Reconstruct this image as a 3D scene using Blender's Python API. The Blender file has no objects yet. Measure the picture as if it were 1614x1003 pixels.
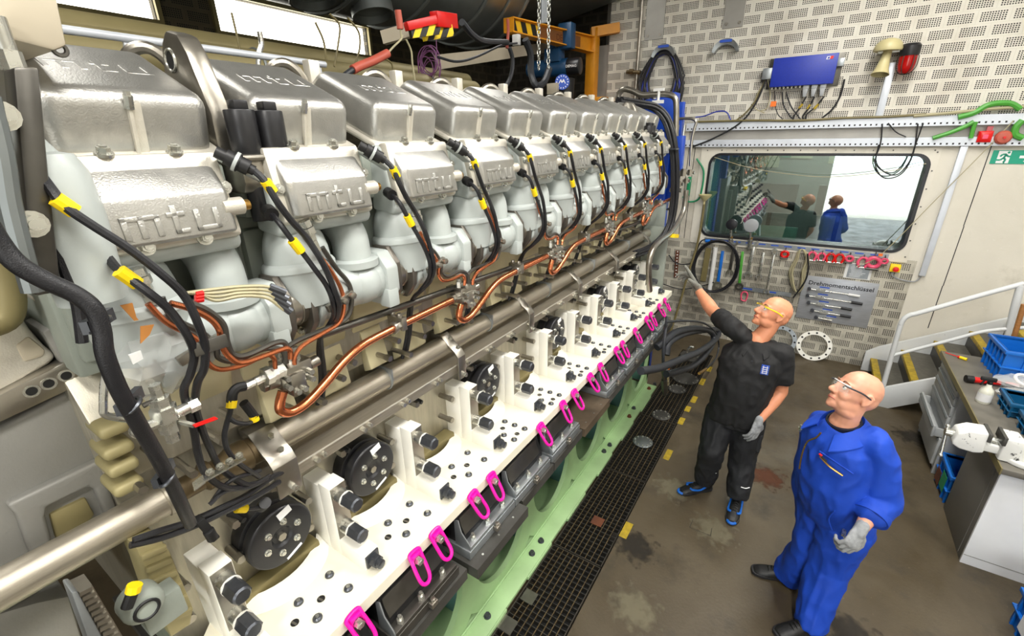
import bpy, bmesh, math, random
import numpy as np
from mathutils import Vector, Matrix
random.seed(7)
PI = math.pi
S = bpy.context.scene
C = S.collection
V = Vector
# ---------------------------------------------------------------- camera model
FPX = 715.496
EYE = V((0, 0, 2.9))
yaw, pitch, roll = .580399, .377518, -.0172152
_f = V((-math.sin(yaw) * math.cos(pitch), math.cos(yaw) * math.cos(pitch), -math.sin(pitch)))
_r = _f.cross(V((0, 0, 1))).normalized()
_u = _r.cross(_f)
_r2 = _r * math.cos(roll) + _u * math.sin(roll)
_u2 = -_r * math.sin(roll) + _u * math.cos(roll)
def ray(x, y): return _r2 * ((x - 807) / FPX) - _u2 * ((y - 501.5) / FPX) + _f
def atX(x, y, X): d = ray(x, y); return EYE + d * (X / d.x)
def atY(x, y, Y): d = ray(x, y); return EYE + d * (Y / d.y)
def atZ(x, y, z=0.0): d = ray(x, y); return EYE + d * ((z - 2.9) / d.z)
cam = bpy.data.cameras.new('camera'); cam_o = bpy.data.objects.new('camera', cam); C.objects.link(cam_o)
cam_o.matrix_world = Matrix(((_r2.x, _u2.x, -_f.x, 0), (_r2.y, _u2.y, -_f.y, 0), (_r2.z, _u2.z, -_f.z, 2.9), (0, 0, 0, 1)))
cam.sensor_width = 36; cam.lens = 36 * FPX / 1614; cam.clip_start = .02; cam.clip_end = 200
S.camera = cam_o
S.view_settings.view_transform = 'Standard'; S.view_settings.look = 'None'
S.view_settings.gamma = 1; S.view_settings.use_curve_mapping = False
# ---------------------------------------------------------------- materials
MATS = {}
def lin(c):
    return tuple(((v / 12.92) if v <= .04045 else ((v + .055) / 1.055) ** 2.4) for v in c)
def mat(name, col, rough=.5, metal=0.0, var=.12, scale=8.0, bump=0.0, bscale=120.0, spec=.5, stretch=None, trans=0, alpha=1, coat=0, rvar=.1):
    """principled material, sRGB colour, broken up by noise in object space"""
    m = bpy.data.materials.new(name); m.use_nodes = True
    nt = m.node_tree; N = nt.nodes; L = nt.links
    b = N['Principled BSDF']; c = lin(col)
    b.inputs['Metallic'].default_value = metal; b.inputs['Roughness'].default_value = rough
    b.inputs['Specular IOR Level'].default_value = spec
    b.inputs['Transmission Weight'].default_value = trans; b.inputs['Alpha'].default_value = alpha
    b.inputs['Coat Weight'].default_value = coat
    tc = N.new('ShaderNodeTexCoord'); mp = N.new('ShaderNodeMapping')
    L.new(tc.outputs['Object'], mp.inputs['Vector'])
    if stretch: mp.inputs['Scale'].default_value = stretch
    if var > 0:
        n = N.new('ShaderNodeTexNoise'); n.inputs['Scale'].default_value = scale; n.inputs['Detail'].default_value = 5
        L.new(mp.outputs['Vector'], n.inputs['Vector'])
        r = N.new('ShaderNodeValToRGB'); e = r.color_ramp.elements
        e[0].position = .3; e[1].position = .72
        e[0].color = tuple(max(0, v * (1 - var)) for v in c) + (1,); e[1].color = tuple(min(1, v * (1 + var)) for v in c) + (1,)
        L.new(n.outputs['Fac'], r.inputs['Fac']); L.new(r.outputs['Color'], b.inputs['Base Color'])
        if rvar:
            mr = N.new('ShaderNodeMapRange'); mr.inputs['To Min'].default_value = max(.02, rough - rvar); mr.inputs['To Max'].default_value = min(1, rough + rvar)
            L.new(n.outputs['Fac'], mr.inputs['Value']); L.new(mr.outputs['Result'], b.inputs['Roughness'])
    else:
        b.inputs['Base Color'].default_value = c + (1,)
    if bump > 0:
        n2 = N.new('ShaderNodeTexNoise'); n2.inputs['Scale'].default_value = bscale; n2.inputs['Detail'].default_value = 3
        L.new(mp.outputs['Vector'], n2.inputs['Vector'])
        bp = N.new('ShaderNodeBump'); bp.inputs['Strength'].default_value = bump; bp.inputs['Distance'].default_value = .004
        L.new(n2.outputs['Fac'], bp.inputs['Height']); L.new(bp.outputs['Normal'], b.inputs['Normal'])
    MATS[name] = m
    return m
def emit(name, col, st):
    m = bpy.data.materials.new(name); m.use_nodes = True; nt = m.node_tree
    nt.nodes.remove(nt.nodes['Principled BSDF'])
    e = nt.nodes.new('ShaderNodeEmission'); e.inputs['Color'].default_value = lin(col) + (1,); e.inputs['Strength'].default_value = st
    nt.links.new(e.outputs[0], nt.nodes['Material Output'].inputs['Surface']); MATS[name] = m
    return m
M = MATS
mat('cast_alu', (.70, .695, .675), .34, .80, .06, 30, .22, 260, rvar=.05)
mat('cast_alu_light', (.82, .80, .75), .40, .45, .05, 30, .2, 260, rvar=.05)
mat('paint_grey', (.685, .71, .70), .38, 0, .05, 6, .08, 90)
mat('paint_grey_dark', (.55, .575, .54), .45, 0, .1, 6, .1, 90)
mat('steel', (.62, .60, .56), .32, .9, .12, 14, .05, 200)
mat('flange_steel', (.42, .40, .37), .40, .7, .15, 14)
mat('rib_olive', (.60, .56, .40), .5, .2, .12, 8)
mat('steel_brushed', (.70, .67, .61), .40, .8, .10, 6, .12, 60, stretch=(30, 1, 30))
mat('steel_wall', (.70, .68, .62), .42, .75, .16, 5, .1, 40, stretch=(8, 8, 1))
mat('steel_dark', (.36, .35, .33), .38, .8, .15, 12)
mat('zinc', (.80, .80, .77), .28, .9, .08, 40)
mat('bolt_grey', (.33, .34, .36), .34, .7, .12, 40)
mat('copper', (.84, .50, .34), .25, .95, .05, 12, rvar=.03)
mat('copper_dark', (.60, .36, .28), .34, .9, .1, 12)
mat('brass', (.72, .56, .30), .3, .9, .1)
mat('rubber', (.085, .085, .09), .5, 0, .2, 20)
mat('cable_black', (.10, .10, .115), .42, 0, .15, 40, .3, 500)
mat('black_paint', (.13, .13, .14), .36, .1, .15, 12)
mat('white_paint', (.95, .94, .90), .38, 0, .03, 5)
mat('steel_cream_sheen', (.80, .765, .62), .4, .25, .06, 6)  # stainless plates, their cream reflection put into the base colour
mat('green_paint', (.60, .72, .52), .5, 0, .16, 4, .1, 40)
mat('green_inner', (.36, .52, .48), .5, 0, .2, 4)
mat('dark_plate', (.30, .295, .28), .5, .4, .25, 8, .1, 80)
mat('galv', (.62, .64, .65), .38, .75, .16, 9)
mat('galv_dark', (.48, .50, .50), .42, .7, .22, 3)
mat('pink', (.92, .05, .62), .35, 0, .06, 10)
mat('pink_light', (.90, .32, .45), .4, 0, .15, 20)
mat('red', (.83, .06, .05), .35, 0, .08, 12)
mat('red_sleeve', (.72, .34, .27), .5, 0, .1, 12)
mat('yellow', (.97, .83, .06), .45, 0, .06, 30)
mat('yellow_dirty', (.66, .56, .13), .6, 0, .3, 25)
mat('orange', (.93, .45, .12), .45, 0, .1)
mat('crane_yellow', (.83, .55, .08), .45, 0, .12, 6)
mat('crane_blue', (.10, .27, .42), .4, 0, .15, 8)
mat('blue_box', (.10, .19, .62), .45, 0, .10, 60)
mat('blue_post', (.06, .25, .66), .35, 0, .12, 10)
mat('crate_blue', (.03, .40, .76), .42, 0, .10, 6)
mat('crate_teal', (.02, .33, .50), .42, 0, .10, 6)
mat('green_hose', (.30, .62, .22), .45, 0, .1, 10)
mat('green_plastic', (.05, .52, .34), .45, 0, .1, 10)
mat('horn_beige', (.74, .70, .52), .45, 0, .08, 10)
mat('white_plastic', (.88, .88, .87), .4, 0, .04, 10)
mat('grey_plastic', (.60, .61, .62), .45, 0, .08, 10)
mat('rail_white', (.82, .84, .87), .4, .2, .08, 6)
mat('panel_grey', (.62, .61, .585), .45, .3, .12, 4)
mat('sign_grey', (.66, .67, .69), .4, .4, .1, 10, stretch=(1, 1, 6))
mat('label_blue', (.16, .32, .72), .5, 0, 0)
mat('label_white', (.92, .92, .92), .5, 0, 0)
mat('ink', (.06, .06, .08), .6, 0, 0)
mat('wood', (.62, .42, .22), .6, 0, .2, 6, stretch=(1, 12, 12))
mat('bench_top', (.40, .385, .35), .55, 0, .25, 7)
mat('bench_grey', (.66, .67, .67), .45, 0, .08, 5)
mat('bench_white', (.90, .905, .91), .4, 0, .04, 5)
mat('cab_grey', (.42, .41, .385), .5, 0, .1, 5)
mat('vice_white', (.88, .88, .86), .5, 0, .10, 14)
mat('stair_white', (.84, .845, .84), .45, 0, .07, 6)
mat('tread', (.36, .35, .315), .75, 0, .2, 20, .3, 150)
mat('skin', (.84, .56, .42), .45, 0, .10, 12, .06, 300)
mat('skin_pale', (.84, .60, .49), .45, 0, .10, 12, .06, 300)
mat('lips', (.66, .36, .32), .45, 0, .08, 20)
mat('eye_white', (.88, .86, .83), .25, 0, 0)
mat('iris', (.18, .22, .26), .2, 0, 0)
mat('brow', (.50, .36, .27), .8, 0, .2, 60)
mat('stubble', (.62, .50, .44), .7, 0, .2, 60)
mat('polo_black', (.075, .075, .08), .75, 0, .12, 8, .35, 40)
mat('trouser_black', (.085, .09, .105), .7, 0, .15, 8, .35, 40)
mat('blue_cloth', (.02, .25, .70), .72, 0, .10, 7, .35, 30)
mat('navy_cloth', (.04, .07, .16), .75, 0, .12, 7, .3, 40)
mat('glove', (.58, .59, .60), .75, 0, .18, 60, .4, 260)
mat('glove_dark', (.46, .46, .43), .75, 0, .2, 40, .4, 260)
mat('shoe_black', (.10, .10, .10), .5, 0, .2, 30, .2, 150)
mat('shoe_blue', (.05, .38, .75), .5, 0, .1, 30)
mat('sole', (.13, .13, .14), .6, 0, .1, 30)
mat('clear_plastic', (.9, .92, .92), .15, 0, 0, trans=.85, alpha=.55)
mat('film', (.86, .87, .86), .22, 0, 0, alpha=.38)
mat('gear_grey', (.53, .525, .505), .5, .3, .08, 6, .2, 120)
mat('lens', (.93, .93, .90), .03, 0, 0, alpha=.10)
mat('purple', (.50, .30, .48), .45, 0, .1, 20)
mat('hose_brown', (.45, .41, .26), .5, 0, .12, 12)
mat('hose_grey', (.17, .18, .20), .5, 0, .15, 12)
mat('cardboard', (.75, .50, .24), .8, 0, .1, 10)
mat('cable_beige', (.66, .63, .50), .5, 0, .1, 20)
mat('beige_box', (.74, .70, .62), .5, .2, .08, 3)
mat('pipe_olive', (.52, .48, .33), .5, .3, .14, 3)
mat('rust', (.36, .19, .10), .8, 0, .3, 14)
mat('dark_void', (.07, .07, .065), .7, 0, .1, 5)
mat('room_wall', (.60, .62, .60), .7, 0, .05, 3)
mat('desk_green', (.62, .74, .68), .45, 0, .05, 3)
mat('paper', (.85, .82, .70), .7, 0, .03, 3)
mat('pen_red', (.8, .1, .1), .4, 0, 0)
mat('red_glass', (.75, .03, .03), .12, 0, 0, trans=.4)
# --------------------------------------------------------------- mesh builder
def frame(d):
    d = V(d).normalized()
    a = V((0, 0, 1)) if abs(d.z) < .9 else V((1, 0, 0))
    x = a.cross(d).normalized(); y = d.cross(x)
    return x, y, d
def spline(pts, sub=6):
    pts = [V(p) for p in pts]
    if len(pts) < 3 or sub < 2: return pts
    out = []
    P = [pts[0] * 2 - pts[1]] + pts + [pts[-1] * 2 - pts[-2]]
    for i in range(1, len(P) - 2):
        a, b, c, d = P[i - 1:i + 3]
        for j in range(sub):
            t = j / sub
            out.append(.5 * ((2 * b) + (c - a) * t + (2 * a - 5 * b + 4 * c - d) * t * t + (3 * b - a - 3 * c + d) * t ** 3))
    out.append(pts[-1])
    return out
class MB:
    def __init__(s): s.v = []; s.f = []; s.mi = []; s.m = 0
    def add(s, vs, fs):
        o = len(s.v); s.v += [V(p) for p in vs]; s.f += [tuple(i + o for i in f) for f in fs]; s.mi += [s.m] * len(fs)
        return s
    def box(s, lo, hi, rot=None, piv=None):
        x0, y0, z0 = lo; x1, y1, z1 = hi
        vs = [V(p) for p in ((x0, y0, z0), (x1, y0, z0), (x1, y1, z0), (x0, y1, z0), (x0, y0, z1), (x1, y0, z1), (x1, y1, z1), (x0, y1, z1))]
        if rot is not None:
            c = V(piv) if piv is not None else (V(lo) + V(hi)) / 2
            vs = [rot @ (p - c) + c for p in vs]
        return s.add(vs, [(3, 2, 1, 0), (4, 5, 6, 7), (0, 1, 5, 4), (1, 2, 6, 5), (2, 3, 7, 6), (3, 0, 4, 7)])
    def bar(s, p0, p1, w, h, up=(0, 0, 1)):
        p0, p1 = V(p0), V(p1); d = (p1 - p0).normalized(); up = V(up)
        x = d.cross(up).normalized(); y = x.cross(d)
        vs = [p + x * (a * w / 2) + y * (b * h / 2) for p in (p0, p1) for a, b in ((-1, -1), (1, -1), (1, 1), (-1, 1))]
        return s.add(vs, [(3, 2, 1, 0), (4, 5, 6, 7), (0, 1, 5, 4), (1, 2, 6, 5), (2, 3, 7, 6), (3, 0, 4, 7)])
    def rings(s, R, closed=False, cap=True):
        n = len(R[0]); vs = [p for r in R for p in r]; fs = []
        m = len(R)
        for i in range(m if closed else m - 1):
            for j in range(n):
                a, b = i * n, ((i + 1) % m) * n
                fs.append((a + j, a + (j + 1) % n, b + (j + 1) % n, b + j))
        if cap and not closed: fs += [tuple(range(n))[::-1], tuple(range((m - 1) * n, m * n))]
        return s.add(vs, fs)
    def cyl(s, p0, p1, r, r1=None, n=16, ph=0.0):
        p0, p1 = V(p0), V(p1); r1 = r if r1 is None else r1
        x, y, d = frame(p1 - p0)
        an = [2 * PI * i / n + ph for i in range(n)]
        return s.rings([[p + x * (q * math.cos(a)) + y * (q * math.sin(a)) for a in an] for p, q in ((p0, r), (p1, r1))])
    def hexa(s, p0, p1, r): return s.cyl(p0, p1, r, n=6)
    def lathe(s, prof, o=(0, 0, 0), ax=(0, 0, 1), n=24, cap=True):
        o = V(o); x, y, d = frame(ax)
        an = [2 * PI * i / n for i in range(n)]
        return s.rings([[o + d * h + x * (max(r, 1e-4) * math.cos(a)) + y * (max(r, 1e-4) * math.sin(a)) for a in an] for r, h in prof], cap=cap)
    def tube(s, pts, r, n=8, sub=6, closed=False):
        P = spline(pts, sub) if not closed else spline(list(pts) + [pts[0]], sub)[:-1]
        m = len(P); R = []; x = None
        for i, p in enumerate(P):
            if closed: t = P[(i + 1) % m] - P[i - 1]
            else: t = P[min(i + 1, m - 1)] - P[max(i - 1, 0)]
            if t.length < 1e-9: t = V((0, 0, 1))
            t.normalize()
            if x is None: x, y, _ = frame(t)
            else:
                x = (x - t * x.dot(t))
                if x.length < 1e-6: x, y, _ = frame(t)
                x.normalize(); y = t.cross(x)
            rr = r(i / max(1, m - 1)) if callable(r) else r
            R.append([p + x * (rr * math.cos(2 * PI * j / n)) + y * (rr * math.sin(2 * PI * j / n)) for j in range(n)])
        return s.rings(R, closed=closed)
    def ball(s, c, r, n=12, sq=(1, 1, 1), rot=None):
        c = V(c); R = []
        for i in range(1, n):
            t = PI * i / n
            ring = []
            for j in range(n * 2):
                a = PI * j / n
                p = V((r * sq[0] * math.sin(t) * math.cos(a), r * sq[1] * math.sin(t) * math.sin(a), -r * sq[2] * math.cos(t)))
                ring.append((rot @ p if rot is not None else p) + c)
            R.append(ring)
        return s.rings(R)
    def torus(s, c, ax, R, r, n=28, m=8, a0=0, a1=2 * PI):
        x, y, d = frame(ax); c = V(c)
        full = abs(a1 - a0 - 2 * PI) < 1e-6
        k = n if full else n + 1
        pts = [c + x * (R * math.cos(a0 + (a1 - a0) * i / n)) + y * (R * math.sin(a0 + (a1 - a0) * i / n)) for i in range(k)]
        return s.tube(pts, r, m, 1, closed=full) if not full else s._ct(pts, r, m)
    def _ct(s, P, r, n):
        m = len(P); R = []
        c = sum(P, V()) / m; d = (P[0] - c).cross(P[1] - c).normalized()
        for p in P:
            x = (p - c).normalized()
            R.append([p + x * (r * math.cos(2 * PI * j / n)) + d * (r * math.sin(2 * PI * j / n)) for j in range(n)])
        return s.rings(R, closed=True)
    def prism(s, poly, a0, a1, ax='y'):
        """poly in the two other axes (x,z for y; y,z for x; x,y for z), extruded a0..a1"""
        def P(p, a):
            return {'y': V((p[0], a, p[1])), 'x': V((a, p[0], p[1])), 'z': V((p[0], p[1], a))}[ax]
        n = len(poly)
        vs = [P(p, a0) for p in poly] + [P(p, a1) for p in poly]
        fs = [tuple(range(n))[::-1], tuple(range(n, 2 * n))] + [(i, (i + 1) % n, n + (i + 1) % n, n + i) for i in range(n)]
        return s.add(vs, fs)
    def xf(s, fn, start=0):
        for i in range(start, len(s.v)): s.v[i] = fn(s.v[i])
        return s
    def mesh(s, name, mats, off=V((0, 0, 0)), bevel=0, seg=2, smooth=35):
        me = bpy.data.meshes.new(name)
        me.from_pydata([p - off for p in s.v], [], s.f)
        for m in mats: me.materials.append(MATS[m] if isinstance(m, str) else m)
        if len(mats) > 1: me.polygons.foreach_set('material_index', s.mi)
        bm = bmesh.new(); bm.from_mesh(me)
        bmesh.ops.recalc_face_normals(bm, faces=bm.faces)
        if bevel:
            bm.edges.ensure_lookup_table()
            E = [e for e in bm.edges if len(e.link_faces) == 2 and e.calc_face_angle(0) > .5]
            bmesh.ops.bevel(bm, geom=E, offset=bevel, segments=seg, affect='EDGES', profile=.5, clamp_overlap=True)
        bm.to_mesh(me); bm.free()
        me.shade_smooth()
        me.set_sharp_from_angle(angle=math.radians(smooth))
        me.update()
        return me
WLOC = {}
def wl(o): return WLOC.get(o.name, V((0, 0, 0)))
def props(o, label=None, cat=None, group=None, kind=None):
    for k, v in (('label', label), ('category', cat), ('group', group), ('kind', kind)):
        if v: o[k] = v
    return o
def thing(name, label, cat, loc, group=None):
    o = bpy.data.objects.new(name, None); C.objects.link(o); o.location = loc; o.empty_display_size = .1
    WLOC[o.name] = V(loc)
    return props(o, label, cat, group)
def obj(name, mb, mats, parent=None, label=None, cat=None, group=None, kind=None, bevel=0, seg=2, smooth=35, origin=None):
    if isinstance(mats, str): mats = [mats]
    if parent is not None: off = wl(parent)
    elif origin is not None: off = V(origin)
    else:
        xs = [p.x for p in mb.v]; ys = [p.y for p in mb.v]; zs = [p.z for p in mb.v]
        off = V(((min(xs) + max(xs)) / 2, (min(ys) + max(ys)) / 2, min(zs)))
    o = bpy.data.objects.new(name, mb.mesh(name, mats, off, bevel, seg, smooth)); C.objects.link(o)
    if parent is not None: o.parent = parent
    else: o.location = off
    WLOC[o.name] = off.copy()
    return props(o, label, cat, group, kind)
def dup(o, d, parent='same', label=None, group=None):
    """copy of a thing or part with all below it, moved by d"""
    n = o.copy(); C.objects.link(n); n.location = o.location + V(d)
    if parent != 'same': n.parent = parent
    WLOC[n.name] = wl(o)
    if label: n['label'] = label
    if group: n['group'] = group
    for c in list(o.children):
        k = dup(c, (0, 0, 0), n)
    return n
def struct(name, mb, mats, bevel=0, parent=None): return obj(name, mb, mats, parent, kind=None if parent else 'structure', bevel=bevel)
def letters(mb, txt, o, u, v, n, h, d, wt=.2):
    """block letters built of raised strokes: origin o, u along the line, v up, n out of the face"""
    G = {'m': (1.5, [(0, 0, .25, 1), (.62, 0, .87, 1), (1.25, 0, 1.5, 1), (0, .78, 1.5, 1)]),
         't': (.85, [(.2, 0, .45, 1.3), (.0, .78, .75, 1), (.2, 0, .8, .22)]),
         'u': (1.1, [(0, 0, .25, 1), (.85, 0, 1.1, 1), (0, 0, 1.1, .22)])}
    o, u, v, n = V(o), V(u).normalized(), V(v).normalized(), V(n).normalized(); x = 0
    for ch in txt:
        w, R = G[ch]
        for a, b, c2, d2 in R:
            P = [o + u * ((x + p) * h) + v * (q * h) + n * k for k in (-d, d) for p, q in ((a, b), (c2, b), (c2, d2), (a, d2))]
            mb.add(P, [(3, 2, 1, 0), (4, 5, 6, 7), (0, 1, 5, 4), (1, 2, 6, 5), (2, 3, 7, 6), (3, 0, 4, 7)])
        x += w + .28
    return x * h
def text(name, txt, o, u, v, size, m, parent, ext=.0008, bold=0):
    """real lettering as a thin raised mesh lying on a face (u along the line, v up)"""
    cu = bpy.data.curves.new(name, 'FONT'); cu.body = txt; cu.size = size; cu.extrude = ext; cu.resolution_u = 2; cu.offset = bold
    t = bpy.data.objects.new(name, cu); C.objects.link(t)
    dg = bpy.context.evaluated_depsgraph_get(); me = bpy.data.meshes.new_from_object(t.evaluated_get(dg))
    bpy.data.objects.remove(t); bpy.data.curves.remove(cu)
    u = V(u).normalized(); v = V(v).normalized(); n = u.cross(v)
    o = V(o) - wl(parent)
    for q in me.vertices: q.co = o + u * q.co.x + v * q.co.y + n * q.co.z
    me.name = name; me.materials.clear(); me.materials.append(MATS[m])
    r = bpy.data.objects.new(name, me); C.objects.link(r); r.parent = parent; WLOC[r.name] = wl(parent).copy()
    return r
# ---------------------------------------------------------------- special materials
def nodes(name):
    m = bpy.data.materials.new(name); m.use_nodes = True; MATS[name] = m
    return m, m.node_tree.nodes, m.node_tree.links, m.node_tree.nodes['Principled BSDF']
def mth(N, L, op, a, b=None, c=None, clamp=False):
    n = N.new('ShaderNodeMath'); n.operation = op; n.use_clamp = clamp
    for i, q in enumerate((a, b, c)):
        if q is None: continue
        if isinstance(q, (int, float)): n.inputs[i].default_value = q
        else: L.new(q, n.inputs[i])
    return n.outputs[0]
def perf_mat(name, col, hole, grime, gamt, ax='X', bw=.245, bh=.1225):
    m, N, L, b = nodes(name)
    tc = N.new('ShaderNodeTexCoord'); sp = N.new('ShaderNodeSeparateXYZ'); L.new(tc.outputs['Object'], sp.inputs[0])
    x, z = sp.outputs[ax], sp.outputs['Z']
    zz = mth(N, L, 'DIVIDE', mth(N, L, 'ADD', z, 20), bh); row = mth(N, L, 'FLOOR', zz); fz = mth(N, L, 'FRACT', zz)
    sh = mth(N, L, 'MULTIPLY', mth(N, L, 'MODULO', row, 2), .5)
    fx = mth(N, L, 'FRACT', mth(N, L, 'ADD', mth(N, L, 'DIVIDE', mth(N, L, 'ADD', x, 20), bw), sh))
    def band(v, lo, hi): return mth(N, L, 'MULTIPLY', mth(N, L, 'GREATER_THAN', v, lo), mth(N, L, 'LESS_THAN', v, hi))
    inr = mth(N, L, 'MULTIPLY', band(fx, .10, .90), band(fz, .14, .86))
    hx = mth(N, L, 'FRACT', mth(N, L, 'MULTIPLY', mth(N, L, 'SUBTRACT', fx, .10), 10 / .8))
    hz = mth(N, L, 'FRACT', mth(N, L, 'MULTIPLY', mth(N, L, 'SUBTRACT', fz, .14), 5 / .72))
    hol = mth(N, L, 'MULTIPLY', inr, mth(N, L, 'MULTIPLY', band(hx, .19, .81), band(hz, .18, .82)))
    joint = mth(N, L, 'MAXIMUM', mth(N, L, 'LESS_THAN', fz, .035), mth(N, L, 'LESS_THAN', fx, .018))
    n = N.new('ShaderNodeTexNoise'); n.inputs['Scale'].default_value = 1.3; n.inputs['Detail'].default_value = 8; n.inputs['Roughness'].default_value = .65
    L.new(tc.outputs['Object'], n.inputs['Vector'])
    r = N.new('ShaderNodeMapRange'); r.inputs['From Min'].default_value = .45; r.inputs['From Max'].default_value = .75; r.inputs['To Max'].default_value = gamt
    L.new(n.outputs['Fac'], r.inputs['Value'])
    def mix(f, a, c):
        q = N.new('ShaderNodeMix'); q.data_type = 'RGBA'
        L.new(f, q.inputs[0])
        for i, k in ((6, a), (7, c)):
            if isinstance(k, tuple): q.inputs[i].default_value = lin(k) + (1,)
            else: L.new(k, q.inputs[i])
        return q.outputs[2]
    c1 = mix(r.outputs[0], col, grime)
    c2 = mix(mth(N, L, 'MULTIPLY', joint, .22), c1, grime)
    c3 = mix(hol, c2, hole)  # holes are flat: the shade of their depth is painted near-black
    L.new(c3, b.inputs['Base Color']); b.inputs['Roughness'].default_value = .75
    return m
perf_mat('perf_upper', (.85, .835, .79), (.11, .10, .09), (.64, .59, .52), .7)
perf_mat('perf_lower', (.76, .74, .68), (.09, .08, .07), (.34, .31, .26), 1.0)
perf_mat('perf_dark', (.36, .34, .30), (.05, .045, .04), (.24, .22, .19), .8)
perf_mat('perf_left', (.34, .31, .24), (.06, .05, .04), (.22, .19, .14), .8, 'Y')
def concrete(name, c1, c2, c3, s1, s2, rough, stain=.5, lo=.52, hi=.78):
    m, N, L, b = nodes(name)
    tc = N.new('ShaderNodeTexCoord')
    def noise(s, d=8, ro=.6, dist=0):
        n = N.new('ShaderNodeTexNoise'); n.inputs['Scale'].default_value = s; n.inputs['Detail'].default_value = d
        n.inputs['Roughness'].default_value = ro; n.inputs['Distortion'].default_value = dist
        L.new(tc.outputs['Object'], n.inputs['Vector']); return n.outputs['Fac']
    def mr(v, a, bb, t0=0, t1=1):
        q = N.new('ShaderNodeMapRange'); q.inputs['From Min'].default_value = a; q.inputs['From Max'].default_value = bb
        q.inputs['To Min'].default_value = t0; q.inputs['To Max'].default_value = t1; L.new(v, q.inputs['Value']); return q.outputs[0]
    def mix(f, a, c):
        q = N.new('ShaderNodeMix'); q.data_type = 'RGBA'; L.new(f, q.inputs[0])
        for i, k in ((6, a), (7, c)):
            if isinstance(k, tuple): q.inputs[i].default_value = lin(k) + (1,)
            else: L.new(k, q.inputs[i])
        return q.outputs[2]
    a = mix(mr(noise(s1, 6, .6, .4), .35, .65), c1, c2)
    d = mix(mr(noise(s2, 10, .7), lo, hi, 0, stain), a, c3)
    e = mix(mr(noise(38, 4, .7), .66, .74, 0, .45), d, tuple(min(1, v * 1.55) for v in c1))
    L.new(e, b.inputs['Base Color'])
    L.new(mr(noise(s2 * 1.7, 6), .3, .7, rough - .14, rough + .12), b.inputs['Roughness'])
    bp = N.new('ShaderNodeBump'); bp.inputs['Strength'].default_value = .12; bp.inputs['Distance'].default_value = .01
    L.new(noise(60, 6), bp.inputs['Height']); L.new(bp.outputs['Normal'], b.inputs['Normal'])
    return m
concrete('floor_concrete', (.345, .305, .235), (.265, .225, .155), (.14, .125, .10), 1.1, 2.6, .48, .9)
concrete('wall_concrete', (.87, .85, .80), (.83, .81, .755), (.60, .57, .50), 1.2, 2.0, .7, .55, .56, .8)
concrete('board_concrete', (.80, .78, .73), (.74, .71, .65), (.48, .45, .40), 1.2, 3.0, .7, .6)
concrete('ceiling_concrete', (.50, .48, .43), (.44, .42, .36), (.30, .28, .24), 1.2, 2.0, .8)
concrete('vice_white', (.88, .88, .86), (.84, .84, .82), (.16, .16, .16), 3, 24, .5, 1, .60, .64)
concrete('stair_white', (.84, .845, .84), (.80, .81, .81), (.30, .31, .34), 2, 16, .5, .9, .66, .70)
# control-room glass: part mirror, part clear, slightly green
m, N, L, b = nodes('window_glass')
N.remove(b); tr = N.new('ShaderNodeBsdfTransparent'); tr.inputs[0].default_value = (.70, .84, .80, 1)
gl = N.new('ShaderNodeBsdfGlossy'); gl.inputs['Roughness'].default_value = .015; gl.inputs['Color'].default_value = (.93, .97, 1, 1)
mx = N.new('ShaderNodeMixShader'); mx.inputs[0].default_value = .30
L.new(tr.outputs[0], mx.inputs[1]); L.new(gl.outputs[0], mx.inputs[2]); L.new(mx.outputs[0], N['Material Output'].inputs['Surface'])
# striped hazard paint
def stripes(name, c1, c2, pitch, dirv, frac=.5):
    m, N, L, b = nodes(name)
    tc = N.new('ShaderNodeTexCoord'); d = N.new('ShaderNodeVectorMath'); d.operation = 'DOT_PRODUCT'
    L.new(tc.outputs['Object'], d.inputs[0]); d.inputs[1].default_value = dirv
    f = mth(N, L, 'GREATER_THAN', mth(N, L, 'FRACT', mth(N, L, 'ADD', mth(N, L, 'DIVIDE', d.outputs['Value'], pitch), 50)), frac)
    q = N.new('ShaderNodeMix'); q.data_type = 'RGBA'; L.new(f, q.inputs[0]); q.inputs[6].default_value = lin(c1) + (1,); q.inputs[7].default_value = lin(c2) + (1,)
    L.new(q.outputs[2], b.inputs['Base Color']); b.inputs['Roughness'].default_value = .5
# ---------------------------------------------------------------- the hall
WY = 7.03
mb = MB()
mb.box((-.785, -6.5, -.3), (4.5, 7.1, 0)); mb.box((-5.5, -6.5, -.3), (-1.197, 8.1, 0)); mb.box((-1.197, 6.35, -.3), (-.785, 7.1, 0)); mb.box((-1.197, -6.5, -.3), (-.785, 1.15, 0))
mb.m = 1; mb.box((-1.2, 1.1, -.34), (-.78, 6.4, -.3))
struct('floor', mb, ['floor_concrete', 'dark_void'])
OX0, OX1, OZ0, OZ1 = -1.30, 1.01, 1.545, 2.655
mb = MB()
def wallpiece(m, x0, x1, z0, z1, y=WY): mb.m = m; mb.box((x0, y, z0), (x1, 7.27, z1))
wallpiece(0, -2.87, 4.5, 3.04, 6.3)
wallpiece(2, -2.87, OX0, 1.46, 3.04); wallpiece(1, -2.87, OX0, 0, 1.46)
wallpiece(1, OX0, 1.17, 0, 1.46); wallpiece(3, OX0, OX1, 1.46, OZ0); wallpiece(3, OX0, OX1, OZ1, 3.04)
wallpiece(3, OX1, 1.17, 1.46, 3.04); wallpiece(3, 1.17, 4.5, 0, 3.04)
struct('wall_back', mb, ['perf_upper', 'perf_lower', 'board_concrete', 'wall_concrete'])
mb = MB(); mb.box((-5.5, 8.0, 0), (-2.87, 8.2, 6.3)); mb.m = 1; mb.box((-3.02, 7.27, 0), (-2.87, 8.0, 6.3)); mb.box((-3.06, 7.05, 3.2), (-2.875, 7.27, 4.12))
struct('wall_recess', mb, ['perf_dark', 'panel_grey'])
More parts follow.
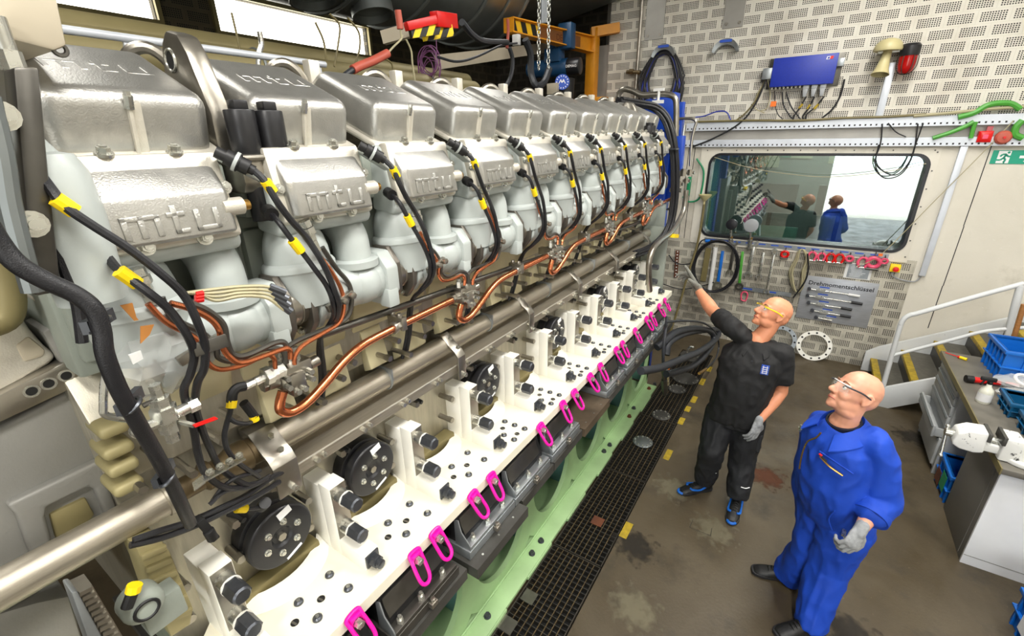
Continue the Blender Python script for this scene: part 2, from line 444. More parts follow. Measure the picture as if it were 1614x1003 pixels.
mb = MB()
wy = [(1.62, 2.40), (2.95, 4.93)]; wz0, wz1 = 3.98, 4.31
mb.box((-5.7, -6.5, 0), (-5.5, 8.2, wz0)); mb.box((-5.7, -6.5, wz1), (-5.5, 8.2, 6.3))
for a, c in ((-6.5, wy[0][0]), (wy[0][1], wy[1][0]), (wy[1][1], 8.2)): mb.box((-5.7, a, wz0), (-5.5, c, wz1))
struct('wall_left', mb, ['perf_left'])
emit('daylit_pane', (1, .985, .93), 5.5)
for i, (a, c) in enumerate(wy):
    mb = MB()
    for y0, y1, z0, z1 in ((a - .04, c + .04, wz0 - .04, wz0), (a - .04, c + .04, wz1, wz1 + .04), (a - .04, a, wz0, wz1), (c, c + .04, wz0, wz1)): mb.box((-5.52, y0, z0), (-5.46, y1, z1))
    w = struct('window_%d' % (i + 2), mb, ['pipe_olive'])
    mb = MB(); mb.box((-5.60, a, wz0), (-5.585, c, wz1)); obj('pane', mb, 'daylit_pane', w)
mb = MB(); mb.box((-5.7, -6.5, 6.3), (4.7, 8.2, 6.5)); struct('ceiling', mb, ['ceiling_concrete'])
mb = MB(); mb.box((4.5, -6.5, 0), (4.7, 7.3, 6.3)); struct('wall_right', mb, ['wall_concrete'])
DX0, DX1, DZ = .35, 4.3, 3.3
mb = MB(); mb.box((-5.7, -6.7, 0), (DX0, -6.5, 6.3)); mb.box((DX1, -6.7, 0), (4.7, -6.5, 6.3)); mb.box((DX0, -6.7, DZ), (DX1, -6.5, 6.3)); struct('wall_front', mb, ['wall_concrete'])
mb = MB(); mb.box((-30, -40, -.3), (40, -6.7, -.02)); struct('ground', mb, ['board_concrete'])
def stain_mat(name, col, amt):
    m, N, L, b = nodes(name); tc = N.new('ShaderNodeTexCoord'); ln = N.new('ShaderNodeVectorMath'); ln.operation = 'LENGTH'
    L.new(tc.outputs['Object'], ln.inputs[0]); n = N.new('ShaderNodeTexNoise'); n.inputs['Scale'].default_value = 14; n.inputs['Detail'].default_value = 8; L.new(tc.outputs['Object'], n.inputs['Vector'])
    r = mth(N, L, 'SUBTRACT', 1, mth(N, L, 'DIVIDE', ln.outputs['Value'], .17)); k = mth(N, L, 'MULTIPLY', mth(N, L, 'ADD', r, mth(N, L, 'MULTIPLY', mth(N, L, 'SUBTRACT', n.outputs['Fac'], .5), 2.2)), amt * 1.6, clamp=True)
    L.new(mth(N, L, 'MINIMUM', k, amt), b.inputs['Alpha']); b.inputs['Base Color'].default_value = lin(col) + (1,); b.inputs['Roughness'].default_value = .7; return m
for n_, c_, a_ in (('stain_rust', (.36, .20, .11), .6), ('stain_pale', (.50, .47, .38), .5), ('stain_dark', (.17, .15, .12), .5)): stain_mat(n_, c_, a_)
for i, (cx, cy, m_) in enumerate(((1207, 752, 'stain_rust'), (1125, 836, 'stain_pale'), (1000, 860, 'stain_dark'), (1340, 1000, 'stain_dark'), (1440, 690, 'stain_dark'), (1060, 770, 'stain_pale'), (1000, 960, 'stain_pale'))):
    p = atZ(cx, cy, 0); mb = MB(); mb.box(p + V((-.2, -.2, .0003)), p + V((.2, .2, .0008))); struct('floor_stain', mb, [m_])
mb = MB(); A = [atZ(x, y, .0006) for x, y in ((1092, 820), (1087, 832), (1120, 845), (1122, 833))]
for p, q in zip(A, A[1:]): mb.bar(p, q, .004, .0006)
struct('floor_stain', mb, ['ink'])
rnd = random.Random(21); 
# floor-wall dirt line and crack joints
mb = MB()
p = [(1.462, 2.75), (1.466, 1.9), (1.462, 1.2), (1.468, .66)]
for a, c in zip(p, p[1:]): mb.box((a[0] - .004, WY - .002, c[1]), (a[0] + .004, WY + .002, a[1]))
struct('trim_1', mb, ['ink'])
# ---------------------------------------------------------------- control-room window
def rrect(x0, x1, z0, z1, r, n=8):
    P = []
    for cx, cz, a0 in ((x1 - r, z1 - r, 0), (x0 + r, z1 - r, PI / 2), (x0 + r, z0 + r, PI), (x1 - r, z0 + r, 3 * PI / 2)):
        P += [(cx + r * math.cos(a0 + PI / 2 * i / n), cz + r * math.sin(a0 + PI / 2 * i / n)) for i in range(n + 1)]
    return P
A = rrect(OX0 + .01, OX1 - .01, OZ0 + .005, OZ1 - .005, .13)
def bandmesh(mb, inner, outer, y0, y1):
    k = len(inner)
    R = []
    for i in range(k):
        R.append([V((inner[i][0], y0, inner[i][1])), V((outer[i][0], y0, outer[i][1])), V((outer[i][0], y1, outer[i][1])), V((inner[i][0], y1, inner[i][1]))])
    mb.rings(R, closed=True)
def radial(P, x0, x1, z0, z1):
    """the points of P pushed out to a rectangle"""
    cx, cz = (x0 + x1) / 2, (z0 + z1) / 2; out = []
    for x, z in P:
        dx, dz = x - cx, z - cz
        t = min((x1 - cx) / abs(dx) if abs(dx) > 1e-6 else 1e9, (z1 - cz) / abs(dz) if abs(dz) > 1e-6 else 1e9)
        out.append((cx + dx * t, cz + dz * t))
    return out
mb = MB(); B = rrect(OX0 - .012, OX1 + .012, OZ0 - .012, OZ1 + .012, .145)
bandmesh(mb, B, radial(B, -1.43, 1.075, 1.425, 2.735), WY - .012, WY + .03)
win = struct('window_1', mb, ['wall_concrete'])
mb = MB(); bandmesh(mb, rrect(OX0 + .02, OX1 - .02, OZ0 + .02, OZ1 - .02, .115), B, WY - .022, WY + .12); obj('gasket', mb, 'black_paint', win)
mb = MB(); mb.box((OX0, WY + .1, OZ0), (OX1, WY + .104, OZ1)); obj('pane', mb, 'window_glass', win)
mb = MB()
for z in np.linspace(1.5, 2.68, 7): mb.cyl((1.045, WY - .018, z), (1.045, WY - .01, z), .008, n=8)
for x in np.linspace(-1.35, 1.02, 14): mb.cyl((x, WY - .018, 2.70), (x, WY - .01, 2.70), .008, n=8)
obj('screw', mb, 'steel_dark', win)
mb = MB()
for x0, x1, z0, z1 in ((OX0, OX0 + .10, OZ0 + .05, OZ1),): mb.box((x0, WY + .12, z0), (x1, WY + .24, z1))
obj('reveal', mb, 'desk_green', win)
# the room behind the pane
mb = MB()
mb.box((-2.4, 10.6, .6), (2.6, 10.7, 3.2)); mb.box((-2.5, 7.27, .6), (-2.4, 10.7, 3.2)); mb.box((2.6, 7.27, .6), (2.7, 10.7, 3.2)); mb.box((-2.4, 7.27, 3.2), (2.6, 10.7, 3.3)); mb.m = 1; mb.box((-2.4, 7.27, .55), (2.6, 10.7, .6))
struct('wall_control_room', mb, ['room_wall', 'dark_void'])
# cable rails over the window, channels on the wall
def rail(name, z0, z1, x0, x1, label, n):
    mb = MB(); mb.prism([(WY - .06, z0), (WY - .06, z1), (WY, z1), (WY, z1 - .004), (WY - .056, z1 - .004), (WY - .056, z0)], x0, x1, 'x')
    t = obj(name, mb, 'rail_white', label=label, cat='cable rail')
    h = MB()
    for i in range(n):
        x = x0 + (i + .5) * (x1 - x0) / n; zc = z0 + (z1 - z0) * .25
        h.box((x - .008, WY - .0607, zc - .009), (x + .008, WY - .0597, zc + .009))
    o = obj('slot', h, 'ink', t); o['kind'] = 'stuff'
rail('cable_rail', 2.95, 3.05, -1.66, 4.4, 'upper long white slotted steel cable rail with cables lying on it', 120)
rail('cable_rail', 2.745, 2.835, -1.66, 4.4, 'lower long white slotted steel cable rail just above the window', 120)
mb = MB(); mb.box((-1.62, WY - .008, 2.84), (4.4, WY, 2.95)); struct('trim_2', mb, ['panel_grey'])
mb = MB(); mb.box((1.215, WY - .05, 1.30), (1.275, WY, 2.745)); obj('cable_duct', mb, 'rail_white', label='tall white cable duct running down from the lower rail beside the window', cat='cable duct', bevel=.004)
mb = MB(); mb.box((.405, WY - .05, 3.05), (.475, WY, 3.60)); obj('cable_duct', mb, 'rail_white', label='short white cable duct rising from the upper rail to the horn', cat='cable duct', bevel=.004)
# ---------------------------------------------------------------- light
def area(name, loc, size, power, col, rot=(0, 0, 0), sy=None):
    l = bpy.data.lights.new(name, 'AREA'); l.energy = power; l.color = col; l.shape = 'RECTANGLE'; l.size = size; l.size_y = sy or size
    o = bpy.data.objects.new(name, l); C.objects.link(o); o.location = loc; o.rotation_euler = rot; return o
w = bpy.data.worlds.new('sky'); S.world = w; w.use_nodes = True
bg = w.node_tree.nodes['Background']; bg.inputs[0].default_value = (.93, .97, 1, 1); bg.inputs[1].default_value = 6.0
po = area('door_daylight', ((DX0 + DX1) / 2, -6.45, DZ / 2), DX1 - DX0, 1, (1, 1, 1), (-PI / 2, 0, 0), DZ); po.data.cycles.is_portal = True
po.rotation_euler = (PI / 2, 0, 0)
WARM = (1, .975, .92)
for i, (x, y, p) in enumerate(((.5, .2, 112), (.5, 3.0, 112), (.5, 5.0, 72), (3.0, 1.2, 70), (3.0, 4.2, 46), (-3.0, .2, 34), (-3.2, 5.0, 40), (.9, -2.6, 180))):  # the last one, behind the eye, is added to give more frontal light
    area('hall_and_fill_lamp', (x, y, 5.15), .5, p, WARM, (0, 0, 0), 1.6)
area('control_room_lamp', (0, 9.6, 3.15), 1.2, 26, (.95, 1, .97))
S.view_settings.exposure = 0.15
mat('grate_steel', (.30, .28, .25), .45, .6, .2, 20)
mat('brass_dull', (.42, .36, .26), .45, .6, .2, 20)
mat('rusty_plate', (.36, .31, .25), .5, .3, .35, 7)
mat('cream_white', (.925, .905, .83), .4, 0, .03, 5)
# ================================================================ the engine
P0 = .42                       # cylinder pitch along Y
NC = 10
def dk(k): return V((0, P0 * k, .0055 * k))      # the upper tiers climb a few millimetres per cylinder
eng = thing('diesel_engine', 'long silver and pale grey ship diesel engine with ten cast head covers in a row', 'engine', (-1.9, 2.4, 1.2))
def part(name, mb, mats, bevel=0, seg=2, parent=eng, label=None, smooth=35): return obj(name, mb, mats, parent, bevel=bevel, seg=seg, label=label, smooth=smooth)
def rep(parts, n=NC, d=dk, skip=(), start=1):
    out = []
    for k in range(start, n):
        if k in skip: continue
        for p in parts: out.append(dup(p, d(k)))
    return out
# crankcase and cylinder block
mb = MB(); mb.prism([(-1.47, 1.20), (-1.47, 2.03), (-1.405, 2.06), (-1.395, 2.26), (-1.5, 2.40), (-2.7, 2.40), (-2.7, 1.20)], .22, 4.85, 'y')
part('crankcase', mb, 'steel_wall', .006)
mb = MB(); mb.prism([(-1.40, 2.19), (-1.335, 2.38), (-1.40, 2.42), (-1.47, 2.25)], .165, .555, 'y'); mb.prism([(-1.335, 2.34), (-1.325, 2.375), (-1.345, 2.38)], .18, .54, 'y')
cov = part('cover_plate', mb, 'steel_cream_sheen', .008); rep([cov])
mb = MB(); mb.prism([(-1.40, 2.19), (-1.335, 2.38), (-1.40, 2.42), (-1.47, 2.25)], .315, .555, 'y'); cov.data = mb.mesh('cover_plate', ['steel_cream_sheen'], wl(eng), .008)
mb = MB(); mb.prism([(-1.405, 2.02), (-1.36, 2.04), (-1.395, 2.20), (-1.42, 2.20)], .62, .72, 'y'); mb.prism([(-1.41, 2.0), (-1.37, 2.03), (-1.40, 2.2), (-1.42, 2.2)], .78, .95, 'y')
w = part('side_rib', mb, 'steel_cream_sheen', .005); rep([w], 9)
# cylinder heads
mb = MB(); mb.box((-1.80, .235, 2.38), (-1.385, .640, 2.70)); mb.box((-1.80, .24, 2.70), (-1.30, .635, 2.855)); mb.box((-1.40, .25, 2.42), (-1.36, .62, 2.66)); mb.cyl((-1.40, .615, 2.38), (-1.40, .615, 2.7), .05, n=14)
hd = part('cylinder_head', mb, 'paint_grey_dark', .012)
rep([hd])
mb = MB(); mb.box((-2.6, .12, 2.38), (-1.75, 4.8, 2.80)); part('engine_valley', mb, 'steel_dark')
# ---- top head covers
T24 = math.tan(math.radians(24))
y0, y1 = .305, .628
mb = MB()
f = [(-1.306, 2.862), (-1.274, 3.006), (-1.56, 3.130), (-1.70, 3.04)]
ym = (y0 + y1) / 2
def sect(y, ins, dz=0): return [V((x + ins[i][0], y, z + ins[i][1] + dz)) for i, (x, z) in enumerate(f)]
flat = [(0, 0)] * 4
mb.rings([sect(y0 + .003, flat), sect(y1 - .003, flat)])
hc = part('head_cover', mb, 'cast_alu', .034, 4, smooth=60)
mb = MB(); mb.prism([(-1.288, 2.860), (-1.288, 2.880), (-1.72, 3.06), (-1.72, 3.035)], y0 - .012, y1 + .012, 'y'); lp = part('cover_lip', mb, 'cast_alu_light', .008, 2, hc)
mb = MB(); mb.prism([(-1.302, 2.876), (-1.294, 2.874), (-1.268, 2.984), (-1.285, 2.99)], ym - .014, ym - .006, 'y'); mb.prism([(-1.302, 2.876), (-1.2985, 2.874), (-1.2735, 2.984), (-1.285, 2.99)], ym - .007, ym + .013, 'y'); part('rib', mb, 'cast_alu_light', .003, 2, hc)
mb = MB(); mb.cyl((-1.276, ym - .010, 2.972), (-1.266, ym - .010, 2.998), .009, n=10); mb.hexa((-1.268, ym - .010, 2.990), (-1.264, ym - .010, 3.006), .0075); part('screw', mb, 'zinc', 0, 2, hc)
mb = MB(); nrm = V((.407, 0, .914)); up = V((-.914, 0, .407))
o = V((-1.385, y0 + .062, 3.0505)) + nrm * .001
letters(mb, 'mtu', o, (0, 1, 0), up, nrm, .050, .0034)
part('embossed_logo', mb, 'cast_alu', .0012, 1, hc)
# little blocks and bent pipes behind each cover
mb = MB(); mb.box((-1.66, y0 + .02, 3.03), (-1.62, y0 + .065, 3.165)); rb = part('pipe_bracket', mb, 'cast_alu_light', .004)
mb = MB(); mb.tube([(-1.78, y0 - .1, 3.0), (-1.70, y0 - .09, 3.12), (-1.66, y0 - .045, 3.148), (-1.64, y0, 3.10), (-1.64, y0 + .02, 3.0)], .017, 10); rp = part('coolant_pipe', mb, 'steel')
rep([hc, rb, rp])
# ---- rocker covers with the embossed name
mb = MB(); a, c = .318, .556
prof = [(-1.240, 2.878), (-1.168, 2.797), (-1.154, 2.704), (-1.215, 2.690)]
R = []
for y, i in ((a - .018, 1), (a - .002, 0), (c + .002, 0), (c + .014, 1)):
    R.append([V((x - .018 * i * (1 if q in (1, 2) else 0), y, z - .0 * i)) for q, (x, z) in enumerate(prof)])
mb.rings(R)
rk = part('rocker_cover', mb, 'cast_alu', .010, 3)
mb = MB(); mb.prism([(-1.262, 2.880), (-1.222, 2.882), (-1.183, 2.690), (-1.2, 2.680), (-1.232, 2.690)], a - .038, c + .030, 'y'); part('flange', mb, 'cast_alu_light', .009, 2, rk)
mb = MB(); mb.prism([(-1.30, 2.875), (-1.245, 2.872), (-1.20, 2.668), (-1.215, 2.648), (-1.32, 2.66)], a - .045, c + .034, 'y'); part('lower_flange', mb, 'paint_grey', .014, 3, rk)
mb = MB(); letters(mb, 'mtu', V((-1.1565, a + .022, 2.716)), (0, 1, 0), (-.014, 0, .093), (1, 0, .15), .047, .0045); part('embossed_name', mb, 'cast_alu', .0016, 2, rk)
mb = MB(); mb.cyl((-1.178, c - .01, 2.757), (-1.178, c + .038, 2.757), .021, n=16); mb.m = 1; mb.cyl((-1.178, c + .036, 2.757), (-1.178, c + .055, 2.757), .013, n=12); part('plug_socket', mb, ['cast_alu_light', 'brass'], 0, 2, rk)
bolt = MB(); bolt.cyl((0, 0, 0), (0, 0, .006), .017, n=14); bolt.hexa((0, 0, .006), (0, 0, .018), .012); bolt.cyl((0, 0, .018), (0, 0, .021), .007, n=10)
BM = {}
def bolt_at(name, p, ax, s, m, parent):
    key = (m,)
    if key not in BM: BM[key] = bolt.mesh('bolt', [m])
    o = bpy.data.objects.new(name, BM[key]); C.objects.link(o); o.parent = parent
    x, y, d = frame(ax); R = Matrix((x, y, d)).transposed().to_4x4()
    o.matrix_local = Matrix.Translation(V(p) - wl(parent)) @ R @ Matrix.Scale(s, 4)
    WLOC[o.name] = wl(parent).copy(); return o
nf = (1, 0, .2)
for p in ((-1.23, a + .055, 2.880), (-1.23, c - .055, 2.880)): bolt_at('bolt', p, (.35, 0, 1), 1.0, 'zinc', rk)
for p in ((-1.186, a + .06, 2.694), (-1.186, c - .06, 2.694)): bolt_at('bolt', p, (1, 0, .2), 1.05, 'zinc', rk)
for p in ((-1.205, a - .026, 2.775), (-1.205, c + .020, 2.80)): bolt_at('bolt', p, (1, 0, .2), .95, 'zinc', rk)
rep([rk])
# ---- bell housings, elbows, exhaust manifold
MX, MZ = -1.265, 2.443
mb = MB(); ax = V((-.07, 0, 1)).normalized()
mb.lathe([(.085, -.10), (.096, -.03), (.099, .0), (.101, .004), (.104, .008), (.104, .022), (.099, .030), (.093, .034), (.091, .065), (.083, .10), (.070, .13), (.063, .16), (.062, .22)], (MX - .008, .352, MZ + .088), ax, 32)
bl = part('bell_housing', mb, 'paint_grey', 0)
mb = MB(); mb.tube([(MX - .0, .545, MZ - .02), (MX - .005, .545, MZ + .10), (MX - .02, .545, MZ + .17), (MX - .09, .545, MZ + .225)], .060, 20, 5); mb.lathe([(.0, 0), (.078, 0), (.078, .022), (.066, .028)], (MX, .545, MZ + .06), (0, 0, 1), 24)
el = part('exhaust_elbow', mb, 'paint_grey')
mb = MB()
ya, yb = .345, .655
mb.cyl((MX, ya, MZ), (MX, yb, MZ), .074, n=28)
mb.ball((MX, .415, MZ), .098, 12, (.95, .9, .9)); mb.ball((MX, .545, MZ), .086, 12, (1, .95, .9))
oct_ = lambda r, h: [(MX + r * sx, MZ + h * sz) for sx, sz in ((-.5, -1), (.5, -1), (1, -.45), (1, .45), (.5, 1), (-.5, 1), (-1, .45), (-1, -.45))]
mb.prism(oct_(.078, .092), ya - .004, ya + .022, 'y'); mb.prism(oct_(.084, .096), yb - .05, yb + .004, 'y'); mb.box((MX + .035, yb - .055, MZ - .10), (MX + .085, yb - .005, MZ - .03))
mf = part('exhaust_manifold', mb, 'paint_grey', .007)
mb = MB(); mb.cyl((MX, yb, MZ), (MX, yb + .105, MZ), .062, n=32); mb.torus((MX, yb + .062, MZ), (0, 1, 0), .0615, .004, 32, 6)
rh = [(MX + x, MZ + z) for x, z in ((-.035, -.104), (.032, -.104), (.074, -.05), (.078, 0), (.074, .05), (.032, .104), (-.035, .104), (-.065, .05), (-.065, -.05))]
cp = part('coupling', mb, 'steel')
for a0_, a1_ in ((yb + .003, yb + .024), (yb + .078, yb + .097)): mb = MB(); mb.prism(rh, a0_, a1_, 'y'); part('coupling_flange', mb, 'flange_steel', .0015, 1, cp)
for z in (.088, -.088):
    for yy, d in ((yb + .024, 1), (yb + .078, -1)): bolt_at('bolt', (MX + .008, yy, MZ + z), (0, d, 0), .8, 'zinc', cp)
rep([bl, el, mf, cp])
# the sealed wrapped end of the manifold near the camera
mb = MB(); mb.cyl((MX, .325, MZ), (MX, .35, MZ), .082, n=20); part('end_flange', mb, 'steel', .003)
# ---- fuel rail: blocks, pipes and studs, one set for two cylinders
X1 = -1.225
def px(L, X): return [atX(x, y, X) for x, y in L]
c0 = atX(735, 462, X1)
def blockset(c):
    mb = MB(); x, y, z = c
    mb.box((x - .045, y - .055, z - .035), (x + .02, y + .05, z + .035)); mb.box((x - .01, y - .035, z - .06), (x + .035, y + .015, z + .012)); mb.prism([(x - .02, z + .03), (x + .03, z + .03), (x + .01, z + .06), (x - .02, z + .06)], y - .03, y + .01, 'y')
    b = part('distribution_block', mb, 'steel', .006)
    for dy, dz in ((-.022, -.045), (-.0, -.045), (.03, .0), (.03, -.025), (-.045, .01), (-.045, -.02)): mb = MB(); mb.hexa((x + .02, y + dy, z + dz), (x + .046, y + dy, z + dz), .009); obj('block_bolt', mb, 'zinc', b)
    for dy in (-.035, .02): mb = MB(); mb.hexa((x - .01, y + dy, z + .03), (x - .01, y + dy, z + .061), .014); mb.cyl((x - .01, y + dy, z + .059), (x - .01, y + dy, z + .075), .010, n=10); obj('union_nut', mb, 'zinc', b)
    mb = MB(); mb.cyl((x - .005, y - .055, z), (x - .005, y - .086, z + .004), .024, n=12); mb.hexa((x - .005, y - .084, z), (x - .005, y - .10, z), .020); obj('connector', mb, 'steel', b); mb = MB(); mb.cyl((x, y + .05, z + .005), (x, y + .08, z + .008), .018, n=12); obj('connector', mb, 'steel', b); mb = MB(); mb.box((x - .1, y - .02, z - .02), (x - .04, y + .02, z + .02)); obj('back_bracket', mb, 'steel', b)
    return b
db = blockset(c0)
CR = px([(727, 480), (724, 492), (724, 501), (731, 505), (743, 497), (758, 478), (773, 457), (788, 442), (808, 430.5), (819, 425)], -1.215)
mb = MB(); mb.tube(CR, .0145, 14); mb.tube([CR[-1], atX(862, 404, -1.215)], .0145, 14); cpz = part('fuel_pipe', mb, 'copper', label='thick copper fuel pipe')
mb = MB(); q = CR[-1]; mb.box(q + V((-.06, -.012, -.02)), q + V((.02, .012, .032))); mb.cyl(q + V((0, -.045, 0)), q + V((0, -.03, 0)), .023, n=14); mb.hexa(q + V((0, -.03, 0)), q + V((0, .012, 0)), .019); mb.hexa(q + V((-.04, 0, .03)), q + V((-.04, 0, .045)), .01); mb.hexa(q + V((-.005, 0, .03)), q + V((-.005, 0, .045)), .01)
cl = part('pipe_clamp', mb, 'steel', .002)
# small copper and grey pipes with their clamp plates
def inj(pc, pg, fit, br):
    mb = MB(); mb.tube(px(pc, -1.165), .0065, 8); a = part('injection_pipe', mb, 'copper', label='thin copper injection pipe')
    mb = MB(); mb.tube(px(pg, -1.175), .0075, 8); b = part('return_pipe', mb, 'steel_dark')
    mb = MB(); p0, p1 = px(fit, -1.18); d = (p1 - p0)
    for t0, t1, r in ((0, .2, .017), (.22, .42, .02), (.44, .62, .014), (.64, 1.0, .012)): mb.hexa(p0 + d * t0, p0 + d * t1, r)
    c = part('pipe_fitting', mb, 'zinc')
    mb = MB(); p = atX(*br, -1.16); mb.box(p + V((-.012, -.055, -.012)), p + V((.004, .045, .012)), Matrix.Rotation(.25, 3, 'X')); mb.hexa(p + V((.004, .03, .01)), p + V((.02, .03, .01)), .012); mb.hexa(p + V((.004, -.0, 0)), p + V((.018, -.0, 0)), .010)
    e = part('clamp_plate', mb, 'steel', .002)
    return [a, b, c, e]
i2 = inj([(662, 366), (671, 387), (685, 405), (691, 420), (691, 433), (698, 442), (712, 441), (727, 434), (732, 439), (732, 450)], [(668, 362), (672, 383), (688, 402), (695, 418), (696, 430), (706, 436), (724, 428), (736, 432), (738, 447)], [(655, 332), (662, 368)], (690, 418))
i3 = inj([(768, 327), (777, 350), (783, 372), (784, 392), (779, 410), (766, 420), (752, 430), (746, 440), (745, 449)], [(772, 326), (780, 350), (788, 370), (788, 392), (782, 408), (764, 417), (748, 424), (739, 432), (738, 447)], [(761, 296), (768, 330)], (784, 386))
pair = [db, cpz, cl] + i2 + i3
for j in (-1, 1, 2, 3):
    for p_ in pair: dup(p_, V((0, .84 * j, .0055 * 2 * j)))
mb = MB(); mb.tube([atX(505, 529, -1.26), atX(1010, 350, -1.26)], .013, 12); part('return_rail', mb, 'steel_dark', label='long dark grey pipe behind the copper pipes')
# studs on the block wall
sts = []
for dy, dz in ((.0, 0), (.055, .055), (.11, -.03), (.20, .02), (.255, .06)):
    mb = MB(); mb.cyl((-1.42, .25 + dy, 2.08 + dz), (-1.30, .25 + dy, 2.08 + dz), .011, n=10); mb.hexa((-1.325, .25 + dy, 2.08 + dz), (-1.295, .25 + dy, 2.08 + dz), .0125)
    sts.append(part('stud', mb, 'steel'))
rep(sts)
# ---- black cables, one pair for each cylinder
def cable(name, L, r, mats='cable_black', parent=eng, n=8):
    mb = MB(); mb.tube([atX(x, y, X) for x, y, X in L], r, n); return obj(name, mb, mats, parent)
def tagged(name, L, r, tag, tr, Xt, parent=eng):
    o = cable(name, L, r, parent=parent); mb = MB(); mb.cyl(atX(*tag[0], Xt), atX(*tag[1], Xt), tr, n=10); obj('yellow_tag', mb, 'yellow', o, label='yellow plastic cable tag'); return o
ca = tagged('sensor_cable', [(590, 243, -1.20), (606, 252, -1.16), (619, 266, -1.14), (630, 290, -1.13), (642, 314, -1.13), (656, 337, -1.13), (669, 363, -1.12), (677, 387, -1.12), (682, 408, -1.12), (684, 425, -1.13), (678, 443, -1.16), (664, 458, -1.20), (652, 470, -1.25), (648, 490, -1.29), (646, 525, -1.33), (640, 560, -1.36)], .0085, ((619, 265), (626, 279)), .013, -1.14)
mb = MB(); p0, p1 = atX(566, 229, -1.20), atX(607, 253, -1.16); d = p1 - p0
for t0, t1, r in ((0, .25, .014), (.25, .45, .019), (.45, .6, .022), (.6, .85, .019), (.85, 1.0, .012)): mb.cyl(p0 + d * t0, p0 + d * t1, r, n=12)
mb.m = 1; mb.cyl(p0 + d * .47, p0 + d * .56, .024, n=12); obj('plug', mb, ['rubber', 'paint_grey'], ca)
mb = MB(); p = atX(598, 262, -1.20); mb.bar(atX(566, 238, -1.215), atX(612, 268, -1.19), .05, .008, (0, 0, 1)); pb = part('plug_bracket', mb, 'paint_grey', .003)
cb = tagged('sensor_cable', [(616, 306, -1.19), (629, 319, -1.15), (640, 338, -1.14), (650, 356, -1.14), (663, 379, -1.13), (673, 400, -1.13), (678, 420, -1.13), (675, 440, -1.16), (661, 460, -1.21), (650, 472, -1.26), (644, 492, -1.30), (641, 530, -1.34), (634, 565, -1.37)], .0075, ((641, 340), (649, 355)), .013, -1.14)
mb = MB(); mb.cyl(atX(611, 303, -1.21), atX(618, 308, -1.18), .018, n=12); obj('plug', mb, 'rubber', cb)
for k in (1, 3, 4, 5, 6, 7, 8, 9):
    for o in (ca, cb, pb): dup(o, dk(k) - dk(2))
# cables of the first cylinder hang lower
k0 = tagged('sensor_cable', [(62, 272, -1.12), (80, 297, -1.09), (105, 327, -1.07), (150, 358, -1.06), (200, 390, -1.05), (252, 430, -1.04), (290, 466, -1.04), (312, 510, -1.04), (323, 545, -1.05), (322, 580, -1.06), (311, 605, -1.08), (308, 640, -1.12), (318, 675, -1.14), (330, 705, -1.17), (350, 740, -1.20), (390, 765, -1.22), (420, 755, -1.26)], .0085, ((87, 313), (118, 334)), .0135, -1.075)
mb = MB(); mb.cyl(atX(48, 262, -1.13), atX(68, 282, -1.115), .018, .013, n=12); obj('plug', mb, 'rubber', k0)
k1 = tagged('sensor_cable', [(172, 408, -1.12), (185, 424, -1.09), (200, 436, -1.07), (235, 462, -1.05), (268, 490, -1.05), (296, 530, -1.05), (306, 560, -1.06), (300, 590, -1.07), (290, 615, -1.09), (296, 645, -1.12), (306, 680, -1.14), (312, 715, -1.16), (325, 748, -1.18), (360, 770, -1.20), (405, 762, -1.24)], .0085, ((187, 427), (217, 448)), .0135, -1.07)
mb = MB(); p = atX(340, 530, -1.06); mb.bar(atX(305, 553, -1.05), atX(358, 536, -1.055), .03, .006, (1, 0, .2)); part('cable_clamp', mb, 'steel_dark', .002)
for a_, b_ in (((300, 548), (330, 540)),): pass
mb = MB(); mb.tube(px([(268, 478), (300, 487), (330, 502), (345, 520), (350, 545), (362, 563), (382, 572), (420, 560), (448, 550), (457, 553), (458, 566)], -1.075), .0068, 8); part('injection_pipe', mb, 'copper', label='orange copper pipe of the nearest cylinder')
mb = MB(); mb.tube(px([(300, 478), (330, 492), (352, 512), (358, 540), (368, 560), (390, 560), (430, 542), (447, 540), (455, 552)], -1.085), .0075, 8); part('return_pipe', mb, 'steel_dark')
# sensor with two yellow tagged leads at the near end of the rail
q = atX(418, 594, -1.19)
mb = MB(); d = (atX(385, 610, -1.19) - q)
for t0, t1, r in ((-.9, -.3, .022), (-.3, .05, .026), (.05, .5, .012), (.5, 1.0, .010)): mb.hexa(q + d * t0, q + d * t1, r)
rs = part('rail_sensor', mb, 'zinc')
mb = MB(); mb.tube(px([(386, 609), (374, 612), (367, 620), (365, 634)], -1.185), .013, 10); mb.tube(px([(384, 635), (392, 645), (401, 657)], -1.18), .012, 10); obj('plug', mb, 'rubber', rs)
sl = cable('sensor_lead', [(365, 632, -1.185), (362, 652, -1.18), (357, 670, -1.18), (354, 690, -1.18), (360, 712, -1.19), (378, 732, -1.20), (408, 752, -1.24)], .007)
mb = MB(); mb.cyl(atX(366, 631, -1.184), atX(364, 643, -1.182), .0125, n=10); obj('yellow_tag', mb, 'yellow', sl, label='yellow plastic cable tag'); mb = MB(); mb.cyl(atX(399, 655, -1.18), atX(402, 663, -1.18), .012, n=10); obj('yellow_tag', mb, 'yellow', sl, label='yellow plastic cable tag')
cable('sensor_lead', [(401, 662, -1.18), (390, 668, -1.175), (372, 666, -1.175), (360, 658, -1.18)], .006)
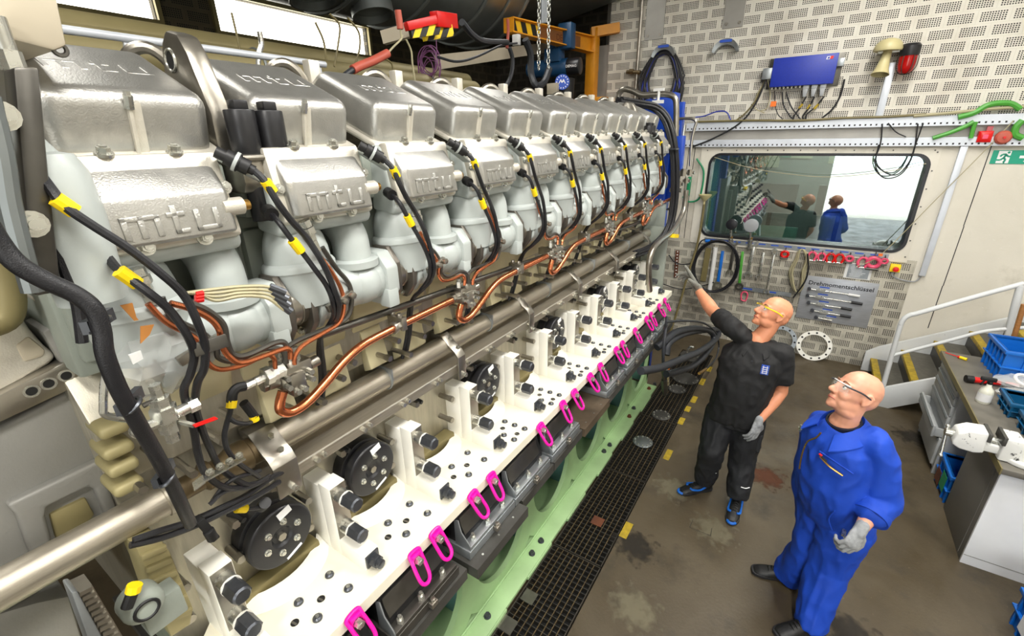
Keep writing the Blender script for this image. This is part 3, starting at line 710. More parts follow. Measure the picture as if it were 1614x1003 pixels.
# foil, wires and cardboard tape round the near end
for i in range(4):
    mb = MB(); mb.tube([atX(295 + 6 * i, 462 - 0 * i, -1.12), atX(340, 462 + 6 * i - 6, -1.12), atX(380, 452 + 5 * i, -1.11), atX(420, 452 + 6 * i, -1.10), atX(448, 462 + 9 * i, -1.09)], .0045, 6)
    wr = part('sensor_wire', mb, 'cable_beige', label='thin white wire')
    mb = MB(); mb.cyl(atX(425 + 4 * i, 452 + 8 * i, -1.10), atX(450 + 3 * i, 462 + 10 * i, -1.085), .010, n=10); obj('plug', mb, 'bolt_grey', wr)
    if i < 3: mb = MB(); mb.cyl(atX(308, 464 + 5 * i, -1.118), atX(320, 462 + 5 * i, -1.118), .0065, n=8); obj('red_sleeve', mb, 'red', wr)
# ---- coolant tube, straps and cable channel along the side
TX, TZ = -1.40, 1.955
mb = MB(); mb.cyl((TX, .58, TZ), (TX, 4.72, TZ), .047, n=28); part('coolant_tube', mb, 'steel_brushed')
mb = MB(); mb.box((-1.435, .55, 1.868), (-1.318, 4.70, 1.872)); mb.box((-1.322, .55, 1.826), (-1.318, 4.70, 1.872)); mb.m = 1; mb.box((-1.3185, .55, 1.868), (-1.314, 4.70, 1.8735)); mb.m = 0; mb.box((-1.46, .6, 1.85), (-1.43, 4.7, 1.895))
part('cable_channel', mb, ['steel_brushed', 'cast_alu_light'])
mb = MB(); mb.box((-1.444, .58, 1.895), (-1.436, 4.7, 1.900)); part('channel_seam', mb, 'cast_alu_light')
ys_ = [.60, 1.52, 2.19, 2.88, 3.62, 4.5]
mb = MB(); y = 0
mb.prism([(-1.46, 2.02), (-1.46, 1.99), (-1.45, 1.985), (-1.405, 2.0), (-1.40, 2.008), (-1.345, 1.955), (-1.318, 1.94), (-1.300, 1.915), (-1.300, 1.80), (-1.292, 1.80), (-1.292, 1.92), (-1.312, 1.948), (-1.34, 1.966), (-1.398, 2.018)], -.028, .028, 'y')
def strap_at(y, w=1):
    m2 = MB(); m2.v = [V((p.x, y + p.y * w, p.z)) for p in mb.v]; m2.f = list(mb.f); m2.mi = list(mb.mi)
    o = part('strap', m2, 'steel', .002)
    m3 = MB()
    for dx, dz in ((-1.44, 2.0), (-1.37, 1.985), (-1.325, 1.948)): m3.hexa((dx, y + .012, dz), (dx + .006, y + .012, dz + .014), .010)
    for dz in (1.815,): m3.hexa((-1.292, y + .012, dz), (-1.278, y + .012, dz), .011)
    obj('bolt', m3, 'zinc', o)
for i, y in enumerate(ys_): strap_at(y, 1.5 if i == 0 else 1)
for y in (1.13, 1.86, 2.53, 3.25, 4.05): mb = MB(); mb.torus((TX, y, TZ), (0, 1, 0), .049, .006, 20, 6); mb.box((TX - .06, y - .004, TZ), (TX + .055, y + .004, TZ + .055)); part('tube_clip', mb, 'galv')
mb = MB()
for y in np.arange(.72, 4.7, .21): mb.hexa((-1.318, y, 1.845), (-1.302, y, 1.845), .010); mb.hexa((-1.318, y + .03, 1.85), (-1.302, y + .03, 1.85), .009)
o = part('channel_bolt', mb, 'zinc'); o['kind'] = 'stuff'
# side wall: round inspection lids, studs, black plugs
def lid(y):
    c = V((-1.356, y, 1.60)); mb = MB()
    mb.lathe([(.117, -.12), (.117, -.062), (.102, -.058), (.102, -.045), (.117, -.04), (.117, -.006), (.111, 0), (.04, 0), (.03, -.012), (.0, -.012)], c, (1, 0, 0), 40)
    o = part('inspection_lid', mb, 'black_paint', .002)
    for i in range(6):
        a = 2 * PI * i / 6 + .3; bolt_at('bolt', c + V((0, math.cos(a) * .062, math.sin(a) * .062)), (1, 0, 0), .72, 'zinc', o)
    mb = MB(); mb.box(c + V((0, .0, .075)), c + V((.0015, .05, .105)), Matrix.Rotation(.25, 3, 'X')); obj('label', mb, 'label_white', o, label='white sticker'); mb = MB(); mb.box(c + V((0, -.005, -.098)), c + V((.0015, .06, -.088)), Matrix.Rotation(.35, 3, 'X')); obj('label', mb, 'label_white', o, label='white sticker')
    mb = MB(); mb.hexa(c + V((-.012, 0, 0)), c + V((.002, 0, 0)), .016); obj('hub_screw', mb, 'steel', o)
for y in (.562, .975, 1.815, 2.655, 3.495, 4.335): lid(y)
mb = MB()
for k in range(11):
    y = .349 + P0 * k
    for dy, z in ((-.075, 1.64), (.085, 1.60), (-.09, 1.52), (.10, 1.74)):
        mb = MB(); mb.cyl((-1.47, y + dy, z), (-1.385, y + dy, z), .014, n=12); mb.hexa((-1.41, y + dy, z), (-1.383, y + dy, z), .0155); part('wall_stud', mb, 'steel')
for k in range(10):
    mb = MB(); y = .46 + P0 * k; mb.cyl((-1.47, y, 1.755), (-1.42, y, 1.755), .008, n=8); mb.cyl((-1.435, y, 1.755), (-1.375, y + .01, 1.745), .016, .010, n=8); part('black_plug', mb, 'rubber')
    mb = MB(); mb.box((-1.47, .40 + P0 * k, 1.36), (-1.40, .71 + P0 * k, 1.425)); part('sump_rail', mb, 'pipe_olive', .01)
# ---- lifting lug with two black bolts, twice
def lug(y):
    mb = MB()
    pts = [(-1.335, 2.82), (-1.325, 2.97), (-1.375, 3.11), (-1.405, 3.155), (-1.46, 3.17), (-1.50, 3.14), (-1.53, 3.06), (-1.60, 2.98), (-1.60, 2.82)]
    mb.prism(pts, y - .028, y + .028, 'y'); o = part('lifting_lug', mb, 'steel', .012, 2)
    mb = MB(); mb.lathe([(.024, -.0295), (.024, .0295)], (-1.46, y, 3.10), (0, 1, 0), 24); mb.m = 1; mb.torus((-1.46, y - .029, 3.10), (0, 1, 0), .025, .004, 24, 6); obj('lug_hole', mb, ['dark_void', 'zinc'], o)
    mb = MB(); mb.prism([(-1.36, 2.775), (-1.25, 2.775), (-1.235, 2.80), (-1.235, 2.865), (-1.36, 2.865)], y - .028, y + .135, 'y'); mb.box((-1.245, y - .03, 2.855), (-1.22, y + .14, 2.872)); obj('lug_foot', mb, 'steel', o, bevel=.008)
    for dy in (.012, .088):
        mb = MB(); mb.cyl((-1.265, y + dy, 2.70), (-1.265, y + dy, 2.87), .024, n=20); mb.cyl((-1.265, y + dy, 2.866), (-1.265, y + dy, 2.978), .036, n=24); mb.box((-1.283, y + dy - .018, 2.978), (-1.247, y + dy + .018, 3.0)); obj('lug_bolt', mb, 'black_paint', o, bevel=.003)
    return o
lug(.672)
lu2 = lug(4.03)
# ================================================================ white bearer with its posts
be = thing('engine_bearer', 'long white painted steel bearer with upright posts bolted along the engine side', 'engine bearer', (-1.25, 2.4, 1.30))
def bpart(name, mb, mats, bevel=0, parent=be, label=None, seg=2): return obj(name, mb, mats, parent, bevel=bevel, label=label, seg=seg)
PZ = 1.378
PY = [.349 + P0 * n for n in range(11)]
edge = [(-1.075, -.1), (-1.075, 4.72), (-1.46, 4.72)]
inner = [(-1.46, PY[-1] + .04)]
for n in range(10, 0, -1):
    a, c = PY[n] - .036, PY[n - 1] + .036
    for i in range(11):
        t = i / 10; inner.append((-1.46 + .088 * math.sin(PI * t) ** .7, a + (c - a) * t))
inner += [(-1.46, PY[0] - .036), (-1.40, PY[0] - .1), (-1.36, -.1)]
mb = MB(); mb.prism(edge + inner, PZ - .05, PZ, 'z'); bpart('plate', mb, 'cream_white' if 'cream_white' in M else 'white_paint')
# raised rim along the arcs
mb = MB()
for n in range(10, 0, -1):
    a, c = PY[n] - .036, PY[n - 1] + .036; R = []
    for i in range(13):
        t = i / 12; x = -1.46 + .088 * math.sin(PI * t) ** .7; y = a + (c - a) * t
        R.append([V((x, y, PZ - .01)), V((x, y, PZ + .026)), V((x + .012, y, PZ + .026)), V((x + .075, y, PZ + .001)), V((x + .075, y, PZ - .01))])
    mb2 = MB(); mb2.rings(R); bpart('arc_rim', mb2, 'white_paint')
def post(y):
    w = .035; mb = MB()
    mb.box((-1.372, y - w, PZ - .02), (-1.304, y + w, 1.702)); mb.box((-1.475, y - w, PZ - .02), (-1.3715, y + w, 1.688))
    mb.prism([(-1.31, PZ - .01), (-1.31, 1.452), (-1.166, 1.446), (-1.166, PZ - .01)], y - w * .97, y + w * .97, 'y')
    o = bpart('post', mb, 'white_paint', .004)
    mb = MB(); mb.box((-1.3045, y - w + .003, 1.455), (-1.3025, y + w - .003, 1.697)); bpart('machined_face', mb, 'steel', 0, o)
    for z in (1.655, 1.503):
        mb = MB(); mb.cyl((-1.304, y, z), (-1.262, y, z), .0275, n=20); mb.m = 1; mb.cyl((-1.262, y, z), (-1.257, y, z), .031, n=20); mb.m = 2; mb.hexa((-1.257, y, z), (-1.200, y, z), .030); mb.cyl((-1.2, y, z), (-1.194, y, z), .027, .022, n=20); bpart('stud_nut', mb, ['zinc', 'white_paint', 'bolt_grey'], 0, o)
    mb = MB(); mb.box((-1.166, y - .03, 1.385), (-1.158, y + .03, 1.440)); mb.hexa((-1.158, y, 1.412), (-1.13, y, 1.412), .026); mb.cyl((-1.13, y, 1.412), (-1.11, y, 1.412), .018, n=12); bpart('foot_nut', mb, 'bolt_grey', .002, o)
    return o
p0 = post(PY[0])
for n in range(1, 11): dup(p0, (0, P0 * n, 0))
mb = MB(); mb.lathe([(0, .012), (.010, .012), (.0155, .007), (.017, 0), (.017, -.004), (0, -.004)][::-1], (0, 0, 0), (0, 0, 1), 16); mb.m = 1; mb.hexa((0, 0, .011), (0, 0, .0135), .008)
HB = mb.mesh('plate_bolt', ['bolt_grey', 'zinc'])
mb = MB(); mb.lathe([(.014, -.001), (.014, .0012), (0, .0012)], (0, 0, 0), (0, 0, 1), 16); mb.m = 1; mb.prism([(-.010, -.008), (.012, -.004), (.010, .003), (-.012, -.001)], .0012, .0016, 'z')
HH = mb.mesh('plate_hole', ['dark_void', 'steel'])
def onp(me, name, x, y):
    o = bpy.data.objects.new(name, me); C.objects.link(o); o.parent = be; o.location = V((x, y, PZ)) - wl(be)
for n in range(10):
    c = (PY[n] + PY[n + 1]) / 2
    if n < 3:
        bl_, ho = [(-1.268, -.038), (-1.16, -.038), (-1.268, .09), (-1.162, .092)], [(-1.213, -.089), (-1.212, .013)]
    else:
        bl_, ho = [(-1.258, .005), (-1.19, .004), (-1.123, .004), (-1.19, -.105), (-1.12, -.11)], [(-1.233, -.055), (-1.136, -.056)]
    for x, d in bl_: onp(HB, 'plate_bolt', x, c + d)
    for x, d in ho: onp(HH, 'plate_hole', x, c + d)
# ================================================================ rubber mounts
MY = [.47, .89, 1.35, 1.735, 2.14, 2.98, 3.41, 3.83, 4.25]
LBL = ['black rubber engine mount at the bottom edge of the photo, nearest of the row', 'black rubber engine mount second from the bottom edge, two pink rings above it', 'black rubber engine mount third from the bottom edge on a long dark foot plate', 'black rubber engine mount fourth from the bottom edge with three bolts on its pale rail', 'black rubber engine mount just before the bare rusty plate', 'black rubber engine mount just beyond the bare rusty plate', 'black rubber engine mount third from the far end of the row', 'black rubber engine mount second from the far end of the row', 'black rubber engine mount at the far end beside the black hose coil']
def mount(y, i):
    t = thing('rubber_mount', LBL[i], 'engine mount', (-1.1, y, 1.102), 'rubber mounts under the white bearer')
    h = .178; mb = MB()
    mb.prism([(-1.33, 1.145), (-1.33, 1.325), (-1.115, 1.325), (-1.095, 1.30), (-1.085, 1.255), (-1.06, 1.20), (-1.055, 1.15)], y - h, y + h, 'y'); obj('rubber_body', mb, 'rubber', t, bevel=.008)
    mb = MB(); mb.prism([(-1.09, 1.292), (-1.082, 1.258), (-1.057, 1.205), (-1.053, 1.212), (-1.075, 1.26), (-1.08, 1.295)], y - h * .93, y + h * .78, 'y'); obj('face_plate', mb, 'steel_dark', t, bevel=.003)
    mb = MB(); mb.prism([(-1.36, 1.102), (-1.36, 1.15), (-1.01, 1.15), (-1.01, 1.102)], y - h - .012, y + h + .012, 'y'); mb.prism([(-1.058, 1.15), (-1.058, 1.172), (-1.012, 1.172), (-1.012, 1.15)], y - h, y + h, 'y'); obj('foot_rail', mb, 'galv' if i > 1 else 'steel_dark', t, bevel=.003)
    for d in (-.135, -.02, .11):
        mb = MB(); mb.hexa((-1.034, y + d, 1.172), (-1.034, y + d, 1.19), .014); mb.cyl((-1.034, y + d, 1.19), (-1.034, y + d, 1.205), .008, n=10); obj('bolt', mb, 'zinc', t)
    mb = MB(); mb.box((-1.01, y - .01, 1.125), (-.985, y + .025, 1.15)); mb.hexa((-.998, y + .008, 1.15), (-.998, y + .008, 1.165), .012); obj('stop_lug', mb, 'steel', t, bevel=.002)
    mb = MB(); mb.prism([(-1.10, 1.19), (-1.10, 1.29), (-1.075, 1.30), (-1.06, 1.235), (-1.02, 1.19), (-1.012, 1.172), (-1.012, 1.15), (-1.10, 1.15)], y - h - .006, y - h, 'y'); obj('end_bracket', mb, 'galv', t, bevel=.002)
for i, y in enumerate(MY): mount(y, i)
# ================================================================ pink lifting eyes along the bearer edge
EY = [.596, .89, 1.014, 1.272, 1.414, 1.9, 2.176, 2.338, 2.587, 2.767, 3.08, 3.215, 3.52, 3.83, 3.96, 4.22, 4.42]
ORD = ['first', 'second', 'third', 'fourth', 'fifth', 'sixth', 'seventh', 'eighth', 'ninth', 'tenth', 'eleventh', 'twelfth', 'thirteenth', 'fourteenth', 'fifteenth', 'sixteenth', 'seventeenth']
def eye(y, i, sw):
    lb = 'bright pink lifting ring on the bearer edge, ' + ('nearest to the bottom of the photo' if i == 0 else 'farthest away, by the pointing man' if i == 16 else ORD[i] + ' counted from the bottom of the photo')
    t = thing('lifting_ring', lb, 'lifting ring', (-1.075, y, 1.30), 'pink lifting rings on the white bearer edge')
    x = -1.058; z = 1.352
    mb = MB(); mb.cyl((-1.075, y, z), (-1.052, y, z), .021, n=16); mb.box((-1.07, y - .022, z - .002), (-1.052, y + .022, z + .026)); obj('base', mb, 'pink', t, bevel=.004)
    a = sw; L = []
    w, hh = .027, .098
    P = [(-w, .012), (-w, .03), (-w * .55, .036), (w * .55, .036), (w, .03), (w, .012), (w, -hh + .04), (w * .8, -hh + .012), (w * .3, -hh), (-w * .3, -hh), (-w * .8, -hh + .012), (-w, -hh + .04)]
    R = Matrix.Rotation(.62, 3, 'Y').inverted() @ Matrix.Rotation(0, 3, 'Z')
    for u, v in P:
        q = V((0, u, v)); q = Matrix.Rotation(-.55, 3, 'Y') @ q; q = Matrix.Rotation(a, 3, 'X') @ q; L.append(V((x + .006, y, z)) + q)
    mb = MB(); mb.tube(L, .0078, 10, 4, closed=True); obj('ring', mb, 'pink', t)
    mb = MB(); mb.hexa((-1.052, y, z), (-1.030, y, z), .016); mb.cyl((-1.030, y, z), (-1.028, y, z), .010, n=10); obj('bolt', mb, 'zinc', t)
for i, y in enumerate(EY): eye(y, i, (.12, -.1, .05, .15, -.05)[i % 5])
# ================================================================ green base frame
bf = thing('base_frame', 'long pale green steel base frame with big oval holes under the engine', 'base frame', (-1.5, 2.4, 0))
BX = -1.33
# side plate with oval openings, cut as a grid of rim quads
HY = [.42 + .72 * i for i in range(7)]; hw, hh, hz = .30, .37, .46
mb = MB()
def hole_side(mb, X, th):
    cells = []
    ylo, yhi, zlo, zhi = -.3, 5.1, .03, 1.04
    n = 32
    for yc in HY:
        a, c = yc - .36, yc + .36; O = []; I = []
        for i in range(n):
            t = 2 * PI * i / n; dy, dz = math.cos(t), math.sin(t)
            I.append((yc + hw * dy, hz + hh * dz * (1.0 if dz > 0 else .96)))
            s = min(.36 / abs(dy) if abs(dy) > 1e-6 else 9, ((zhi - hz) if dz > 0 else (hz - zlo)) / abs(dz) if abs(dz) > 1e-6 else 9)
            O.append((yc + dy * s, hz + dz * s))
        R = [[V((X, I[i][0], I[i][1])), V((X, O[i][0], O[i][1])), V((X - th, O[i][0], O[i][1])), V((X - th, I[i][0], I[i][1]))] for i in range(n)]
        mb.rings(R, closed=True)
    mb.box((X - th, HY[-1] + .36, zlo), (X, 5.05, zhi)); mb.box((X - th, -.3, zlo), (X, HY[0] - .36, zhi))
hole_side(mb, BX, .035); obj('side_plate', mb, 'green_paint', bf, smooth=40)
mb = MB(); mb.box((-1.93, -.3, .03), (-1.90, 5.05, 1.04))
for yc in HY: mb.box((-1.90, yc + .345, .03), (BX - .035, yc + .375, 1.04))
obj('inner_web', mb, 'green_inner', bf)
mb = MB(); mb.box((-2.2, -.3, .0), (BX + .0, 5.05, .03)); mb.box((BX - .01, -.3, 0), (-1.197, 5.05, .03))
for yc in np.arange(.1, 5, .62): mb.box((-1.198, yc, 0), (-1.185, yc + .35, .03))
obj('foot_flange', mb, 'green_paint', bf, bevel=.004)
mb = MB(); mb.box((BX, -.3, .028), (BX + .012, 5.05, .042)); obj('weld_seam', mb, 'green_paint', bf, bevel=.004)
FB = []
for c in ((852.7, 852), (838.5, 871.7), (768.2, 970.4), (961, 701), (952, 711), (999, 643), (992, 656), (1032, 605), (1023, 612)):
    FB.append(atZ(c[0], c[1], .04))
for i, p in enumerate(FB):
    mb = MB(); mb.cyl(p + V((0, 0, -.012)), p + V((0, 0, -.004)), .024, n=16); mb.hexa(p + V((0, 0, -.004)), p + V((0, 0, .014)), .0175); obj('anchor_bolt', mb, 'rust' if i in (6, 8) else 'bolt_grey', bf, label='rusty anchor bolt' if i in (6, 8) else None)
# dark steel plates on top of the frame
for y0_, y1_, x1_ in ((.2, .70, -1.02), (.71, 1.12, -1.0), (1.14, 1.58, -.955), (1.60, 1.95, -1.0), (1.96, 2.35, -1.0), (2.36, 2.80, -.985), (2.81, 3.2, -1.0), (3.21, 3.62, -1.0), (3.63, 4.06, -1.0), (4.07, 4.6, -1.0)):
    mb = MB(); mb.box((-2.2, y0_, 1.04), (x1_, y1_, 1.10))
    for k in range(3): mb.m = 1; mb.cyl((x1_ - .03, y0_ + .08 + k * .13, 1.10), (x1_ - .03, y0_ + .08 + k * .13, 1.101), .006, n=8)
    mb.m = 0; obj('top_plate', mb, ['dark_plate' if abs(y0_ - 2.36) > .01 else 'rusty_plate' if 'rusty_plate' in M else 'dark_plate', 'zinc'], bf, bevel=0, label='bare rusty top plate' if abs(y0_ - 2.36) < .01 else None)
# ================================================================ floor grating and drain lids
GY = [1.15, 2.33, 3.36, 4.40, 5.44, 6.34]
gl_ = ['dark steel floor grating panel nearest the camera with two small steel plates', 'dark steel floor grating panel with a rusty square plate', 'dark steel floor grating panel between the two nearer round lids', 'dark steel floor grating panel beneath the hanging hydraulic fitting', 'dark steel floor grating panel at the foot of the back wall']
for i in range(5):
    a, c = GY[i] + .004, GY[i + 1] - .004
    t = thing('floor_grating', gl_[i], 'floor grating', (-.985, (a + c) / 2, -.03), 'floor gratings in the trench')
    mb = MB()
    for x0, x1, yy0, yy1 in ((-1.183, -1.176, a, c), (-.802, -.795, a, c), (-1.18, -.80, a, a + .006), (-1.18, -.80, c - .006, c)): mb.box((x0, yy0, -.035), (x1, yy1, 0))
    obj('edge_frame', mb, 'grate_steel' if 'grate_steel' in M else 'steel_dark', t)
    mb = MB(); n = int((c - a) / .0415)
    for k in range(1, n): y = a + (c - a) * k / n; mb.box((-1.176, y - .002, -.035), (-.802, y + .002, -.001))
    o = obj('bearing_bars', mb, 'steel_dark', t); o['kind'] = 'stuff'
    mb = MB()
    for k in range(1, 9): x = -1.176 + .374 * k / 9; mb.box((x - .0025, a, -.012), (x + .0025, c, -.0005))
    o = obj('cross_rods', mb, 'brass_dull' if 'brass_dull' in M else 'steel_dark', t); o['kind'] = 'stuff'
    if i < 2:
        for u, v, s, m_ in (((834, 941, .045, 'steel'), (800, 985, .05, 'steel')) if i == 0 else ((942, 822, .045, 'rust'),)):
            p = atZ(u, v, 0); mb = MB(); mb.box(p + V((-s, -s, -.004)), p + V((s, s, .002))); obj('cover_plate', mb, m_, t)
for (u, v, r, l) in ((1013, 697, .098, 'round bolted steel lid on the grating nearest the camera'), (1042, 655, .100, 'round bolted steel lid on the grating second from the camera'), (1067, 614, .105, 'round bolted lid on the grating beside the hydraulic fitting'), (1080, 597, .16, 'largest round bolted lid in the grating under the hose coil')):
    p = atZ(u, v, .003); t = thing('drain_hatch', l, 'lid', p, 'round lids on the floor grating')
    mb = MB(); mb.lathe([(0, 0), (r, 0), (r, .006), (r - .005, .009), (0, .009)], p, (0, 0, 1), 36); obj('disc', mb, 'galv_dark' if r < .1 else 'dark_plate', t)
    for k in range(10):
        a = 2 * PI * k / 10; mb = MB(); q = p + V(((r - .02) * math.cos(a), (r - .02) * math.sin(a), .009)); mb.hexa(q, q + V((0, 0, .008)), .010); obj('bolt', mb, 'zinc', t)
for i, (u, v, w, h) in enumerate(((987, 836, .03, .085), (1053, 717, .028, .085), (1074, 664, .028, .07), (1084, 645, .028, .06), (1094, 630, .028, .08), (1107, 602, .028, .09), (1118, 582, .028, .08))):
    p = atZ(u, v, 0); mb = MB(); mb.box(p + V((-w, -h, .0003)), p + V((w, h, .0012)))
    obj('floor_marking', mb, 'yellow_dirty', label='worn yellow paint mark beside the grating, ' + ('nearest the camera' if i == 0 else ORD[i] + ' from the camera' if i < 6 else 'farthest away'), cat='floor marking', group='yellow marks along the grating')
# ================================================================ drive end of the engine at the left edge
def slab(pts, X, depth, mb=None):
    """polygon seen at pixel corners, standing in the plane x = X, with real depth behind it"""
    mb = mb or MB(); P = [atX(x, y, X) for x, y in pts]
    mb.prism([(p.y, p.z) for p in P], X - depth, X, 'x'); return mb
part('gearcase_cover', slab([(-60, 705), (132, 604), (150, 650), (178, 740), (189, 800), (187, 832), (100, 870), (40, 905), (-60, 930)], -1.50, .45), 'gear_grey', .012, 3)
part('gearcase_edge', slab([(130, 600), (137, 598), (158, 655), (185, 740), (194, 800), (194, 830), (186, 832), (184, 790), (150, 655)], -1.495, .5), 'paint_grey', .004)
g = part('mounting_flange', slab([(-60, 655), (20, 612), (125, 561), (133, 566), (138, 588), (132, 605), (15, 660), (-60, 695)], -1.47, .07), 'steel', .006)
for x, y in ((50, 617), (77, 605), (104.5, 592.5)):
    p = atX(x, y, -1.47); mb = MB(); mb.lathe([(.014, -.004), (.0155, .0012), (.011, .0012), (.0105, -.004)], p, (1, 0, 0), 20); mb.m = 1; mb.cyl(p + V((-.004, 0, 0)), p + V((.0003, 0, 0)), .0105, n=16); obj('hole', mb, ['zinc', 'dark_void'], g)
part('gearcase_rib', slab([(10, 797), (150, 730), (160, 728), (188, 808), (170, 822), (150, 772), (140, 768), (75, 800), (72, 815), (85, 862), (50, 880), (25, 812)], -1.475, .07), 'gear_grey', .010, 3)
part('gearcase_pocket', slab([(78, 812), (135, 785), (150, 812), (120, 850), (88, 850)], -1.49, .05), 'pipe_olive', .006)
part('top_casting', slab([(-60, 495), (-10, 478), (30, 492), (48, 520), (70, 545), (92, 563), (78, 575), (18, 612), (-60, 648)], -1.5, .35), 'cast_alu_light', .014, 3)
part('casting_recess', slab([(25, 545), (45, 530), (72, 552), (70, 562), (38, 572)], -1.495, .04), 'beige_box', .006)
part('angle_bracket', slab([(66, 524), (103, 508), (112, 525), (128, 560), (135, 588), (110, 590), (95, 570)], -1.48, .15), 'gear_grey', .006)
part('switch_block', slab([(103, 512), (126, 507), (128, 530), (108, 536)], -1.46, .06), 'label_blue_grey' if 'label_blue_grey' in M else 'galv', .004)
part('cream_bracket', slab([(52, 466), (97, 462), (104, 470), (112, 528), (93, 531), (86, 480), (55, 476)], -1.5, .07), 'cast_alu_light', .004)
up = part('support_post', slab([(20, 105), (62, 105), (80, 300), (98, 460), (56, 468), (40, 320)], -1.09, .06), 'steel_dark', .006)
bolt_at('bolt', atX(49, 353, -1.085), (1, 0, 0), 1.3, 'zinc', up); bolt_at('bolt', atX(2, 183, -1.085), (1, 0, 0), 1.3, 'zinc', up)
mb = MB(); mb.tube(px([(-20, 150), (2, 240), (15, 320), (35, 400), (52, 460)], -1.06), .015, 10); part('conduit', mb, 'galv_dark', label='grey conduit down the post')
mb = MB(); mb.tube(px([(-40, 330), (-5, 400), (12, 450), (10, 500), (-40, 520)], -1.45), .028, 14); part('oil_pipe', mb, 'pipe_olive')
mb = MB(); p = atX(80, 290, -1.16); mb.lathe([(.055, -.22), (.062, -.06), (.058, .02), (.045, .05), (0, .06)], p, (.0, 0, 1), 24); mb.tube([p + V((0, 0, .03)), p + V((-.03, -.03, .09)), p + V((-.1, -.04, .11))], .035, 14); part('filter_housing', mb, 'paint_grey')
mb = MB(); mb.tube(px([(60, 275), (58, 300), (85, 370), (105, 430), (122, 480), (130, 540)], -1.12), .010, 8); part('hose', mb, 'cable_black')
th = cable('power_cable', [(-40, 320, -.96), (0, 385, -.96), (30, 418, -.955), (75, 444, -.95), (120, 465, -.945), (148, 488, -.94), (160, 520, -.94), (166, 560, -.94), (188, 615, -.95), (216, 665, -.97), (245, 715, -1.0), (270, 762, -1.03), (288, 800, -1.06), (300, 826, -1.10)], .0135, n=12)
th['label'] = 'thick black sheathed cable'
for x, y in ((158, 512), (208, 640), (262, 755)):
    mb = MB(); p = atX(x, y, -.95 if y < 600 else -.965 if y < 700 else -1.025); mb.bar(p + V((-.05, .03, .0)), p + V((.0, -.02, 0)), .012, .022); mb.torus(p, (.1, .5, -.8), .017, .004, 16, 6); obj('cable_clip', mb, 'bolt_grey', th)
# coolant tube goes on towards the near end, with a ring
mb = MB(); mb.lathe([(.047, -.55), (.047, -.19), (.053, -.185), (.053, -.165), (.047, -.16), (.047, .30), (.052, .302), (.052, .33), (.036, .34)], (TX, 0, TZ), (0, 1, 0), 32); part('coolant_tube', mb, 'steel_brushed')
mb = MB(); mb.cyl((TX, .33, TZ), (TX, .48, TZ), .034, n=20); mb.lathe([(.034, .40), (.045, .41), (.045, .43), (.034, .44), (.040, .47), (.052, .50), (.052, .54), (.046, .545), (.046, .58)], (TX, 0, TZ), (0, 1, 0), 28); part('tube_joint', mb, 'brass_dull')
# shallow valley of ribs, cable bracket and valve below the manifold end
for i, (x, y) in enumerate(((178, 672), (184, 705), (192, 732), (200, 762))):
    p = atX(x, y, -1.36); mb = MB(); mb.box(p + V((-.08, -.035, -.018)), p + V((.03, .03, .016))); part('cast_rib', mb, 'rib_olive', .014, 3)
mb = MB(); mb.tube(px([(172, 575), (165, 600), (163, 640), (168, 655), (205, 662)], -1.02), .0065, 10); part('guard_rod', mb, 'zinc')
q = atX(262, 660, -1.10); mb = MB()
for dz, r, h in ((.055, .012, .03), (.028, .020, .025), (.0, .026, .03), (-.03, .02, .028), (-.055, .014, .025)): mb.hexa(q + V((0, 0, dz - .003)), q + V((0, 0, dz + h)), r)
mb.cyl(q, q + V((.0, .05, .005)), .013, n=12); mb.hexa(q + V((0, .045, .005)), q + V((0, .065, .006)), .017); mb.cyl(q, q + V((.0, -.05, 0)), .012, n=10); mb.ball(q + V((0, -.05, 0)), .018, 8)
vv = part('ball_valve', mb, 'zinc')
mb = MB(); mb.bar(atX(305, 672, -1.045), atX(341, 659, -1.045), .004, .014, (1, 0, 0)); obj('handle', mb, 'red', vv, bevel=.001, label='red valve handle')
mb = MB(); mb.bar(atX(283, 665, -1.09), atX(306, 671, -1.05), .008, .008); obj('stem', mb, 'zinc', vv)
mb = MB(); mb.tube(px([(225, 640), (240, 634), (258, 635), (263, 645)], -1.10), .006, 8); part('return_pipe', mb, 'steel_dark')
mb = MB(); mb.bar(atX(305, 768, -1.16), atX(322, 755, -1.15), .003, .03, (1, 0, 0)); mb.bar(atX(320, 757, -1.15), atX(384, 722, -1.15), .004, .022, (1, 0, 0)); hb = part('harness_bracket', mb, 'zinc')
for x, y in ((330, 744), (346, 735), (361, 727), (376, 718)): bolt_at('bolt', atX(x, y, -1.148), (1, 0, 0), .6, 'zinc', hb)
# harness running along under the tube
for i, L in enumerate(([(210, 852, -1.22), (250, 838, -1.22), (300, 822, -1.22), (350, 800, -1.22), (390, 780, -1.24), (430, 752, -1.28), (470, 735, -1.34)], [(205, 860, -1.22), (255, 848, -1.22), (305, 830, -1.22), (352, 808, -1.22), (400, 785, -1.24), (440, 760, -1.29)], [(330, 796, -1.2), (355, 775, -1.2), (395, 768, -1.22), (425, 750, -1.27)], [(335, 790, -1.22), (350, 770, -1.2), (370, 755, -1.2), (410, 742, -1.24)])): cable('harness_cable', L, .0085 if i < 2 else .006)
yc = cable('sensor_lead', [(360, 800, -1.28), (375, 802, -1.27), (392, 802, -1.27), (410, 800, -1.28), (418, 795, -1.29)], .007)
mb = MB(); mb.cyl(atX(372, 802, -1.268), atX(388, 802, -1.268), .013, n=10); obj('yellow_tag', mb, 'yellow', yc, label='yellow plastic cable tag')
mb = MB(); mb.cyl(atX(412, 799, -1.30), atX(418, 793, -1.27), .018, n=14); obj('plug', mb, 'rubber', yc)
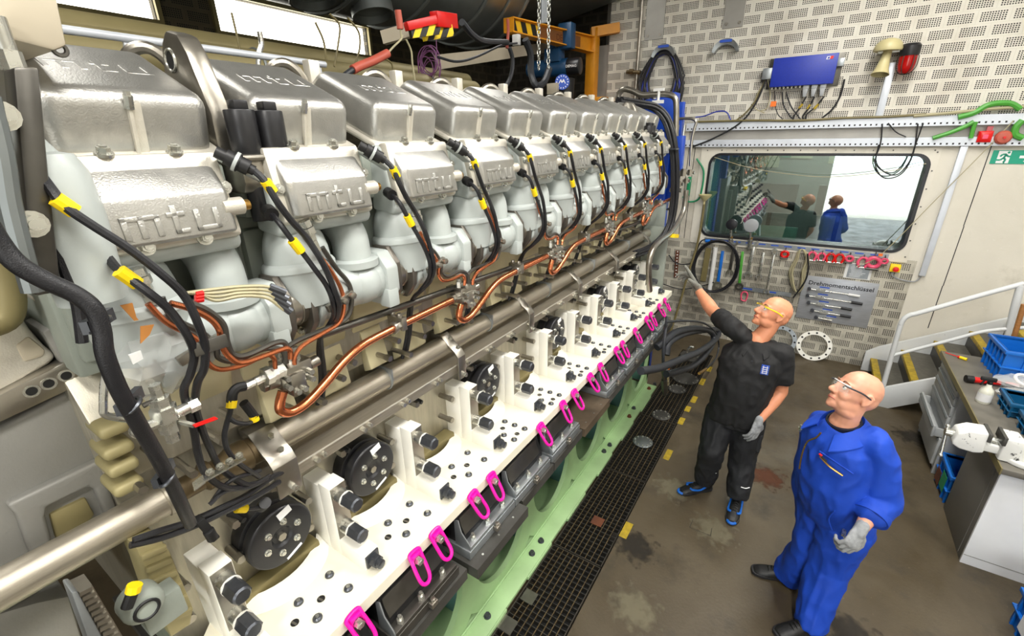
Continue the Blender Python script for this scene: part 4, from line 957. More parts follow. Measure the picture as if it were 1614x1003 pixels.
mb = MB(); mb.bar(atX(312, 818, -1.2), atX(338, 848, -1.2), .03, .02); mb.cyl(atX(328, 836, -1.19), atX(336, 850, -1.19), .014, n=10); part('cable_holder', mb, 'rubber', .003)
# bright grey machine parts at the very bottom left
mb = MB()
cas = [(215, 866), (255, 852), (268, 870), (280, 900), (305, 960), (300, 985), (270, 1005), (250, 960), (232, 905)]
slab(cas, -1.30, .12, mb); 
for i in range(6):
    a, b_ = (222 + i * 7, 880 + i * 20), (262 + i * 8, 862 + i * 20)
    mb.bar(atX(*a, -1.295), atX(*b_, -1.295), .018, .014, (1, 0, 0))
part('ribbed_casting', mb, 'rib_olive', .004)
mb = MB()
for i in range(14): mb.bar(atX(124 + i * 4.6, 936 + i * 8, -1.16), atX(144 + i * 4.6, 926 + i * 8, -1.16), .010, .012, (1, 0, 0))
slab([(118, 935), (145, 922), (215, 1040), (190, 1050)], -1.162, .05, mb)
part('ring_gear', mb, 'steel', 0)
part('blue_guard', slab([(112, 935), (122, 932), (180, 1040), (150, 1040)], -1.15, .06), 'galv', .004)
mb = MB(); p = atX(222, 950, -1.22); mb.lathe([(.0, -.03), (.045, -.03), (.045, .02), (.03, .035), (0, .035)], p, (1, 0, .1), 24); mb.box(p + V((-.06, -.01, -.12)), p + V((.0, .08, -.03))); sp_ = part('speed_sensor', mb, 'paint_grey_dark', .005)
mb = MB(); mb.torus(p + V((.037, 0, 0)), (1, 0, 0), .025, .004, 20, 6); obj('plug', mb, 'rubber', sp_)
mb = MB(); p = atX(200, 958, -1.18); mb.cyl(p, p + V((.0, .02, .03)), .013, n=10); mb.m = 1; mb.cyl(p + V((0, .02, .03)), p + V((0, .028, .045)), .016, n=10); part('plug', mb, ['rubber', 'yellow'])
part('cylinder_cap', slab([(-60, 905), (10, 878), (38, 868), (58, 905), (15, 940), (-60, 975)], -1.52, .3), 'galv', .02, 3)
part('lower_housing', slab([(-60, 985), (60, 950), (110, 940), (140, 1040), (-60, 1060)], -1.5, .3), 'gear_grey', .01)
# plastic film and cardboard over the open end
fw = MB(); c = V((MX, .315, MZ)); rnd = random.Random(3)
R = []
for i in range(7):
    t = i / 6; y = .27 + .13 * t; rr = (.06, .092, .100, .098, .105, .098, .088)[i]
    R.append([V((MX + (rr + rnd.uniform(-.012, .012)) * math.cos(2 * PI * j / 22), y + rnd.uniform(-.008, .008), MZ + (rr + rnd.uniform(-.012, .012)) * 1.05 * math.sin(2 * PI * j / 22))) for j in range(22)])
fw.rings(R); fo = thing('plastic_wrap', 'crumpled clear plastic wrapped over the open pipe end at the left', 'plastic wrap', (MX, .33, MZ - .1))
obj('film', fw, 'film', fo, smooth=20)
for pts, X in (([(190, 482), (209, 478), (215, 500), (219, 505), (212, 506)], -1.155), ([(222, 515), (243, 512), (236, 528), (222, 542)], -1.148)): obj('cardboard_tab', slab(pts, X, .004), 'cardboard', fo, label='orange brown cardboard tab')
obj('tape', slab([(203, 560), (222, 553), (226, 566), (210, 575)], -1.145, .004), 'white_plastic', fo, label='white tape')
# beige control box hanging at the top left
tb = thing('junction_box', 'beige sheet metal box hanging at the top left corner above the first cover', 'junction box', (-1.35, .35, 3.09))
obj('housing', slab([(-60, -60), (78, -60), (106, 72), (86, 80), (8, 60), (-60, 52)], -1.22, .22), 'beige_box', tb, bevel=.006)
mb = MB(); p = atX(12, 80, -1.2); mb.cyl(p, p + V((0, 0, .05)), .014, n=12); mb.hexa(p + V((0, 0, -.03)), p, .018); obj('cable_gland', mb, 'zinc', tb)
mb = MB(); p = atX(94, 78, -1.23); mb.torus(p, (1, 0, 0), .010, .004, 16, 6); obj('eyelet', mb, 'steel_dark', tb)
# ================================================================ far end of the engine
col = thing('blue_column', 'bright blue steel column behind the far end of the engine', 'column', (-1.5, 5.4, 0))
mb = MB(); mb.box((-1.62, 5.35, 0), (-1.42, 5.55, 3.32)); mb.box((-1.42, 5.38, 2.2), (-1.34, 5.52, 3.12)); obj('post', mb, 'blue_post', col, bevel=.006)
mb = MB(); mb.box((-1.72, 5.30, 2.95), (-1.40, 5.34, 3.26)); mb.box((-1.37, 5.30, 2.85), (-1.31, 5.36, 3.22)); obj('side_plate', mb, 'blue_post', col, bevel=.004)
mb = MB(); p0_, p1_ = atY(1073, 214, 5.2), atY(1068, 272, 5.2); mb.bar(p0_, p1_, .10, .09); obj('actuator', mb, 'blue_post', col, bevel=.012)
mb = MB()
for dx in (-.03, .03): mb.cyl(p0_ + V((dx, -.02, .0)), p0_ + V((dx, -.02, .10)), .010, n=10)
obj('rod', mb, 'zinc', col)
vb = thing('valve_cluster', 'cluster of steel valves and fittings below the blue cylinder at the far end', 'valve cluster', atY(1075, 275, 5.15))
for x, y, r in ((1066, 275, .035), (1078, 272, .035), (1088, 272, .028), (1070, 290, .03), (1065, 300, .04), (1060, 315, .03), (1082, 285, .025)):
    p = atY(x, y, 5.15); mb = MB(); mb.hexa(p - V((0, 0, r)), p + V((0, 0, r)), r); mb.cyl(p - V((r * 1.5, 0, 0)), p + V((r * 1.5, 0, 0)), r * .55, n=12); obj('valve', mb, 'steel', vb)
# black cable trunk over the last cylinder
ct = thing('cable_harness', 'thick bundle of black cables arching down over the far end of the engine', 'cable bundle', atX(1062, 300, -1.15))
rnd = random.Random(5)
for i in range(10):
    a, b_ = rnd.uniform(-.045, .045), rnd.uniform(-.03, .03); L = []
    for (x, y, X) in ((975, 158, -1.62), (1005, 163, -1.55), (1030, 168, -1.45), (1046, 182, -1.36), (1056, 205, -1.28), (1062, 240, -1.22), (1064, 280, -1.19), (1062, 320, -1.18), (1056, 352, -1.19), (1044, 375, -1.22), (1024, 392, -1.27), (1000, 402, -1.33)):
        L.append(atX(x, y, X) + V((b_, a * (.6 + .4 * math.sin(x)), a * .5)))
    mb = MB(); mb.tube(L, .013, 8, 5); obj('cable', mb, 'cable_black', ct)
for x, y in ((1063, 235), (1060, 330)):
    p = atX(x, y, -1.2); mb = MB(); mb.box(p + V((-.05, -.06, -.006)), p + V((.03, .06, .006))); obj('cable_clamp', mb, 'bolt_grey', ct)
mb = MB(); mb.tube([atY(974, 168, 4.95), atY(975, 150, 4.95), atY(983, 141, 4.95), atY(996, 143, 4.95), atY(1012, 150, 4.95), atY(1030, 149, 4.95), atY(1052, 149, 4.95), atY(1063, 154, 4.95), atY(1066, 168, 4.95), atY(1065, 215, 4.95)], .028, 16, 6); vp = obj('vent_pipe', mb, 'steel', label='bent steel pipe arching over the far end of the engine', cat='pipe')
mb = MB(); p = atY(1038, 150, 4.92); mb.cyl(p + V((0, 0, -.05)), p + V((0, 0, .05)), .013, n=10); mb.box(p + V((-.05, -.012, .035)), p + V((.05, .012, .06))); mb.box(p + V((-.055, -.012, -.075)), p + V((.055, .012, -.045))); obj('pipe_support', mb, 'white_plastic', vp, label='white pipe support')
mb = MB(); mb.tube([atX(1082, 300, -1.14), atX(1078, 330, -1.14), atX(1068, 352, -1.14), atX(1056, 368, -1.13), atX(1040, 380, -1.11), atX(1028, 395, -1.10), atX(1023, 415, -1.10), atX(1023, 440, -1.10), atX(1024, 458, -1.12)], .026, 14, 6); obj('drain_pipe', mb, 'steel', label='bent steel pipe running down past the last white post', cat='pipe')
mb = MB(); mb.tube([atY(1088, 262, 5.3), atY(1090, 225, 5.3), atY(1094, 205, 5.3), atY(1097, 192, 5.3), atY(1088, 187, 5.3), atY(1070, 187, 5.3)], .014, 10); obj('control_line', mb, 'steel', label='thin steel line bending beside the blue column', cat='pipe')
mb = MB(); mb.bar(atX(1060, 372, -1.10), atX(1066, 372, -1.10), .05, .035); obj('yellow_block', mb, 'yellow', label='small yellow block on the steel pipe at the far end', cat='marker')
mb = MB(); mb.box((-1.46, 4.78, 1.12), (-1.20, 4.83, 2.02)); mb.box((-2.6, 4.83, 1.12), (-1.35, 5.2, 2.2)); mb.box((-1.5, 4.83, 1.15), (-1.28, 4.95, 1.95)); obj('end_housing', mb, 'paint_grey_dark', eng, bevel=.006)
for y_, zz in ((5.3, 2.55), (5.28, 2.2)): pass
# hoses on the floor at the far end
ht = thing('hose_coil', 'coil of thick black rubber hoses hanging over the trench at the far end', 'hose', atZ(1085, 560, .3))
for k, L in enumerate(([(1010, 585, -1.05), (1040, 580, -.98), (1075, 566, -.90), (1105, 553, -.85), (1128, 535, -.83), (1132, 521, -.86), (1110, 521, -.95), (1080, 526, -1.02), (1055, 540, -1.05), (1050, 560, -1.04)], [(1050, 590, -1.02), (1070, 585, -.95), (1095, 575, -.88), (1115, 555, -.84), (1125, 535, -.84), (1118, 522, -.9), (1095, 518, -.98), (1065, 524, -1.04), (1046, 540, -1.08), (1035, 548, -1.12)])):
    mb = MB(); mb.tube([atX(x, y, X * .86) for x, y, X in L], .034, 14, 6); obj('hose', mb, 'hose_grey', ht)
mb = MB(); mb.tube([atX(x, y, X * .86) for x, y, X in ((1050, 508, -1.05), (1080, 506, -.98), (1110, 510, -.90), (1128, 525, -.85), (1133, 545, -.82), (1128, 565, -.80), (1115, 580, -.80), (1104, 588, -.81))], .011, 8); mb.m = 1; mb.cyl(atX(1113, 582, -.69), atX(1102, 589, -.70), .016, n=10); obj('thin_hose', mb, ['hose_grey', 'brass'], ht)
mb = MB(); mb.tube([atX(x, y, X * .86) for x, y, X in ((1051, 500, -1.10), (1049, 520, -1.06), (1046, 545, -1.03), (1045, 575, -1.01))], .014, 8); obj('supply_hose', mb, 'hose_grey', ht)
fi = thing('hydraulic_fitting', 'upright hydraulic coupling hanging on a hose at the edge of the grating', 'fitting', atX(1048, 622, -1.0))
mb = MB(); A_, B_ = atX(1046, 573, -1.0), atX(1048, 622, -1.0); d = B_ - A_
for t0, t1, r in ((0, .15, .02), (.15, .3, .028), (.3, .5, .022), (.5, .9, .034), (.9, 1.0, .026)): mb.hexa(A_ + d * t0, A_ + d * t1, r)
obj('coupling_body', mb, 'steel_dark', fi)
mb = MB(); q = atX(1052, 582, -.97); mb.hexa(q, q + d * .5, .018); obj('coupling', mb, 'zinc', fi)
mb = MB(); mb.box(q + V((.01, -.01, -.05)), q + V((.02, .01, .02))); obj('safety_clip', mb, 'orange', fi, label='orange safety clip')
fl_ = atZ(1085, 575, .0); tt = thing('flange_cover', 'dark flange with pipe stubs behind the large round lid', 'flange', fl_)
mb = MB(); mb.cyl(fl_ + V((0, .25, .0)), fl_ + V((0, .25, .03)), .17, n=32); obj('plate', mb, 'dark_plate', tt, bevel=.003)
for dx in (-.07, .07): mb = MB(); p = fl_ + V((dx, .22, .03)); mb.tube([p, p + V((0, 0, .08)), p + V((.02, 0, .13)), p + V((.07, 0, .14))], .018, 10); obj('stub_pipe', mb, 'zinc', tt)
# ================================================================ overhead
pipe = thing('exhaust_pipe', 'big olive lagged pipe running behind the engine covers under the windows', 'pipe', (-3.2, 3, 3.2))
mb = MB(); mb.cyl((-3.2, -1.0, 3.33), (-3.2, 4.2, 3.33), .125, n=32); obj('pipe', mb, 'pipe_olive', pipe)
for y in (.2, 1.9, 3.5): mb = MB(); mb.torus((-3.2, y, 3.33), (0, 1, 0), .127, .010, 32, 6); obj('band', mb, 'galv_dark', pipe)
mb = MB(); mb.cyl((-3.2, -.5, 3.44), (-3.2, -.5, 6.3), .012, n=8); obj('hanger_rod', mb, 'steel_dark', pipe)
mb = MB(); mb.cyl((-3.6, -1, 3.49), (-3.6, 4.6, 3.49), .10, n=28); mb.cyl((-3.6, -.5, 3.5), (-3.6, -.5, 6.3), .012, n=8); obj('steam_pipe', mb, 'pipe_olive', label='second olive pipe higher up below the bright windows', cat='pipe')
mb = MB(); mb.cyl((-2.6, -.8, 3.325), (-2.6, 1.98, 3.325), .017, n=12); rl = obj('guard_rail', mb, 'rail_white', label='thin light rail behind the first covers ending before the third', cat='rail')
for y in (1.0, 1.93): mb = MB(); mb.box((-2.615, y - .02, 3.06), (-2.60, y + .02, 3.33)); obj('rail_bracket', mb, 'rail_white', rl)
duct = thing('air_duct', 'large round galvanised air duct under the ceiling', 'duct', (-2.75, 3.6, 3.7))
DXC, DZC, DR = -4.17, 4.97, .93
mb = MB(); mb.cyl((DXC, 1.2, DZC), (DXC, 5.66, DZC), DR, n=64); obj('pipe', mb, 'galv_dark', duct)
for y in (3.3, 4.1, 4.9, 5.3, 5.63): mb = MB(); mb.torus((DXC, y, DZC), (0, 1, 0), DR + .006, .024, 64, 8); obj('joint_ring', mb, 'galv_dark', duct)
for y in (2.95, 3.6):
    mb = MB(); mb.lathe([(.2, -.10), (.2, .02), (.182, .02), (.182, -.07), (0, -.07)], (DXC + .27, y, DZC - DR - .01), (.22, 0, -1), 28); obj('outlet', mb, 'galv_dark', duct)
mb = MB(); mb.add([(-5.0, 5.6, 5.9), (-3.3, 5.6, 5.9), (-3.3, 5.6, 4.5), (-5.0, 5.6, 4.5), (-4.6, 6.95, 6.2), (-1.5, 6.95, 6.2), (-2.35, 6.95, 4.68), (-4.4, 6.95, 4.34)], [(0, 1, 2, 3), (4, 7, 6, 5), (0, 4, 5, 1), (1, 5, 6, 2), (2, 6, 7, 3), (3, 7, 4, 0)]); obj('transition', mb, 'galv_dark', duct, bevel=.01)
# jib crane in the recess
cr = thing('jib_crane', 'yellow wall jib crane with hazard striped tip', 'crane', (-3.0, 6.85, 2.9))
a_, b_ = V((-3.38, 5.2, 4.13)), V((-3.02, 6.85, 4.10))
mb = MB(); mb.bar(a_ + V((0, 0, .07)), b_ + V((0, 0, .09)), .14, .014); mb.bar(a_ - V((0, 0, .07)), b_ - V((0, 0, .10)), .14, .014)
mb.add([a_ + V((.006, 0, -.07)), b_ + V((.006, 0, -.10)), b_ + V((.006, 0, .09)), a_ + V((.006, 0, .07)), a_ + V((-.006, 0, -.07)), b_ + V((-.006, 0, -.10)), b_ + V((-.006, 0, .09)), a_ + V((-.006, 0, .07))], [(0, 1, 2, 3), (7, 6, 5, 4), (0, 4, 5, 1), (1, 5, 6, 2), (2, 6, 7, 3), (3, 7, 4, 0)]); mb.bar(a_ + V((0, -.004, -.075)), a_ + V((0, -.004, .075)), .14, .012, (0, 1, 0))
obj('jib_beam', mb, 'crane_yellow', cr)
stripes('hazard', (.08, .07, .05), (.95, .78, .08), .17, (.2, .95, .35))
d = (b_ - a_).normalized(); mb = MB(); s_ = a_ + V((.0085, 0, 0)); e_ = s_ + d * .52
mb.add([s_ + V((0, 0, -.06)), e_ + V((0, 0, -.07)), e_ + V((0, 0, .065)), s_ + V((0, 0, .06)), s_ + V((.003, 0, -.06)), e_ + V((.003, 0, -.07)), e_ + V((.003, 0, .065)), s_ + V((.003, 0, .06))], [(3, 2, 1, 0), (4, 5, 6, 7), (0, 1, 5, 4), (2, 3, 7, 6), (1, 2, 6, 5), (3, 0, 4, 7)]); obj('hazard_sticker', mb, 'hazard', cr)
e2 = s_ + d * 1.35; mb = MB(); mb.add([e_ + V((0, 0, -.065)), e2 + V((0, 0, -.065)), e2 + V((0, 0, .06)), e_ + V((0, 0, .06)), e_ + V((.003, 0, -.065)), e2 + V((.003, 0, -.065)), e2 + V((.003, 0, .06)), e_ + V((.003, 0, .06))], [(3, 2, 1, 0), (4, 5, 6, 7), (0, 1, 5, 4), (2, 3, 7, 6), (1, 2, 6, 5), (3, 0, 4, 7)]); mat('faded_sign', (.50, .30, .10), .5, 0, .2, 6); obj('faded_sign', mb, 'faded_sign', cr)
text('lettering', 'DEMAG', s_ + d * .84 + V((.0035, 0, -.04)), d, (0, 0, 1), .10, 'rust', cr)
mb = MB(); mb.box((-3.10, 6.75, 3.42), (-2.96, 6.90, 4.19)); mb.box((-3.16, 6.6, 3.36), (-2.72, 6.98, 3.42)); mb.box((-3.14, 6.65, 3.15), (-2.74, 6.98, 3.36)); obj('post', mb, 'crane_yellow', cr, bevel=.006)
mb = MB(); mb.bar((-3.05, 6.8, 4.25), (-2.72, 6.99, 4.30), .12, .12); mb.bar((-3.0, 6.82, 4.19), (-3.0, 6.82, 4.30), .10, .10, (0, 1, 0)); obj('stay', mb, 'crane_yellow', cr)
ho = thing('chain_hoist', 'blue electric chain hoist hanging from the yellow crane', 'hoist', (-3.10, 6.3, 3.6))
pc = atY(868, 107, 6.2)
mb = MB(); mb.cyl(pc + V((-.30, 0, 0)), pc + V((.22, .08, .0)), .11, n=24); mb.cyl(pc + V((-.36, -.01, 0)), pc + V((-.30, 0, 0)), .085, n=20); mb.box(pc + V((-.06, -.08, .06)), pc + V((.16, .1, .22))); obj('motor', mb, 'crane_blue', ho, bevel=.006)
mb = MB(); mb.box(pc + V((.12, -.05, .20)), pc + V((.32, .1, .50))); mb.box(pc + V((-.02, -.03, .2)), pc + V((.1, .08, .42))); obj('trolley', mb, 'crane_blue', ho, bevel=.02)
mb = MB(); mb.cyl(pc + V((.22, .08, .0)), pc + V((.40, .10, 0)), .105, n=20); obj('brake_cap', mb, 'black_paint', ho, bevel=.01)
text('lettering', 'DEMAG', pc + V((.24, -.03, -.02)), (1, .1, 0), (0, 0, 1), .045, 'label_white', ho)
bk = atY(888, 131, 6.1); mb = MB(); mb.lathe([(0, -.22), (.12, -.22), (.13, .05), (.11, .06), (0, .06)], bk + V((0, .05, 0)), (0, 0, 1), 20); obj('chain_bag', mb, 'rubber', ho)
mb = MB(); nn = V((.42, -.86, .15)).normalized(); mb.cyl(bk + V((.035, -.10, .0)), bk + V((.035, -.10, 0)) + nn * .012, .095, n=28); o = obj('round_badge', mb, 'label_blue', ho, label='round blue badge with white lettering marks')
mb = MB(); q = bk + V((.035, -.10, 0)) + nn * .0135; u_ = V((.9, .43, 0)).normalized(); v_ = nn.cross(u_); v_ = v_ if v_.z > 0 else -v_
for a, b2 in (((-.045, -.02), (-.02, .03)), ((-.02, .03), (-.005, -.01)), ((-.005, -.01), (.015, .03)), ((.015, .03), (.04, -.02)), ((-.02, .005), (.02, .005))): mb.bar(q + u_ * a[0] + v_ * a[1], q + u_ * b2[0] + v_ * b2[1], .010, .004, nn)
for k in range(14): a = 2 * PI * k / 14; mb.bar(q + u_ * (.066 * math.cos(a)) + v_ * (.066 * math.sin(a)), q + u_ * (.082 * math.cos(a)) + v_ * (.082 * math.sin(a)), .012, .003, nn)
obj('badge_marks', mb, 'label_white', o)
def chain(name, p, z1, label, n):
    t = thing(name, label, 'chain', p, 'lifting chains in front of the crane'); mb = MB(); h = (z1 - p.z) / n
    for i in range(n):
        z = p.z + h * (i + .5); L = [(-.013, -h * .42), (-.016, 0), (-.013, h * .42), (0, h * .62), (.013, h * .42), (.016, 0), (.013, -h * .42), (0, -h * .62)]
        mb.tube([V((p.x + (u if i % 2 else 0), p.y + (0 if i % 2 else u), z + w)) for u, w in L], .0055, 6, 2, closed=True)
    mb2 = MB(); mb2.v = mb.v; mb2.f = mb.f; mb2.mi = mb.mi; o = obj('links', mb2, 'zinc', t); o['kind'] = 'stuff'; return t
chain('chain', atY(849, 110, 4.8), 5.25, 'pale steel chain hanging in front of the crane, left one with loose end', 36)
chain('chain', atY(864, 108, 4.8), 5.25, 'pale steel chain hanging in front of the crane, right one beside the flat bar', 36)
mb = MB(); mb.box(atY(857, 36, 4.85) + V((-.03, 0, 0)), atY(857, 36, 4.85) + V((.03, .02, 1.1))); obj('hanging_bar', mb, 'rail_white', label='flat pale bar hanging between the two chains', cat='bar')
# red and striped bumper beam
st_ = thing('hazard_beam', 'red beam end with black and yellow hazard stripes above the covers', 'beam', atX(675, 60, -2.4))
A1, A2 = atX(646, 50, -2.4), atX(692, 44, -2.35)
stripes('hazard_b', (.10, .09, .07), (.97, .84, .05), .085, (.25, .85, -.45))
mb = MB(); mb.bar(A1, A2, .03, .075); obj('striped_bumper', mb, 'hazard_b', st_)
mb = MB(); mb.bar(atX(666, 56, -2.42), atX(713, 48, -2.36), .02, .07); obj('striped_bumper', mb, 'hazard_b', st_)
mb = MB(); mb.bar(atX(640, 42, -2.4), atX(686, 31, -2.35), .05, .05); mb.bar(atX(684, 30, -2.35), atX(716, 34, -2.4), .06, .09); obj('beam', mb, 'red', st_, bevel=.004)
mb = MB(); mb.bar(atX(604, 60, -2.7), atX(650, 47, -2.5), .05, .08); mb.bar(atX(690, 98, -3.2), atX(960, 62, -4.2), .05, .12); obj('ledge', mb, 'beige_box', st_)
for (L, X0, lab, m_, r) in (([(556, 110), (568, 104), (590, 95), (611, 84)], -2.3, 'salmon red rubber sleeve on a cable lying behind the third cover', 'red_sleeve', .024), ([(627, 16), (629, 30), (631, 46)], -2.3, 'short salmon red rubber sleeve hanging below the duct', 'red_sleeve', .020)):
    mb = MB(); mb.tube(px(L, X0), r, 14, 6); t = obj('cable_sleeve', mb, m_, label=lab, cat='cable sleeve')
    mb = MB(); mb.tube(px([(535, 128), (545, 118), (556, 110)] if r > .021 else [(631, 46), (632, 56), (633, 62)], X0), .016 if r > .021 else .005, 10); obj('cable', mb, 'hose_grey' if r > .021 else 'cable_beige', t)
    if r > .021: mb = MB(); mb.tube(px([(611, 84), (620, 74), (632, 62), (634, 55)], X0), .006, 8); obj('cable', mb, 'cable_beige', t)
mb = MB(); rnd = random.Random(11); P = []
for i in range(150):
    a = i * .42; R_ = .10 + .03 * math.sin(i * .37) ; P.append(atY(676, 101, 3.5) + V((R_ * math.cos(a) + .02 * math.sin(i * .11), .02 * math.sin(i * .23), R_ * 1.1 * math.sin(a) - .02 + .03 * math.sin(i * .07))))
mb.tube([atY(668, 64, 3.5), atY(685, 58, 3.5), atY(688, 72, 3.5)] + P + [atY(672, 120, 3.5), atY(648, 125, 3.5)], .0042, 5, 2); obj('cable_coil', mb, 'purple', label='tangled coil of thin purple cable hanging below the striped beam', cat='cable coil')
for i, (L, r, m_) in enumerate((([(409, 50, -2.7), (412, 70, -2.7), (408, 85, -2.7), (407, 103, -2.7)], .014, 'zinc'), ([(520, 22, -2.9), (535, 40, -2.9), (533, 70, -2.9), (527, 105, -2.9)], .007, 'hose_brown'), ([(548, 28, -2.9), (565, 50, -2.9), (567, 75, -2.9), (560, 100, -2.9)], .007, 'hose_brown'), ([(497, 35, -2.9), (510, 65, -2.9), (514, 95, -2.9)], .007, 'hose_brown'), ([(365, 20, -2.8), (372, 50, -2.8), (378, 78, -2.8)], .006, 'hose_brown'), ([(728, 35, -2.2), (745, 55, -2.3), (765, 65, -2.5), (800, 66, -2.9)], .022, 'hose_grey'), ([(690, 90, -2.6), (720, 97, -2.6), (750, 90, -2.7), (790, 72, -2.9), (815, 68, -3.0)], .010, 'hose_grey'), ([(828, 62, -3.1), (836, 85, -3.1), (837, 115, -3.1), (845, 135, -3.0), (857, 130, -3.0), (866, 108, -3.0)], .040, 'hose_grey'), ([(803, 75, -3.0), (808, 95, -3.0), (805, 120, -3.0), (795, 140, -3.0)], .022, 'hose_grey'), ([(640, 62, -2.4), (648, 80, -2.4), (650, 100, -2.4), (654, 128, -2.4)], .006, 'cable_beige'), ([(606, 92, -2.5), (617, 100, -2.5), (620, 115, -2.5), (619, 130, -2.5)], .006, 'hose_brown'))):
    labs = ['knotted pale rope tied to the rail behind the second cover', 'thin brown cable hanging in front of the bright window, second from its right end', 'thin brown cable hanging in front of the bright window, nearest its right end', 'thin brown cable hanging in front of the bright window, third from its right end', 'thin brown cable at the left end of the long bright window', 'black hose sagging below the round duct', 'thin dark cable sagging along the pale ledge behind the covers', 'thick black corrugated hose looping under the crane beam', 'black hose hanging left of the crane tip', 'thin beige cable hanging from the striped beam', 'thin brown cable hanging behind the red sleeve']
    mb = MB(); mb.tube([atX(x, y, X) for x, y, X in L], r, 8, 6); obj('rope' if i == 0 else 'hanging_cable', mb, m_, label=labs[i], cat='rope' if i == 0 else 'cable')
mb = MB(); mb.box(atY(814, 64, 5.2) + V((-.04, -.03, -.05)), atY(814, 64, 5.2) + V((.04, .03, .06))); q = obj('limit_switch', mb, 'white_plastic', label='small white switch box under the striped crane tip', cat='switch', bevel=.004)
mb = MB(); mb.box(atY(873, 138, 5.9) + V((-.09, -.03, -.08)), atY(873, 138, 5.9) + V((.06, .03, .05))); obj('junction_box', mb, 'beige_box', label='small beige box hanging under the blue hoist', cat='junction box', bevel=.004)
mb = MB(); mb.tube([atX(x, y, X) for x, y, X in ((800, 30, -3.0), (801, 50, -3.0), (799, 76, -3.0))], .016, 8); obj('pull_cord', mb, 'red_sleeve', label='dark red pull cord beside the crane tip', cat='cord')
# ================================================================ things on the back wall
def wp(x, z, d=0): return V((x, WY - d, z))
def wpx(x, y, d=0): return atY(x, y, WY - d)
cu = thing('control_unit', 'blue metal control unit box mounted high on the perforated wall', 'control unit', wp(-.4, 3.42))
mb = MB(); mb.box((-.715, WY - .13, 3.425), (-.07, WY - .03, 3.735)); obj('housing', mb, 'blue_box', cu, bevel=.005)
mb = MB(); mb.box((-.765, WY - .03, 3.41), (-.015, WY - .002, 3.745)); mb.box((-.83, WY - .05, 3.50), (-.72, WY - .01, 3.62)); obj('back_plate', mb, 'steel_dark', cu, bevel=.003)
mb = MB(); mb.box((-.82, WY - .10, 3.52), (-.718, WY - .05, 3.64)); obj('side_connector', mb, 'galv', cu, bevel=.003); mb = MB(); mb.box((-.07, WY - .10, 3.60), (-.005, WY - .04, 3.68)); obj('side_connector', mb, 'galv', cu, bevel=.003)
mb = MB(); q = V((-.155, WY - .1315, 3.69)); mb.prism([(q.x - .03, q.z - .014), (q.x + .008, q.z - .014), (q.x + .014, q.z + .016), (q.x - .024, q.z + .016)], WY - .1315, WY - .130, 'y'); mb.m = 1; mb.prism([(q.x + .004, q.z - .012), (q.x + .034, q.z - .012), (q.x + .04, q.z + .018), (q.x + .010, q.z + .018)], WY - .1325, WY - .130, 'y'); mb.m = 2; mb.prism([(q.x - .02, q.z - .008), (q.x + .0, q.z - .008), (q.x + .004, q.z + .010), (q.x - .016, q.z + .010)], WY - .1325, WY - .131, 'y'); obj('emblem', mb, ['label_white', 'red', 'blue_box'], cu, label='small red and white emblem')
for i in range(9):
    x = -.69 + i * .042; mb = MB(); mb.cyl((x, WY - .09, 3.40), (x, WY - .09, 3.426), .013, n=10); obj('plug', mb, 'zinc', cu)
for i in range(3):
    x = -.33 + i * .085; mb = MB(); mb.box((x - .03, WY - .11, 3.385), (x + .03, WY - .05, 3.426)); mb.prism([(x - .028, 3.385), (x + .028, 3.385), (x + .015, 3.30), (x - .015, 3.30)], WY - .11, WY - .06, 'y'); obj('connector', mb, 'grey_plastic', cu, bevel=.003)
CB = [([(1208, 122), (1200, 140), (1190, 160), (1175, 178), (1160, 190)], .009, 'hose_brown'), ([(1206, 128), (1193, 150), (1190, 170), (1205, 178)], .006, 'cable_beige'), ([(1210, 126), (1214, 150), (1209, 170), (1200, 175)], .006, 'cable_beige'), ([(1221, 143), (1222, 165), (1226, 180), (1234, 188)], .006, 'cable_black'), ([(1233, 145), (1235, 165), (1243, 180), (1250, 188)], .008, 'cable_black'), ([(1239, 146), (1247, 168), (1258, 183), (1262, 189)], .008, 'cable_black'), ([(1271, 152), (1262, 168), (1252, 182), (1250, 189)], .009, 'cable_black'), ([(1284, 152), (1275, 170), (1266, 182), (1266, 189)], .009, 'cable_black'), ([(1299, 152), (1286, 168), (1272, 180), (1270, 189)], .009, 'cable_black'), ([(1331, 125), (1325, 150), (1312, 172), (1296, 186)], .010, 'cable_black')]
for i, (L, r, m_) in enumerate(CB): mb = MB(); mb.tube([wpx(x, y, .05) for x, y in L], r, 8); o = obj('lead', mb, m_, cu)
for a, b2 in (((1259, 171), (1265, 164)), ((1272, 172), (1277, 165)), ((1283, 172), (1290, 164))): mb = MB(); mb.cyl(wpx(*a, .05), wpx(*b2, .05), .013, n=10); obj('yellow_tag', mb, 'yellow_dirty', cu, label='yellow cable tag')
mb = MB(); q = wpx(1219, 164, .06); mb.box(q + V((-.03, -.01, -.03)), q + V((.03, .01, .03))); obj('terminal', mb, 'orange', cu, label='small orange terminal block')
hn = thing('warning_horn', 'beige warning horn with mushroom dome on the wall', 'horn', wp(.35, 3.47))
mb = MB(); mb.lathe([(0, 0), (.125, 0), (.13, .02), (.115, .07), (.08, .105), (.03, .12), (0, .12)], wp(.36, 3.70, .17), (.02, 0, 1), 28); obj('dome', mb, 'horn_beige', hn)
mb = MB(); mb.lathe([(.0, 0), (.04, 0), (.045, .08), (.062, .18), (.085, .235), (.078, .235), (.04, .1), (0, .09)], wp(.365, 3.70, .16), (-.10, -.25, -1), 28, cap=False); obj('trumpet', mb, 'horn_beige', hn)
mb = MB(); mb.box(wp(.28, 3.685, .16), wp(.48, 3.70)); obj('bracket', mb, 'zinc', hn)
bc = thing('warning_beacon', 'red glass warning beacon with black cap beside the horn', 'beacon', wp(.55, 3.48))
